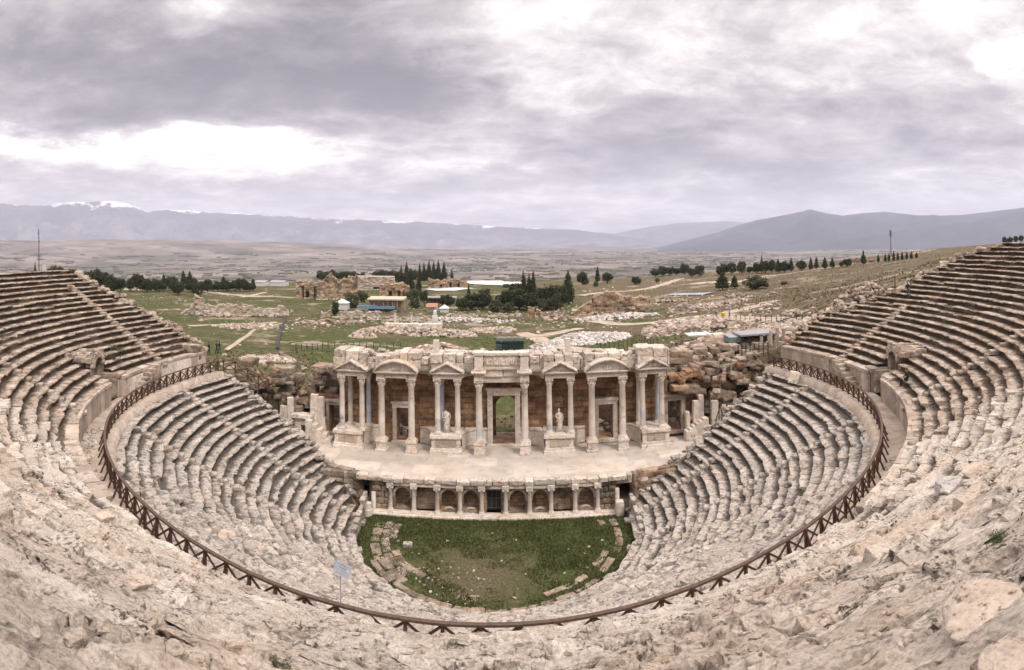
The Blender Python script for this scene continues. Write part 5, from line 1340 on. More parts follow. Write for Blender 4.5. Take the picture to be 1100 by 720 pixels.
FR = M['far_ruin']
ruin_wall('ruined_wall', 'long low broken rubble wall with one tall stump on the left slope', 193, 310, 339, ip([193, 209, 209.5, 219, 219.5, 235, 262, 285, 304, 305, 310], [337, 328, 317, 317, 329, 328, 327, 331, 329, 328, 334]), 2.2, M['rubble'], amp=.9, n=70)
heap('rubble_heap', 'pale rubble slumped along the left part of the broken rubble wall', 222, 338, 30, 9, 500, R_, (.4, 1.0), 4, flat=2)
heap('rubble_heap', 'pale rubble slumped along the right part of the broken rubble wall', 275, 338, 34, 8, 500, R_, (.4, 1.0), 4, flat=2)
ruin_wall('ruined_block', 'square orange brown ruin with small openings left of the round trees', 318, 342, 320, ip([318, 325, 342], [302, 301.5, 303]), 7, FR, openings=((.28, .36, .75), (.45, .6, .45), (.8, .88, .75)))
ruin_wall('ruined_hall', 'long brown ruined hall with ragged top among the dark trees', 341, 384, 321, ip([341, 350, 352, 356, 362, 370, 376, 383, 384], [306, 301, 296, 294, 299, 300, 298, 295, 297]), 8, FR, amp=.8)
ruin_wall('ruined_hall', 'pale smooth walled ruin with a straight top behind the small cypress', 383, 424, 311, ip([383, 424], [296.5, 297]), 10, M['walk'], amp=.05, openings=((.45, .6, .28),))
ruin_wall('ruined_hall', 'brown ruin with arched recesses below the pale straight topped ruin', 408, 440, 319, ip([408, 415, 422, 430, 440], [307, 303.5, 306, 304, 306]), 6, FR, amp=.6, openings=((.3, .4, .5), (.6, .7, .5)))
ruin_wall('ruined_hall', 'brown far ruin with narrow openings near the white terrace', 460, 502, 309, ip([460, 470, 480, 490, 502], [299, 301, 300, 300, 303]), 6, FR, amp=.5, openings=((.3, .36, .6), (.55, .6, .6), (.75, .8, .6)))
ruin_wall('ruined_hall', 'small dark ruin on the skyline among the row of cypresses', 446, 478, 299, ip([446, 455, 465, 478], [293, 291, 291.5, 294]), 6, M['ruin'], amp=.6)
ruin_wall('ruined_basilica', 'big standing brown ruin wall with a broken peak beside the track', 634, 698, 336, ip([634, 640, 650, 660, 667, 672, 680, 697, 698], [322, 316, 313.5, 313, 315, 319, 319, 318.5, 323]), 4.5, FR, amp=.35)
ruin_wall('ruined_wall', 'low reddish broken wall leading up to the big standing ruin', 617, 636, 339, ip([617, 627, 636], [334, 329, 324]), 4, FR, amp=.5)
ruin_wall('ruined_wall', 'low broken wall with short pillars beyond the white path', 718, 760, 336, ip([718, 730, 735, 740, 748, 760], [331, 329, 327, 330, 329, 332]), 2, M['rubble'], amp=.6, n=22)
ruin_wall('standing_pier', 'left and wider of two orange stone piers at the edge of the dark trees', 567, 574.5, 341, ip([567, 575], [330.5, 331]), 2.2, FR, n=3, amp=.2)
ruin_wall('standing_pier', 'narrower of two orange stone piers at the edge of the dark trees', 576, 581, 341, ip([576, 581], [332.5, 333]), 2.2, FR, n=2, amp=.2)
ruin_wall('ruined_wall', 'low ruined wall line in front of the blue sided pavilion', 345, 410, 341, ip([345, 350, 365, 380, 395, 410], [334, 336, 337, 334, 336, 337]), 1.5, M['rubble'], amp=.7, n=45)
ruin_wall('ruined_wall', 'ragged ruined wall on the near edge of the right hillside', 905, 945, 283, ip([905, 920, 935, 945], [279, 277.5, 278.5, 281]), 3, M['ruin'], amp=.7)

for x0_, x1_, b_, t_, lb in ((395, 470, 344, 341, 'low stone wall line across the green field left of the white monument'), (480, 560, 340, 336.5, 'low broken wall along the near foot of the central trees'), (585, 632, 343, 340, 'low wall stub between the orange piers and the big ruin wall'),
                          (225, 300, 351, 348.5, 'low stone wall line crossing the green slope below the rubble wall'), (640, 715, 329, 326.5, 'far low wall line right of the big standing ruin'), (705, 765, 323, 320, 'far low wall line in front of the pool'), (765, 830, 349, 346, 'low wall line below the white gravel path'),
                          (690, 740, 360, 356, 'broken wall between the white heap and the shelter'), (318, 392, 347, 345, 'low wall remains in front of the white tent'), (840, 900, 337, 334.5, 'low wall remains on the right hillside above the path'), (780, 850, 318, 316, 'faint wall line across the dry ground below the bushy pines')):
    ruin_wall('ruined_wall', lb, x0_, x1_, b_, ip([x0_, (x0_ * 2 + x1_) / 3, (x0_ + x1_) / 2, x1_], [t_ + 1.2, t_, t_ + .8, t_ + 1]), 1.2, M['ruin_mid'], amp=.7, seed=int(x0_))
# the plain's villages and groves: too many and too far to count
rg = np.random.default_rng(404); C = []; S = []; C2 = []; S2 = []
for i in range(17):
    px = rg.uniform(-60, 1160); D = math.exp(rg.uniform(math.log(3200), math.log(9000))); t0 = (px - 550) / F; n_ = rg.integers(25, 130); sp_ = rg.uniform(150, 500)
    for q in range(n_):
        x, y = D * math.sin(t0) + rg.normal(0, sp_ * 1.6), D * math.cos(t0) + rg.normal(0, sp_); s_ = rg.uniform(6, 14); C.append((x, y, 0)); S.append((s_, s_ * .8, s_ * .7))
for i in range(900):
    px = rg.uniform(-100, 1200); D = math.exp(rg.uniform(math.log(1700), math.log(11000))); t0 = (px - 550) / F; x, y = D * math.sin(t0), D * math.cos(t0); n_ = rg.integers(1, 6)
    for q in range(n_): s_ = rg.uniform(18, 60) * (D / 5000) ** .5; C2.append((x + rg.normal(0, 160), y + rg.normal(0, 60), 0)); S2.append((s_ * rg.uniform(1, 3.5), s_, rg.uniform(6, 13)))
for C_, S_, nm, mt, lb, ct in ((C, S, 'valley_villages', M['walk'], 'tiny pale houses of far villages scattered over the plain', 'villages'), (C2, S2, 'valley_groves', M['olive'], 'far dark groves and tree lines scattered over the plain', 'groves')):
    C_ = np.array(C_, float); S_ = np.array(S_); C_[:, 2] = ground(C_[:, 0], C_[:, 1]) + S_[:, 2] * .35; ok = C_[:, 2] < -60; mb = MB(); rocks(mb, C_[ok], S_[ok], 3, tilt=.02); tag(mb.build(nm, mt), lb, ct, kind='stuff')
# standing columns and small monuments on the field
def far_col(px, base, top, label, r=.38, white=True):
    w = hit(px, base); h = (base - top) / F * w[3]; o = empty('standing_column', w[:3], label, 'column', 'standing columns on the field')
    mb = MB(); mb.lathe([(r, .25), (r * .97, h * .5), (r * .85, h * .92)], n=12); mb.build('shaft', M['white_rubble'] if white else M['rubble'], o, smooth=True)
    mb = MB(); mb.rough(-r * 1.4, r * 1.4, -r * 1.4, r * 1.4, -.2, .28, .03, 3, .1); mb.build('base', M['rubble'], o)
    mb = MB(); mb.rough(-r * 1.2, r * 1.2, -r * 1.2, r * 1.2, h * .9, h, .05, 3, .2); mb.build('capital', M['rubble'], o)
for px, b, t, lb in ((424.3, 349, 333.5, 'tallest slender white column standing at the platform edge'), (442, 349, 336, 'second tallest white column standing between the tall column and the white monument'),
                     (448, 349, 338, 'thin grey column close beside the second tallest white column'), (416, 348, 341, 'short white column stump left of the tallest slender column'), (411.5, 348, 343, 'lowest white column stump at the left end of the platform'),
                     (453, 349.5, 345, 'short pale stub just before the white monument'), (367, 343, 335, 'short pale pillar standing before the white tent'), (377.5, 344, 335.5, 'pale pillar standing below the blue panels'), (388, 344, 338, 'low pale pillar right of the one below the blue panels'),
                     (401, 345, 334.5, 'grey pillar standing at the right end of the blue panels'), (652, 342, 335, 'short white column in front of the big standing ruin wall'), (597.5, 341.5, 334.5, 'slim pale column right of the orange stone piers'), (556, 341, 334, 'slim pale column left of the orange stone piers'),
                     (741, 333.5, 327, 'short white column beyond the white gravel path'), (216, 345, 340.5, 'tiny white stump on the grass below the tall rubble stump'), (860, 352.5, 346.5, 'pale post stone near the end of the curved path')):
    far_col(px, b, t, lb)
w = hit(444, 350.5)
mb = MB(); k = w[3] / F
for q in range(12): mb.rough((-31 + q * 5.2) * k, (-31 + q * 5.2 + 5.1) * k, -1, 1, -.3, .7 + random.uniform(-.1, .1), .06, 4, .1)
o = mb.build('stone_platform', M['marble']); o.location = w[:3]; tag(o, 'long pale stone platform edge below the standing white columns', 'platform')
w = hit(467.5, 350); k = w[3] / F; o = empty('stone_monument', w[:3], 'white stone monument with a pointed top at the right end of the platform', 'monument')
mb = MB(); mb.rough(-9 * k, 8 * k, -1.2, 1.2, -.2, 1., .05, 4, .1); mb.build('base', M['white_rubble'], o)
mb = MB(); mb.rough(-3 * k, 3 * k, -.8, .8, .9, 2.6, .1, 4, .15); mb.rough(-1.8 * k, 1.6 * k, -.6, .6, 2.5, 3.9, .12, 4, .35); mb.build('upright_block', M['white'], o)

# pavilion with the blue panels, white tent, kiosk ------------------------
def at(px, py):
    w = hit(px, py); return w, w[3] / F
w, k = at(413, 335); o = empty('pavilion', w[:3], 'low open pavilion with a beige roof and blue front panels', 'pavilion')
mb = MB(); mb.box(-19 * k, 21 * k, 0, 6, 12.2 * k, 13.6 * k); mb.add([(-19 * k, 0, 13.6 * k), (21 * k, 0, 13.6 * k), (21 * k, 6, 14.8 * k), (-19 * k, 6, 14.8 * k)], [(0, 1, 2, 3)]); mb.build('roof', M['beige'], o)
mb = MB(); mb.box(-28 * k, -8 * k, -.5, 1, 3 * k, 6.6 * k); mb.box(-8 * k, 12 * k, -.45, 1, 3 * k, 5.6 * k); mb.build('blue_panel', M['blue'], o)
for x in np.linspace(-17, 19, 8): mb = MB(); mb.box(x * k - .12, x * k + .12, .3, .54, 0, 12.2 * k); mb.build('post', M['ruin'], o)
mb = MB(); mb.box(-18 * k, 20 * k, 1.2, 1.6, 0, 12 * k); mb.build('back_wall', M['ruin'], o)
w, k = at(366, 333); o = empty('white_tent', w[:3], 'small white tent with a pitched canopy left of the pavilion', 'tent')
mb = MB(); mb.box(-6 * k, 7 * k, 0, 3, 0, 7 * k); mb.build('side_cloth', M['white'], o)
mb = MB(); mb.add([(-7 * k, -.3, 7 * k), (8 * k, -.3, 7 * k), (8 * k, 3.3, 7 * k), (-7 * k, 3.3, 7 * k), (.5 * k, 1.5, 11.5 * k)], [(0, 1, 4), (1, 2, 4), (2, 3, 4), (3, 0, 4), (0, 3, 2, 1)]); mb.build('canopy', M['white'], o)
w, k = at(464, 335); o = empty('kiosk', w[:3], 'small kiosk with an orange awning and white sides beside the trees', 'kiosk')
mb = MB(); mb.box(-5 * k, 5 * k, 0, 3, 0, 6.5 * k); mb.build('body', M['white'], o)
mb = MB(); mb.add([(-6 * k, -1.2, 5.4 * k), (6 * k, -1.2, 5.4 * k), (6 * k, .1, 8 * k), (-6 * k, .1, 8 * k), (6 * k, 3, 8.2 * k), (-6 * k, 3, 8.2 * k)], [(0, 1, 2, 3), (3, 2, 4, 5)]); mb.build('awning', M['orange'], o)
w, k = at(477, 336); o = empty('white_tent', w[:3], 'white pointed canopy tent right of the orange awning', 'tent')
mb = MB(); mb.box(-4.5 * k, 4.5 * k, 0, 2.4, 0, 4.5 * k); mb.build('side_cloth', M['white'], o)
mb = MB(); mb.add([(-5.5 * k, -.3, 4.4 * k), (5.5 * k, -.3, 4.4 * k), (5.5 * k, 2.7, 4.4 * k), (-5.5 * k, 2.7, 4.4 * k), (0, 1.2, 8.5 * k)], [(0, 1, 4), (1, 2, 4), (2, 3, 4), (3, 0, 4), (0, 3, 2, 1)]); mb.build('canopy', M['white'], o)
w, k = at(478, 327); o = empty('flat_shelter', w[:3], 'long thin flat roofed shelter with dark underside behind the kiosk', 'shelter')
mb = MB(); mb.box(-24 * k, 12 * k, 0, 5, 6.4 * k, 7.4 * k); mb.build('roof', M['roof_grey'], o); mb = MB(); mb.box(-22 * k, 10 * k, 3.5, 4, 0, 6.4 * k); mb.build('back_wall', M['ruin'], o)
for x in (-22, -11, 0, 10): mb = MB(); mb.box(x * k - .1, x * k + .1, .2, .4, 0, 6.4 * k); mb.build('post', M['dark'], o)
for px, hw, lb in ((279, 6.5, 'left and narrower of two white low greenhouses behind the slope'), (297, 8.5, 'right and longer of two white low greenhouses behind the slope')):
    w, k = at(px, 307.5); o = empty('greenhouse', w[:3], lb, 'greenhouse'); mb = MB(); mb.box(-hw * k, hw * k, 0, 8, 0, 4 * k); mb.build('wall', M['white'], o)
    mb = MB(); mb.add([(-hw * k, -.3, 4 * k), (hw * k, -.3, 4 * k), (hw * k, 4, 6 * k), (-hw * k, 4, 6 * k), (hw * k, 8.3, 4 * k), (-hw * k, 8.3, 4 * k)], [(0, 1, 2, 3), (3, 2, 4, 5), (0, 3, 5), (1, 4, 2)]); mb.build('roof', M['roof_grey'], o)
# flat roofed shelter on the right
w, k = at(803, 371); o = empty('site_shelter', w[:3], 'flat roofed shelter with a grey end wall and pale posts above the right ruins', 'shelter')
H = 12 * k
mb = MB(); mb.box(-13 * k, 29 * k, -1.6, 1.6, H, H + .2); mb.build('roof', M['roof_grey'], o)
mb = MB(); mb.box(-23 * k, -10 * k, -.8, 1.4, 5 * k, 10.6 * k); mb.build('end_wall', M['hut'], o)
mb = MB(); mb.add([(-23.5 * k, -.8, 10.7 * k), (-10 * k, -.8, 10.7 * k), (-10 * k, 1.6, 12 * k), (-23.5 * k, 1.6, 12 * k)], [(0, 1, 2, 3)]); mb.build('end_roof', M['roof_grey'], o)
mb = MB(); mb.box(-10 * k, 14 * k, 1.2, 1.5, 4 * k, H); mb.build('dark_interior', M['dark'], o)  # dark sheet standing in for the shade under the roof
for x in (11, 19.5, 28): mb = MB(); mb.rough(x * k - .2, x * k + .2, -1.5, -1.15, -1, H, .02, 4, .05); mb.build('post', M['walk'], o)
for px, b, t, lb in ((828, 372, 355, 'tall squared pale pillar just right of the flat roofed shelter'), (835, 374, 352, 'tallest squared pale pillar right of the flat roofed shelter'), (842, 373, 353, 'rightmost squared pale pillar near the shelter and the railing end')):
    w, k = at(px, b); mb = MB(); mb.rough(-1.2 * k, 1.2 * k, -.2, .2, -.5, (b - t) * k, .04, 6, .06); o = mb.build('stone_pillar', M['walk']); o.location = w[:3]; tag(o, lb, 'pillar', 'squared pillars near the shelter')
for px, py, hw, lb in ((750, 366, 13, 'left and wider of two thin white sheets laid over the rubble'), (771, 367.5, 9, 'right and smaller of two thin white sheets laid over the rubble')):
    w, k = at(px, py); mb = MB(); mb.rough(-hw * k, hw * k, -1.4, 1.4, .9, 1.12, .05, 6, .1); o = mb.build('white_sheet', M['white']); o.location = w[:3]; tag(o, lb, 'sheet')
# dark green covered container
w = hit(546, 381); k = w[3] / F
Dc = 106.; a = ptr(532.5, 378.5, Dc); b = ptr(562.5, 366, Dc); zg = float(ground(np.array([a[0]]), np.array([a[1]]))[0])
cxm = (a[0] + b[0]) / 2; o = empty('covered_container', (cxm, a[1], zg), 'dark green tarpaulin covered container just behind the top of the stage front', 'container')
hw = (b[0] - a[0]) / 2; zt = b[2] - zg; zb_ = a[2] - zg
mb = MB(); mb.rough(-hw + .1, hw, 0, 2.6, -.3, zt - .35, .05, 6, .05); mb.build('body', M['green_tarp'], o)
mb = MB(); mb.rough(-hw, hw + .05, -.1, 2.7, zt - .45, zt, .08, 10, .12); mb.build('top_cover', M['green_tarp'], o)
mb = MB(); mb.rough(-hw + .05, -hw + 1.15, -.12, 2, -.2, zt - .5, .06, 6, .2); mb.rough(-hw + .7, -hw + 1.35, -.16, 1, zt - .5, zt + .06, .06, 4, .3); mb.build('end_flap', M['tarp_light'], o)
for q in range(4): mb = MB(); mb.beam((-hw + 1.6 + q * 1.0, -.14, zt - .42), (-hw + 1.9 + q * 1.0, -.14, zt), .05, .06); mb.build('strap', M['tarp_light'], o)
w, k = at(488, 378); mb = MB(); mb.rough(-4 * k, 4 * k, -.4, .4, .2, 3 * k, .1, 4, .2); o = mb.build('orange_block', M['orange']); o.location = w[:3]; tag(o, 'single orange brown block on the rubble behind the stage front', 'block')

# fences -------------------------------------------------------------------
def post_fence(label, pts, h, n, mat=None, rails=(.5, .95)):
    W = [hit(*p) for p in pts]; W = [Vector(w[:3]) for w in W]; L = [0]
    for a, b in zip(W[:-1], W[1:]): L.append(L[-1] + (b - a).length)
    o = empty('wire_fence', W[0], label, 'fence'); P = []
    for i in range(n):
        s = L[-1] * i / (n - 1); j = min(max(int(np.searchsorted(L, s)) - 1, 0), len(W) - 2); p = W[j].lerp(W[j + 1], (s - L[j]) / max(L[j + 1] - L[j], 1e-6)); p.z = float(ground_raw(p.x, p.y)); P.append(p - W[0])
    for p in P: mb = MB(); mb.beam(p - Vector((0, 0, .2)), p + Vector((0, 0, h)), .09, .09); mb.build('post', mat or M['dark'], o)
    mb = MB()
    for q in rails:
        for a, b in zip(P[:-1], P[1:]): mb.beam(a + Vector((0, 0, h * q)), b + Vector((0, 0, h * q)), .03, .03)
    mb.build('wire', mat or M['dark'], o)
post_fence('dark green post fence on the grass behind the right pillar stump', [(645, 377), (665, 375), (690, 373), (702, 373)], 1.3, 14)
post_fence('thin dark post fence crossing the green slope behind the left ruin', [(318, 377), (350, 375), (385, 374), (430, 374)], 1.1, 18)
post_fence('dark post fence along the near side of the white gravel path', [(752, 344), (790, 345), (830, 346), (862, 347)], 1.2, 20)
post_fence('dark post fence on the green patch below the shelter', [(785, 384), (800, 383), (825, 381)], 1.3, 10)
post_fence('dark post fence at the far end of the wide gravel path', [(800, 328), (815, 326), (832, 324)], 1.4, 9)
W = [hit(*p) for p in ((306, 338), (305.5, 346), (302, 356), (299, 366), (298, 376))]
mb = MB(); mb.tube([(p[0], p[1], p[2] + .15) for p in W], .3, 8); tag(mb.build('drain_pipe', M['dark']), 'thick dark pipe lying down the green slope towards the left ruin', 'pipe')
# ================================================================== TREES
def leaves(mb, C, Rv, n, size, seed, flat=1., stretch=(1, 1)):
    """leaf clumps spread through ellipsoids: C list of (x,y,z), Rv list of (rx,ry,rz)"""
    rg = np.random.default_rng(seed); vol = np.array([r[0] * r[1] * r[2] for r in Rv]) ** .67; cnt = np.maximum(8, (n * vol / vol.sum()).astype(int))
    for (c, r, k) in zip(C, Rv, cnt):
        u = rg.normal(0, 1, (k, 3)); u /= np.linalg.norm(u, axis=1, keepdims=True); q = rg.uniform(.3, 1.0, (k, 1)) ** .55 * (1 + np.abs(rg.normal(0, .14, (k, 1)))); p = np.array(c) + u * q * np.array(r)
        s = size * rg.uniform(.6, 1.5, (k, 1)); a = rg.normal(0, 1, (k, 3)); a /= np.linalg.norm(a, axis=1, keepdims=True); b = np.cross(a, u + rg.normal(0, .6, (k, 3))); b /= np.linalg.norm(b, axis=1, keepdims=True) + 1e-9
        a = a * s * stretch[0]; b = b * s * stretch[1]
        V = np.stack([p - a * .5, p - b * .35 + a * .1, p + a * .55, p + b * .4], 1)
        mb.add(V.reshape(-1, 3), np.arange(4 * k).reshape(-1, 4), np.repeat(rg.uniform(-1, 1, k), 4))
def tree_proto(kind, seed):
    """unit tree, height 1, half width .5 of its width"""
    rr = random.Random(seed); t, c = MB(), MB()
    if kind == 'cypress':
        t.tube([(0, 0, -.05), (0, 0, .3), (.0, 0, .8)], [.03, .026, .008], 7)
        C, Rv = [], []
        for i in range(16):
            z = .1 + .86 * i / 15; w = .5 * min(1, (1 - (z - .02)) * 1.55) ** .85 * min(1, .55 + z * 1.8); 
            for q in range(2): C.append((rr.uniform(-.1, .1) * w, rr.uniform(-.1, .1) * w, z + rr.uniform(-.03, .03))); Rv.append((w * rr.uniform(.75, 1.0), w * rr.uniform(.75, 1.0), .085))
        leaves(c, C, Rv, 2400, .08, seed, stretch=(1.0, .5))
    elif kind == 'round':
        t.tube([(0, 0, -.05), (.01, 0, .2), (.03, .01, .45)], [.035, .03, .018], 7)
        C, Rv = [(0, 0, .47)], [(.38, .38, .36)]
        for i in range(11):
            a = rr.uniform(0, 6.28); ph = rr.uniform(-.5, 1.2); q = .32; C.append((q * math.cos(a) * math.cos(ph) * 1.1, q * math.sin(a) * math.cos(ph) * 1.1, .48 + .34 * math.sin(ph))); s = rr.uniform(.13, .22); Rv.append((s * 1.05, s, s * .9))
            t.tube([(.01, 0, .25), (C[-1][0] * .5, C[-1][1] * .5, .42), C[-1]], [.015, .012, .006], 5)
        leaves(c, C, Rv, 2400, .075, seed)
    elif kind == 'umbrella':
        t.tube([(0, 0, -.05), (.01, 0, .3), (0, .01, .62)], [.035, .03, .02], 7)
        C, Rv = [], []
        for i in range(11):
            a = 6.28 * i / 11 + rr.uniform(-.2, .2); q = rr.uniform(.12, .36); C.append((q * math.cos(a), q * math.sin(a), .66 + rr.uniform(-.14, .14) - q * .2)); s = rr.uniform(.16, .24); Rv.append((s, s, s * .95))
            t.tube([(0, 0, .55), C[-1]], [.014, .006], 5)
        leaves(c, C, Rv, 2200, .075, seed)
    elif kind == 'bush':
        t.tube([(0, 0, -.05), (.01, 0, .3), (0, .01, .6)], [.03, .02, .012], 6)
        C, Rv = [(0, 0, .4)], [(.35, .35, .36)]
        for i in range(13):
            a = rr.uniform(0, 6.28); q = rr.uniform(.15, .36); z = rr.uniform(.12, .8) * (1.15 - q); C.append((q * math.cos(a), q * math.sin(a), z)); s = rr.uniform(.1, .18); Rv.append((s, s, s * 1.0))
            t.tube([(0, 0, .1), C[-1]], [.012, .005], 5)
        leaves(c, C, Rv, 1400, .075, seed)
    elif kind == 'pine':
        t.tube([(0, 0, -.05), (.0, 0, .4), (0, .01, .95)], [.035, .028, .006], 7)
        C, Rv = [], []
        for i in range(17):
            z = .18 + .8 * i / 16; w = .5 * (1.04 - z) ** .7 * rr.uniform(.7, 1.05); a = rr.uniform(0, 6.28)
            for q in range(2): C.append((w * .55 * math.cos(a + q * 3), w * .55 * math.sin(a + q * 3), z)); Rv.append((w * .6, w * .6, .07))
            t.tube([(0, 0, z), (w * .7 * math.cos(a), w * .7 * math.sin(a), z - .02)], [.008, .004], 4)
        leaves(c, C, Rv, 2200, .075, seed)
    return t, c
PROTO = {}
def proto(kind, v):
    if (kind, v) not in PROTO:
        t, c = tree_proto(kind, v * 31 + len(kind)); to = t.build('trunk', M['trunk']); co = c.build('crown', M[{'cypress': 'cypress', 'round': 'pine', 'umbrella': 'pine', 'bush': 'olive', 'pine': 'pine'}[kind]])
        PROTO[kind, v] = (to.data, co.data); bpy.data.objects.remove(to); bpy.data.objects.remove(co)
    return PROTO[kind, v]
_tn = [0]
def tree(kind, px, base, top, wpx, label, group=None, d=None, name=None):
    w = hit(px, base) if d is None else None
    if w is None: x, y, z = ptr(px, base, d or 330.); z = float(ground_raw(x, y)); D = d or 330.
    else: x, y, z, D = w
    if z < -14: x, y, _ = ptr(px, base, 425.); z = float(ground_raw(x, y)); D = 425.
    zt = ptr(px, top, D)[2]; h = max(zt - z, 1.5); wid = wpx / F * D
    o = empty(name or {'cypress': 'cypress_tree', 'round': 'round_tree', 'umbrella': 'umbrella_pine', 'bush': 'bushy_tree', 'pine': 'pine_tree'}[kind], (x, y, z), label, 'tree', group)
    _tn[0] += 1; v = _tn[0] % 4; o.rotation_euler.z = _tn[0] * 1.7
    for nm, me in zip(('trunk', 'crown'), proto(kind, v)):
        c = bpy.data.objects.new(nm, me); COL.objects.link(c); c.parent = o; c.scale = (wid * 1.12, wid * 1.12, h * 1.04)
    return o
g1 = 'dark trees beyond the left seats'
L1 = 'dark tree in the row along the plateau edge beyond the left upper seats'
for k, px, b, t, w in (('cypress', 37.7, 306, 283, 5), ):
    tree(k, px, b, t, w, 'single narrow cypress on the skyline just left of the white notice board')
for k, px, b, t, w in (('round', 31, 306, 292, 9), ('round', 57, 307, 283, 11), ('round', 64, 308, 286, 11), ('round', 72, 311, 290, 14), ('round', 83, 313, 292, 15), ('round', 90, 313, 290, 14), ('pine', 98, 314, 292, 10), ('round', 105, 314, 289, 14), ('round', 112, 314, 292, 15), ('round', 122, 313.5, 297, 15), ('round', 130, 313, 299, 10),
                       ('round', 147, 313, 294, 14), ('round', 158, 314, 299, 12), ('round', 166, 313, 298, 9), ('pine', 176, 313, 296, 9), ('round', 184, 312, 297, 13), ('pine', 197, 312, 292, 9), ('round', 191, 317, 300, 15), ('pine', 204, 314, 293, 10), ('round', 213, 319, 303, 13), ('round', 218, 311, 302, 12), ('round', 234, 313, 301, 10), ('pine', 240, 313, 298, 10), ('round', 247, 312, 303, 10), ('round', 258, 313, 299, 12), ('round', 268, 313, 303, 11), ('round', 228, 313, 305, 8)):
    tree(k, px, b, t, w, L1, g1)
for k, px, b, t, w in (('round', 140, 314, 299, 9), ('pine', 153, 313, 296, 9), ('round', 171, 314, 300, 11), ('round', 188, 315, 299, 11), ('round', 208, 315, 299, 12), ('round', 223, 314, 300, 11), ('round', 244, 313, 300, 11), ('round', 253, 312.5, 301, 10), ('round', 263, 313, 301, 10), ('pine', 272, 312, 300, 8), ('round', 119, 315, 293, 13), ('round', 97, 315, 291, 13), ('round', 78, 314, 289, 13), ('round', 202, 311, 297, 11)):
    tree(k, px, b, t, w, L1, g1)
L2 = 'rounded umbrella pine in the clump on top of the long ruined hall'
for px, b, t, w in ((346, 302, 290.5, 14), (355, 302, 289.5, 14), (364, 300, 291, 13), (373, 299, 291.5, 13), (381, 299, 291.5, 13), (388, 299, 292.5, 10)): tree('umbrella', px, b, t, w, L2, 'umbrella pines behind the ruined hall')
L3 = 'rounded dark pine behind the pale straight topped ruin'
for px, b, t, w in ((406, 299, 289, 12), (415, 300, 291, 10), (422, 300, 290.5, 11)): tree('umbrella', px, b, t, w, L3, 'pines behind the pale ruin')
L4 = 'slim cypress in the skyline row above the brown ruins'
for px, b, t, w in ((437, 298, 282, 6), (431, 299, 286, 5), (451, 297, 284, 5), (455.5, 297, 283, 5.5), (461, 297, 281, 6.5), (466, 297, 281.5, 6), (471, 297, 280.5, 6.5), (477, 298, 282.5, 7), (485.5, 301, 289, 3.5)): tree('cypress', px, b, t, w, L4, 'skyline cypresses')
L5 = 'dark rounded tree packed around the pair of tall cypresses left of centre'
for k, px, b, t, w in (('round', 428, 305, 291, 12), ('round', 434, 308, 293, 12), ('round', 443, 303, 288, 12), ('pine', 463, 305, 293, 8), ('bush', 446, 320, 308, 14), ('bush', 437, 321, 311, 12)): tree(k, px, b, t, w, L5, 'trees round the cypress pair')
tree('cypress', 441.5, 318, 290, 9.5, 'taller and wider of the cypress pair in front of the brown ruins'); tree('cypress', 450, 315, 297.5, 6.5, 'shorter and slimmer of the cypress pair in front of the brown ruins')
tree('cypress', 392, 310, 298.5, 6, 'small cypress standing before the pale straight topped wall')
tree('round', 360, 341, 323.5, 8, 'dark round bush left of the white tent'); tree('bush', 378, 331, 314, 18, 'brownish green tree just behind the white tent'); tree('bush', 390, 325, 310, 14, 'bare brownish tree behind the blue sided pavilion')
tree('bush', 413, 311, 300, 9, 'small light shrub against the pale straight topped wall')
tree('umbrella', 456, 330, 312, 9, 'palm like tree in front of the flat roofed shelter'); tree('bush', 446, 331, 318, 14, 'low tree between the pavilion and the kiosk'); tree('umbrella', 483, 334, 316, 9, 'slender leafy tree beside the white pointed tent')
tree('cypress', 503.5, 322, 305, 4, 'thin solitary cypress left of the dark tree mass')
L6 = 'dark broad tree in the mass at the middle of the view'
for k, px, b, t, w in (('round', 507, 333, 315, 20), ('round', 519, 333, 313, 18), ('round', 497, 334, 320, 14), ('bush', 521, 318, 308, 14), ('round', 546, 332, 311, 22), ('round', 558, 333, 308, 22), ('round', 553, 322, 304, 16), ('round', 568, 334, 314, 20), ('round', 582, 331, 309, 15), ('round', 590, 332, 304, 16), ('bush', 597, 333, 312, 16), ('round', 602, 332, 306, 16), ('bush', 585, 334, 317, 16), ('bush', 532, 335, 321, 16), ('bush', 545, 336, 322, 14), ('round', 478, 330, 317, 12)): tree(k, px, b, t, w, L6, 'central tree mass')
tree('bush', 544, 309, 304, 9, 'small shrub on the brow left of the three tall cypresses')
for px, b, t, w, q in ((562.5, 324, 292.5, 9, 'leftmost of the three tall cypresses rising from the central trees'), (568.5, 324, 295, 8, 'middle and lowest of the three tall cypresses rising from the central trees'), (573, 324, 292.5, 8.5, 'rightmost of the three tall cypresses rising from the central trees'), (610.5, 327, 292.5, 14, 'broad tall cypress standing alone at the right end of the central trees')): tree('cypress', px, b, t, w, q)
tree('round', 625.5, 306, 290.5, 10, 'dark tall tree on the brow, first to the right of the broad cypress'); tree('pine', 642, 304.5, 288, 7, 'slim dark tree on the brow between two rounder ones'); tree('round', 652.5, 305, 293, 12, 'dark squat tree on the brow right of the slim one'); tree('round', 683, 306, 297, 10, 'single dark round tree beside the pale forked track'); tree('bush', 640, 308, 302, 7, 'low shrub at the foot of the slim dark tree'); tree('bush', 706, 303.5, 298, 6, 'tiny shrub where the tracks fork'); tree('bush', 688, 338, 333, 8, 'small dark bush at the foot of the big standing ruin wall'); tree('bush', 629, 306, 298.5, 8, 'light green bush between two dark trees on the brow')
L7 = 'dark tree in the clump where the tracks meet on the right plateau'
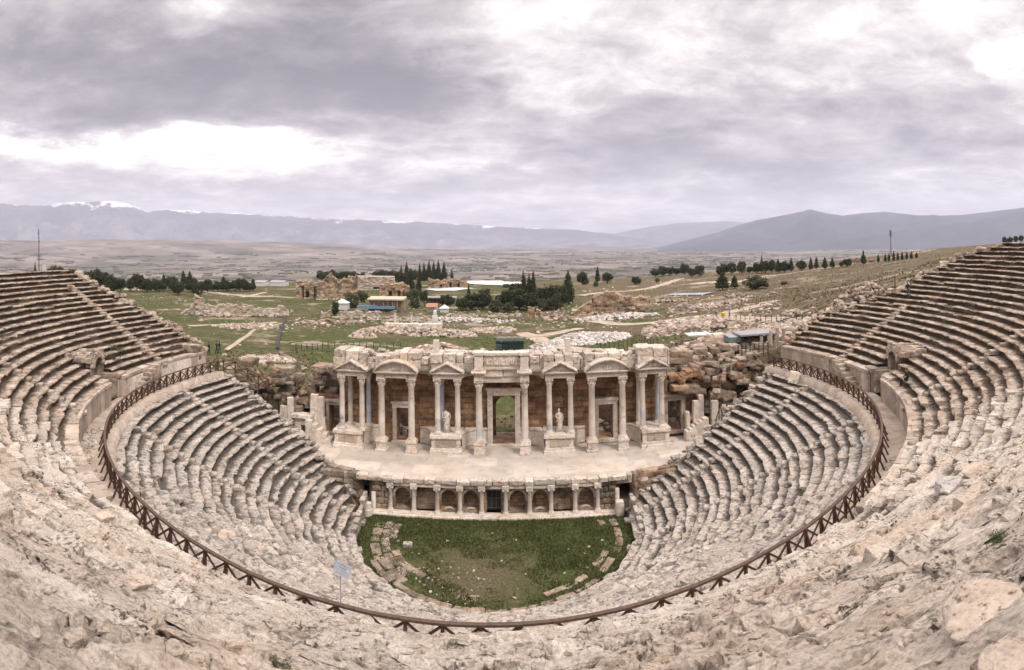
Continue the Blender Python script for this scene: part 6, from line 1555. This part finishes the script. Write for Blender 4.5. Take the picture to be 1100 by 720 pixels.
for k, px, b, t, w in (('round', 704, 297.5, 288, 11), ('round', 712, 297, 286, 11), ('round', 720, 296, 287, 11), ('round', 727, 295.5, 288, 9), ('round', 735, 294.5, 282, 10), ('round', 743, 298, 288, 9), ('round', 752, 297.5, 285, 11)): tree(k, px, b, t, w, L7, 'trees at the fork of the tracks')
L8 = 'dark round pine in the long row along the right hillside road'
for k, px, b, t, w in (('round', 773, 296, 285.5, 9), ('round', 778, 295, 282, 10), ('round', 786, 295, 282, 10), ('round', 797, 295, 281, 11), ('round', 805, 294, 286, 6), ('round', 813, 294, 281, 9), ('round', 822, 293.5, 280, 11), ('round', 829, 293.5, 279.5, 10), ('pine', 836, 293.5, 279, 8), ('round', 843, 293, 279.5, 10), ('pine', 850, 292.5, 278, 7), ('round', 861, 291.5, 280, 11), ('pine', 871, 290.5, 277.5, 6), ('pine', 877, 290, 277, 6), ('pine', 886, 289.5, 277.5, 7), ('pine', 894, 288.5, 278, 7), ('round', 904, 287, 281, 5), ('round', 910.5, 286.5, 277, 10)): tree(k, px, b, t, w, L8, 'row of pines along the hillside road')
tree('cypress', 818.3, 293, 274, 3.6, 'thin cypress rising above the row of round pines'); tree('pine', 927.5, 285, 270.5, 7, 'tall dark pine standing apart at the end of the row of round pines')
L9 = 'small slim cypress in the short row below the right mast'
for px, b, t in ((943.5, 282, 273.5), (951, 281.5, 273), (955, 281, 272.5), (960, 280.5, 270), (964.5, 280, 271), (969, 279.5, 270.5), (974, 279, 271), (979, 278.5, 270.5), (984.5, 277.5, 271)): tree('cypress', px, b, t, 3.6, L9, 'row of small cypresses')
for k, px, b, t, w, q in (('pine', 776, 312, 294, 17, 'left one of three big grey green bushy pines below the row of round pines'), ('pine', 789, 310, 297, 12, 'middle and smallest of three big grey green bushy pines below the row'), ('bush', 812, 311, 293, 28, 'widest of three big grey green bushy pines below the row of round pines')): tree(k, px, b, t, w, q, name='bushy_pine')
L10 = 'dark tree on the far skyline above the right upper seats'
for px, b, t in ((1079, 262, 256.5), (1085, 262, 256), (1091, 261.5, 255.5), (1097, 261.5, 255)): tree('round', px, b, t - 2.2, 5.5, L10, 'skyline trees over the right seats', d=560)
tree('bush', 842, 306, 304, 8, 'low dark shrub on the right hillside above the gravel path')

# ================================================================== FOREGROUND BOULDERS AND WEEDS
bpy.context.view_layer.update(); _dg = bpy.context.evaluated_depsgraph_get()
def surf(px, py):
    d = Vector(ray(px, py)).normalized(); ok, p, n, i, o, m = scene.ray_cast(_dg, Vector((0, 0, ZC)) + d * .3, d); return p.x, p.y, p.z, p.length
def top_at(x, y):
    ok, p, n, i, o, m = scene.ray_cast(_dg, Vector((x, y, 40)), Vector((0, 0, -1))); return p.z
def boulder(px, py, sx, sy, sz, rz, mat, label, seed, tilt=(0, 0), sink=.35):
    x, y, z, r = surf(px, py); V, Q = CUBES[28]; U = V / np.linalg.norm(V, axis=1, keepdims=True); rg = np.random.default_rng(seed); nn = rg.normal(0, 1, (16, 3)); nn = np.vstack([nn, [(0, 0, 1), (.2, .1, 1)]]); nn /= np.linalg.norm(nn, axis=1, keepdims=True); hh = rg.uniform(.55, 1.0, 18); hh[-2:] = .6
    dts = np.maximum(U @ nn.T, 1e-3) / hh; rad = 1 / ((dts ** 40).sum(1) ** (1 / 40)); W = U * np.minimum(rad, 1.25)[:, None]
    W = W * (1 + .12 * fbm(V * 1.1 + seed, 3, seed)[:, None] + .05 * fbm(V * 7 + seed, 4, seed + 3)[:, None]) + (.05 * np.stack([fbm(V * 3.5 + seed + c * 5, 4, c) for c in range(3)], 1) if True else 0)
    W = W * np.array([sx, sy, sz]) / 2; mb = MB(); mb.add(W, Q, 0.); o = mb.build('boulder', mat, smooth=True)
    o.location = (x, y, z + sz * (.5 - sink)); o.rotation_euler = (tilt[0], tilt[1], rz); tag(o, label, 'boulder'); return o
boulder(1068, 652, 1.05, .75, .34, .55, M['boulder'], 'large pinkish boulder jutting out at the lower right, with shadow beneath it', 3, (.0, -.1), .62)
boulder(1094, 712, .6, .5, .26, .9, M['boulder'], 'nearest pinkish boulder in the bottom right corner', 8, (.0, -.05), .65)
boulder(1018, 527, 1.35, .8, .5, .75, M['grey_boulder'], 'blue grey boulder lying on the right slope near the railing', 5, (0, .1))
boulder(1047, 508, .9, .7, .5, .2, M['boulder'], 'small orange tinted boulder beside the blue grey boulder', 9)
boulder(242, 575, .95, .7, .42, .3, M['boulder'], 'flat pinkish boulder on the left slope below the railing', 14)
boulder(112, 558, 1.0, .75, .45, .6, M['boulder'], 'orange tinted boulder on the left slope beside the end of the walkway', 15)
boulder(140, 632, .75, .5, .35, .4, M['boulder'], 'small pale boulder in the middle of the left slope', 17)
# stones lying over the near slope
rg = np.random.default_rng(61); C = []; S = []
while len(C) < 1100:
    d = rg.uniform(5, 34); t = rg.uniform(-1.05, 1.05); x, y = d * math.sin(t), d * math.cos(t); R = math.hypot(x - CX, y - CY)
    if R < R_U0 + .3 or R > 48: continue
    s = rg.gamma(1.5, .045) + .02; s = min(s, .4); C.append((x, y, top_at(x, y) + s * .12)); S.append((s * 1.5, s * 1.1, s * .7))
mb = MB(); rocks(mb, C, S, 7, lib=ROCKS3); tag(mb.build('loose_rubble', M['near']), 'small pale rubble lying over the worn foreground slope', 'rubble', kind='stuff')
def weed(px, py, h, n, label, mat='shrub', seed=0):
    x, y, z, r = surf(px, py); rr = random.Random(seed); mb = MB()
    C_ = [(rr.gauss(0, .45) * h, rr.gauss(0, .45) * h, h * rr.uniform(.05, .35)) for _ in range(9)]
    leaves(mb, C_, [(h * rr.uniform(.25, .5), h * rr.uniform(.25, .5), h * rr.uniform(.2, .45)) for _ in C_], n * 4, h * .13, seed + 70, stretch=(1.3, .35))
    o = mb.build('weed', M[mat]); o.location = (x, y, z + .02); tag(o, label, 'plant'); return o
weed(1071, 583, .16, 320, 'dark green weed tuft in a hollow of the right foreground rock', seed=1)
weed(297, 717, .13, 240, 'dark weed tuft at the bottom edge of the left foreground', seed=2)
weed(86, 694, .1, 120, 'grey green weed tuft in a crevice of the lower left foreground', 'dry', seed=3)
rg = np.random.default_rng(66)
# shrubs on the ruined left upper rows
for i, (R, a, s, lb) in enumerate(((31.6, -81, .8, 'green moss like shrub on the broken rows right of the left arched passage'), (32.4, -84.5, .7, 'smaller green shrub higher on the broken rows past the left arched passage'))):
    x, y = pol(R, a); mb = MB(); leaves(mb, [(0, 0, .15), (.5, .2, .1), (-.4, .1, .1)], [(s, s * .6, .3)] * 3, 500, .1, i); o = mb.build('low_shrub', M['shrub']); o.location = (x, y, top_at(x, y) + .02); tag(o, lb, 'plant')

# ================================================================== PEOPLE
def person(loc, rz, label, pose, top, legs, sc=1., group=None):
    S = sc; J = {}
    if pose == 'sit':
        J.update(pel=(0, 0, .10), spn=(0, .02, .30), che=(0, -.02, .52), nek=(0, -.05, .66), hd=(0, -.09, .75), ht=(0, -.08, .87))
        for s, n in ((1, 'r'), (-1, 'l')):
            J.update({'hip' + n: (.1 * s, -.02, .09), 'kne' + n: (.14 * s, -.44, .16), 'ank' + n: (.13 * s, -.48, -.28), 'toe' + n: (.14 * s, -.64, -.33), 'sho' + n: (.19 * s, -.02, .55), 'elb' + n: (.24 * s, -.1, .31), 'wri' + n: (.16 * s, -.32, .24), 'han' + n: (.15 * s, -.39, .22)})
    else:
        k = .12 if pose == 'walk' else .0; lean = .10 if pose == 'lean' else 0
        J.update(pel=(0, 0, .95), spn=(0, -.02 - lean * .3, 1.14), che=(0, -.03 - lean, 1.36), nek=(0, -.04 - lean * 1.6, 1.5), hd=(0, -.07 - lean * 2.2, 1.585), ht=(0, -.06 - lean * 2.3, 1.71))
        for s, n in ((1, 'r'), (-1, 'l')):
            f = k * s
            J.update({'hip' + n: (.095 * s, 0, .9), 'kne' + n: (.11 * s, -.04 - f, .5), 'ank' + n: (.11 * s, .05 + (-1.6 * f if f < 0 else -f), .08), 'toe' + n: (.13 * s, -.14 - f, .03), 'sho' + n: (.19 * s, -.02 - lean, 1.4), 'elb' + n: (.25 * s, .04 - lean + f, 1.12), 'wri' + n: (.2 * s, -.17 - lean + f, .96 if pose != 'lean' else 1.1), 'han' + n: (.19 * s, -.23 - lean + f, .92 if pose != 'lean' else 1.1)})
    E = [('pel', 'spn'), ('spn', 'che'), ('che', 'nek'), ('nek', 'hd'), ('hd', 'ht')]; Rd = dict(pel=(.15, .12), spn=(.14, .105), che=(.165, .115), nek=(.058, .058), hd=(.085, .09), ht=(.07, .075))
    for n in 'rl':
        E += [('pel', 'hip' + n), ('hip' + n, 'kne' + n), ('kne' + n, 'ank' + n), ('ank' + n, 'toe' + n), ('che', 'sho' + n), ('sho' + n, 'elb' + n), ('elb' + n, 'wri' + n), ('wri' + n, 'han' + n)]
        Rd.update({'hip' + n: (.095, .1), 'kne' + n: (.065, .065), 'ank' + n: (.045, .05), 'toe' + n: (.04, .03), 'sho' + n: (.068, .068), 'elb' + n: (.048, .048), 'wri' + n: (.03, .026), 'han' + n: (.038, .02)})
        h = Vector(J['han' + n]); w = Vector(J['wri' + n]); d = (h - w).normalized(); u = Vector((1, 0, 0)); 
        for q in range(5):
            off = u * (-.027 + .018 * q) if q < 4 else u * (.04 if n == 'l' else -.04); b = h + off + d * .02 * (q < 4) - d * (.02 if q == 4 else 0); e = b + d * (.055 - .006 * abs(q - 1)) + Vector((0, 0, -.025))
            J['fa%d' % q + n] = tuple(b); J['fb%d' % q + n] = tuple(e); Rd['fa%d' % q + n] = (.010, .010); Rd['fb%d' % q + n] = (.008, .008); E += [('han' + n, 'fa%d' % q + n), ('fa%d' % q + n, 'fb%d' % q + n)]
    names = list(J); me = bpy.data.meshes.new('body'); me.from_pydata([J[n] for n in names], [(names.index(a), names.index(b)) for a, b in E], []); o = bpy.data.objects.new('body', me); COL.objects.link(o)
    md = o.modifiers.new('Skin', 'SKIN'); md.use_smooth_shade = True
    for i, n in enumerate(names):
        sv = me.skin_vertices[0].data[i]; sv.radius = Rd[n]; sv.use_root = (n == 'pel')
    o.modifiers.new('Sub', 'SUBSURF').levels = 1; o.modifiers['Sub'].render_levels = 1
    dg = bpy.context.evaluated_depsgraph_get(); m2 = bpy.data.meshes.new_from_object(o.evaluated_get(dg)); bpy.data.objects.remove(o)
    for m_ in (top, legs, 'skin', 'black_cloth'): m2.materials.append(M[m_])
    hz = J['hd'][2] - .06
    waist = J['pel'][2] + .03
    for p in m2.polygons:
        c = p.center; k = 0
        if c.z > hz and abs(c.x) < .13: k = 2
        elif min((c - Vector(J['han' + n])).length for n in 'rl') < .085: k = 2
        elif min((c - Vector(J['toe' + n])).length for n in 'rl') < .13: k = 3
        elif pose == 'sit' and (c.z < .12 or (c.y < -.1 and c.z < .24 and abs(c.x) < .2 and c.z < .23)): k = 1
        elif pose != 'sit' and c.z < waist and min((c - Vector(J[q + n])).length for n in 'rl' for q in ('wri', 'elb')) > .09: k = 1
        p.material_index = k; p.use_smooth = True
    m2.name = 'body'; root = empty('person', loc, label, 'person', group, rz); b = bpy.data.objects.new('body', m2); COL.objects.link(b); b.parent = root; b.scale = (S, S, S)
    hd = Vector(J['hd']) * .35 + Vector(J['ht']) * .65; mb = MB(); mb.M = Matrix.Translation(hd + Vector((0, .018, .012))) @ Matrix.Diagonal((.098, .112, .105, 1)); V, Q = CUBES[6]; W = V / np.linalg.norm(V, axis=1, keepdims=True); Q2 = np.array([q for q in Q if not (W[q][:, 1].mean() < -.35 and W[q][:, 2].mean() < .5) and W[q][:, 2].mean() > -.6]); mb.add(W, Q2)
    hr = mb.build('hair', M['hair'], root, smooth=True); hr.scale = (S, S, S)
    mb = MB(); f = Vector(J['hd']) * .55 + Vector(J['ht']) * .45
    mb.M = Matrix.Translation(f); mb.rough(-.012, .012, -.125, -.08, -.03, .012, .003, 2, .4)
    ns = mb.build('nose', M['skin'], root); ns.scale = (S, S, S)
    for s in (-1, 1): mb = MB(); mb.M = Matrix.Translation(f); mb.rough(s * .033 - .012, s * .033 + .012, -.097, -.085, .008, .02, .001, 2, .4); e = mb.build('eye', M['hair'], root); e.scale = (S, S, S)
    return root
def on_rows(R, a):
    i = math.floor((R - R_U0) / T_U); return Z_U0 + i * H_U
x, y, z, _ = surf(970, 318)
R, a = 38.6, 92.2; x, y = pol(R, a)
person((x, y, on_rows(R, a)), math.radians(-60), 'man in a dark jacket standing bent forward at the end of the upper rows', 'lean', 'navy_cloth', 'grey_cloth')
R, a = 30.15, 67.6; x, y = pol(R, a); R2, _ = 30.75, 0
x, y = pol(30.5, 67.6)
person((x, y, Z_U0 + H_U + .03), math.radians(67.6 + 180), 'person in black sitting on the lowest right upper row above the walkway', 'sit', 'black_cloth', 'black_cloth')
for px, b, tp, lg, ps, q in ((224.5, 381.5, 'black_cloth', 'black_cloth', 'walk', 'lone walker in black ahead of a pair on the green slope'), (232.7, 380.2, 'navy_cloth', 'black_cloth', 'walk', 'left one of a pair of dark walkers on the green slope'), (235.6, 379.6, 'black_cloth', 'navy_cloth', 'walk', 'right one of a pair of dark walkers on the green slope')):
    w = hit(px, b); person(w[:3], 2.2, q, ps, tp, lg)
for px, b, tp, lg, q in ((769, 341.5, 'navy_cloth', 'black_cloth', 'walker in a dark jacket on the white gravel path'), (783.5, 341.5, 'grey_cloth', 'black_cloth', 'walker in grey on the white gravel path beyond the yellow bin'), (744, 334, 'pale_cloth', 'grey_cloth', 'tiny walker in pale clothes beyond the white gravel path')):
    w = hit(px, b); person(w[:3], 1.2, q, 'walk', tp, lg)
w = hit(777, 342); o = empty('waste_bin', w[:3], 'small yellow bin on the white gravel path between two walkers', 'bin'); mb = MB(); mb.lathe([(.42, 0), (.45, .1), (.5, 1.1), (.52, 1.12)], n=14); mb.build('barrel', M['yellow'], o); mb = MB(); mb.lathe([(.54, 1.1), (.54, 1.2), (.3, 1.35)], n=14); mb.build('lid', M['yellow'], o)

# ================================================================== SIGNS, MASTS, SMALL THINGS
def cone_hit(px, py):
    d = ray(px, py); h = math.hypot(d[0], d[1])
    for r in np.arange(17, 75, .02):
        x, y, z = d[0] / h * r, d[1] / h * r, ZC + d[2] / h * r; R = math.hypot(x - CX, y - CY)
        if R < 27 and z < zl(R): return x, y, z, r
x, y, z, r = cone_hit(366, 650)
o = empty('notice_sign', (x, y, z), 'pale blue grey notice board with grey lettering on a thin post in the lower seats', 'sign', rz=-.3)
mb = MB(); mb.beam((0, 0, -.3), (0, 0, 1.3), .045, .045); mb.build('post', M['metal'], o)
T = Matrix.Translation((0, -.04, 1.3)) @ Matrix.Rotation(math.radians(9), 4, 'Y') @ Matrix.Rotation(math.radians(-35), 4, 'X')
mb = MB(); mb.M = T; mb.rough(-.4, .4, -.015, .015, -.02, .52, .003, 6, .02); mb.build('board', M['sign'], o)
mb = MB(); mb.M = T; rr = random.Random(2)
for z_, x0, x1, h in ((.40, -.32, .34, .05), (.29, -.2, .2, .055), (.19, -.33, .33, .035), (.09, -.22, .32, .04)):
    q = x0
    while q < x1:
        w = rr.uniform(.02, .05)
        mb.box(q, min(q + w, x1), -.022, -.017, z_ - h / 2, z_ + h / 2); q += w + rr.choice((.012, .012, .03))
mb.build('lettering', M['ink'], o)
x, y, z, r = cone_hit(931, 482)
o = empty('blank_panel', (x, y, z), 'small plain grey panel leaning on the lower seats by the right railing', 'sign', rz=.9); mb = MB(); mb.M = Matrix.Rotation(math.radians(-30), 4, 'X'); mb.rough(-.35, .35, -.02, .02, .1, .75, .004, 6, .03); mb.build('board', M['sign'], o); mb = MB(); mb.beam((0, .02, -.2), (0, -.02, .3), .05, .05); mb.build('post', M['metal'], o)
x, y = pol(28.6, -77); mb = MB(); mb.lathe([(.06, 0), (.055, 1.1), (.03, 1.14)], n=10); o = mb.build('white_post', M['white']); o.location = (x, y, ZD); tag(o, 'thin white post on the walkway below the left arched passage', 'post')
x, y = pol(26.6, 97); o = empty('pale_slab', (x, y, zl(26.6) - .2), 'pale angular slab propped against the right railing on the top lower row', 'slab'); mb = MB(); mb.M = Matrix.Rotation(.3, 4, 'Y'); mb.rough(-.5, .5, -.2, .2, 0, 1.1, .08, 6, .15); mb.build('slab', M['marble'], o)
# dark camera tripod at the right end of the lower seats
x, y, z, r = cone_hit(774, 450); o = empty('tripod', (x, y, z), 'dark tripod standing at the end of the right lower seats', 'tripod')
for k in range(3): mb = MB(); mb.tube([(0, 0, 1.25), (.42 * math.cos(2.1 * k + .5), .42 * math.sin(2.1 * k + .5), -.05)], .04, 8); mb.build('leg', M['dark'], o)
mb = MB(); mb.rough(-.12, .12, -.1, .1, 1.2, 1.5, .01, 3, .1); mb.build('head', M['dark'], o)
# mast on each side
def mast(px, base, top, label, d, n=6):
    x, y, z0 = ptr(px, base, d); zt = ptr(px, top, d)[2]; z0 = min(z0, float(ground_raw(x, y))); h = zt - z0; o = empty('radio_mast', (x, y, z0), label, 'mast'); w = .30 * d / 330
    mb = MB()
    for k in range(3): a = 2.094 * k; mb.tube([(w * math.cos(a), w * math.sin(a), 0), (w * .7 * math.cos(a), w * .7 * math.sin(a), h)], w * .22, 6)
    nb = int(h / (w * 2.2))
    for i in range(nb):
        for k in range(3): a, b = 2.094 * k, 2.094 * (k + 1); z1, z2 = h * i / nb, h * (i + 1) / nb; mb.tube([(w * .85 * math.cos(a), w * .85 * math.sin(a), z1), (w * .85 * math.cos(b), w * .85 * math.sin(b), z2)], w * .12, 4)
    mb.build('lattice', M['mast'], o)
    for i in range(n):
        mb = MB(); q = h * (.80 + .19 * i / n); a = i * 2.1; mb.rough(w * 1.3 * math.cos(a) - w * .5, w * 1.3 * math.cos(a) + w * .5, w * 1.3 * math.sin(a) - w * .5, w * 1.3 * math.sin(a) + w * .5, q - w * 1.8, q + w * 1.8, .02, 3, .1); mb.build('antenna', M['mast'], o)
M['mast'] = plain('dark_mast_steel', (.10, .075, .075), .6, .4)
mast(42, 300, 246, 'tall thin dark mast above the left upper seats', 300, 3); mast(957, 281, 247, 'thin dark mast with antennas above the right hillside trees', 420, 8)
x, y, z = ptr(47.5, 300, 72.); o = empty('notice_board', (x, y, z - 2), 'small white notice board on a post behind the left upper seats', 'sign'); k = 72 / F
mb = MB(); mb.box(-1.6 * k, 2.4 * k, -.05, .05, 9 * k + 2, 15.5 * k + 2); mb.build('board', M['white'], o); mb = MB(); mb.box(-1.7 * k, -1.0 * k, -.06, .06, -3, 15.5 * k + 2); mb.build('post', M['white'], o)
for px, b, t, lb in ((961.5, 316, 297, 'thin dark post left of the man at the end of the right rows'), (978.5, 307, 298.5, 'short dark post just right of the man at the end of the right rows')):
    x, y, z = ptr(px, b, 63.5 if px < 970 else 62); zt = ptr(px, t, 63.5)[2]; mb = MB(); mb.tube([(0, 0, -.8), (0, 0, zt - z)], .055, 8); o = mb.build('marker_post', M['dark']); o.location = (x, y, z); tag(o, lb, 'post')

# ================================================================== SKY
wd = bpy.data.worlds.new('World'); scene.world = wd; wd.use_nodes = True; nt = NT(wd.node_tree); wd.node_tree.nodes.clear()
SUN_EL, SUN_AZ = math.radians(50), math.radians(138)       # azimuth from the view direction towards the right
out = nt.n('ShaderNodeOutputWorld')
sky = nt.n('ShaderNodeTexSky', sky_type='NISHITA', sun_disc=False); sky.sun_elevation = SUN_EL; sky.sun_rotation = SUN_AZ; sky.dust_density = 3
tc = nt.n('ShaderNodeTexCoord').outputs['Generated']; sp = nt.n('ShaderNodeSeparateXYZ'); nt.put(sp.inputs[0], tc); X, Y, Z = sp.outputs
u = nt.math('MULTIPLY', nt.math('ARCTAN2', X, Y), F / 100)
hyp = nt.math('SQRT', nt.math('ADD', nt.math('MULTIPLY', X, X), nt.math('MULTIPLY', Y, Y)))
v = nt.math('MULTIPLY', nt.math('DIVIDE', Z, nt.math('MAXIMUM', hyp, .02)), F / 100)        # hundreds of picture rows above the horizon
# noise on a cloud layer: compressed towards the horizon
den = nt.math('ADD', nt.math('MAXIMUM', Z, 0), .16)
cb = nt.n('ShaderNodeCombineXYZ'); nt.put(cb.inputs[0], nt.math('DIVIDE', X, den)); nt.put(cb.inputs[1], nt.math('DIVIDE', Y, den)); L = cb.outputs[0]
n1 = nt.noise(nt.mapping(L, (1, 1.1, 1), (0, 0, .5)), 1.5, 10, .60, .5); n2 = nt.noise(nt.mapping(L, (1, 1, 1), (0, 0, -.3), (3, 1, 0)), 4.2, 9, .66, .3)
cu = nt.n('ShaderNodeCombineXYZ'); nt.put(cu.inputs[0], u); nt.put(cu.inputs[1], nt.math('MULTIPLY', v, 2.4))
n3 = nt.noise(cu.outputs[0], .55, 8, .6, .3); n4 = nt.noise(nt.mapping(cu.outputs[0], (1, 1, 1), (0, 0, 0), (7, 3, 0)), .6, 8, .62, .3)
uw = nt.math('ADD', u, nt.math('MULTIPLY_ADD', n3, 2.2, -1.1)); vw = nt.math('ADD', v, nt.math('MULTIPLY_ADD', n4, .9, -.45))
def blob(px, py, sx, sy, amp):
    a = nt.math('MULTIPLY_ADD', uw, 100 / sx, -(px - 550) / sx); b = nt.math('MULTIPLY_ADD', vw, 100 / sy, -(Y0 - py) / sy)
    e = nt.math('ADD', nt.math('MULTIPLY', a, a), nt.math('MULTIPLY', b, b)); return nt.math('MULTIPLY', nt.math('EXPONENT', nt.math('MULTIPLY', e, -1)), amp)
BL = [(100, 72, 230, 58, -.30), (330, 62, 165, 56, -.28), (460, 92, 115, 38, -.27), (20, 20, 120, 40, -.02), (215, 122, 180, 16, -.14), (620, 150, 80, 20, -.16), (710, 172, 105, 24, -.26), (810, 190, 80, 16, -.26), (870, 203, 60, 9, -.16), (900, 122, 150, 24, -.15), (1020, 160, 110, 18, -.18), (720, 122, 90, 16, -.12), (470, 208, 90, 8, -.12), (330, 200, 90, 8, -.08), (560, 190, 60, 8, -.1),
      (205, 153, 95, 12, .42), (60, 149, 85, 12, .34), (300, 170, 100, 15, .26), (560, 45, 110, 60, .10), (1088, 66, 26, 22, .34), (1000, 40, 90, 34, .10), (560, 108, 60, 16, .06), (500, 172, 90, 14, .12), (640, 222, 180, 12, .12), (1040, 205, 120, 12, .12), (90, 195, 200, 12, .0), (300, 222, 400, 12, .06)]
s = None
for b in BL: s = blob(*b) if s is None else nt.math('ADD', s, blob(*b))
lum = nt.math('ADD', nt.math('ADD', .68, s), nt.math('ADD', nt.math('MULTIPLY_ADD', n1, .72, -.36), nt.math('MULTIPLY_ADD', n2, .64, -.32)))
lum = nt.math('MULTIPLY_ADD', nt.math('SUBTRACT', lum, .62), 1.38, .635)
cc = nt.ramp(lum, [(.12, (.115, .10, .112)), (.34, (.21, .185, .196)), (.50, (.355, .318, .327)), (.66, (.51, .468, .46)), (.82, (.77, .715, .69)), (1., (1.15, 1.06, .99))])
bg1 = nt.n('ShaderNodeBackground'); nt.put(bg1.inputs[0], cc)
zr = nt.n('ShaderNodeMapRange', interpolation_type='SMOOTHSTEP'); nt.put(zr.inputs[0], Z); zr.inputs[1].default_value = .42; zr.inputs[2].default_value = .85; zr.inputs[3].default_value = 1.0; zr.inputs[4].default_value = 3.0; nt.put(bg1.inputs[1], zr.outputs[0])
bg2 = nt.n('ShaderNodeBackground'); nt.put(bg2.inputs[0], sky.outputs[0]); bg2.inputs[1].default_value = .07
mx = nt.n('ShaderNodeMixShader'); mx.inputs[0].default_value = .94; wd.node_tree.links.new(bg2.outputs[0], mx.inputs[1]); wd.node_tree.links.new(bg1.outputs[0], mx.inputs[2]); wd.node_tree.links.new(mx.outputs[0], out.inputs[0])
wd.cycles.sampling_method = 'MANUAL'; wd.cycles.sample_map_resolution = 512
# sun behind thin cloud
sd = bpy.data.lights.new('Sun', 'SUN'); sd.energy = 1.5; sd.angle = math.radians(12); sd.color = (1, .93, .86); so = bpy.data.objects.new('Sun', sd); COL.objects.link(so)
dv = Vector((math.sin(SUN_AZ) * math.cos(SUN_EL), math.cos(SUN_AZ) * math.cos(SUN_EL), math.sin(SUN_EL))); so.rotation_euler = dv.to_track_quat('Z', 'Y').to_euler(); so.location = dv * 100
# air
HAZE = True
if HAZE:
    mb = MB(); mb.box(-31500, 31500, -31500, 31500, -260, 2300); m = bpy.data.materials.new('haze_air'); m.use_nodes = True; m.node_tree.nodes.clear(); hn = NT(m.node_tree)
    o_ = hn.n('ShaderNodeOutputMaterial'); vol = hn.n('ShaderNodeVolumePrincipled'); vol.inputs['Color'].default_value = (.82, .84, 1.0, 1); vol.inputs['Density'].default_value = 5.6e-5; vol.inputs['Anisotropy'].default_value = .2
    m.node_tree.links.new(vol.outputs[0], o_.inputs['Volume']); o = mb.build('haze', m, kind='stuff'); tag(o, 'thin pale haze filling the air over the plain and mountains', 'haze')
# ================================================================== CAMERA
cd = bpy.data.cameras.new('Camera'); cam = bpy.data.objects.new('Camera', cd); COL.objects.link(cam); scene.camera = cam
cd.type = 'PANO'; cd.panorama_type = 'CENTRAL_CYLINDRICAL'
cd.central_cylindrical_range_u_min = -550 / F; cd.central_cylindrical_range_u_max = 550 / F; cd.central_cylindrical_range_v_min = -(720 - Y0) / F; cd.central_cylindrical_range_v_max = Y0 / F; cd.central_cylindrical_radius = 1
cd.clip_start = .05; cd.clip_end = 80000
cam.matrix_world = Matrix.Translation((0, 0, ZC)) @ Matrix.Rotation(ROLL, 4, 'Y') @ Matrix.Rotation(math.radians(90), 4, 'X')
vs = scene.view_settings; scene.display_settings.display_device = 'sRGB'; vs.view_transform = 'Standard'; vs.look = 'None'; vs.exposure = 0.53; vs.gamma = 1; vs.use_curve_mapping = False
scene.cycles.use_denoising = True; scene.cycles.max_bounces = 5; scene.cycles.diffuse_bounces = 2; scene.cycles.glossy_bounces = 2; scene.cycles.volume_bounces = 1; scene.cycles.transparent_max_bounces = 8
scene.render.film_transparent = False
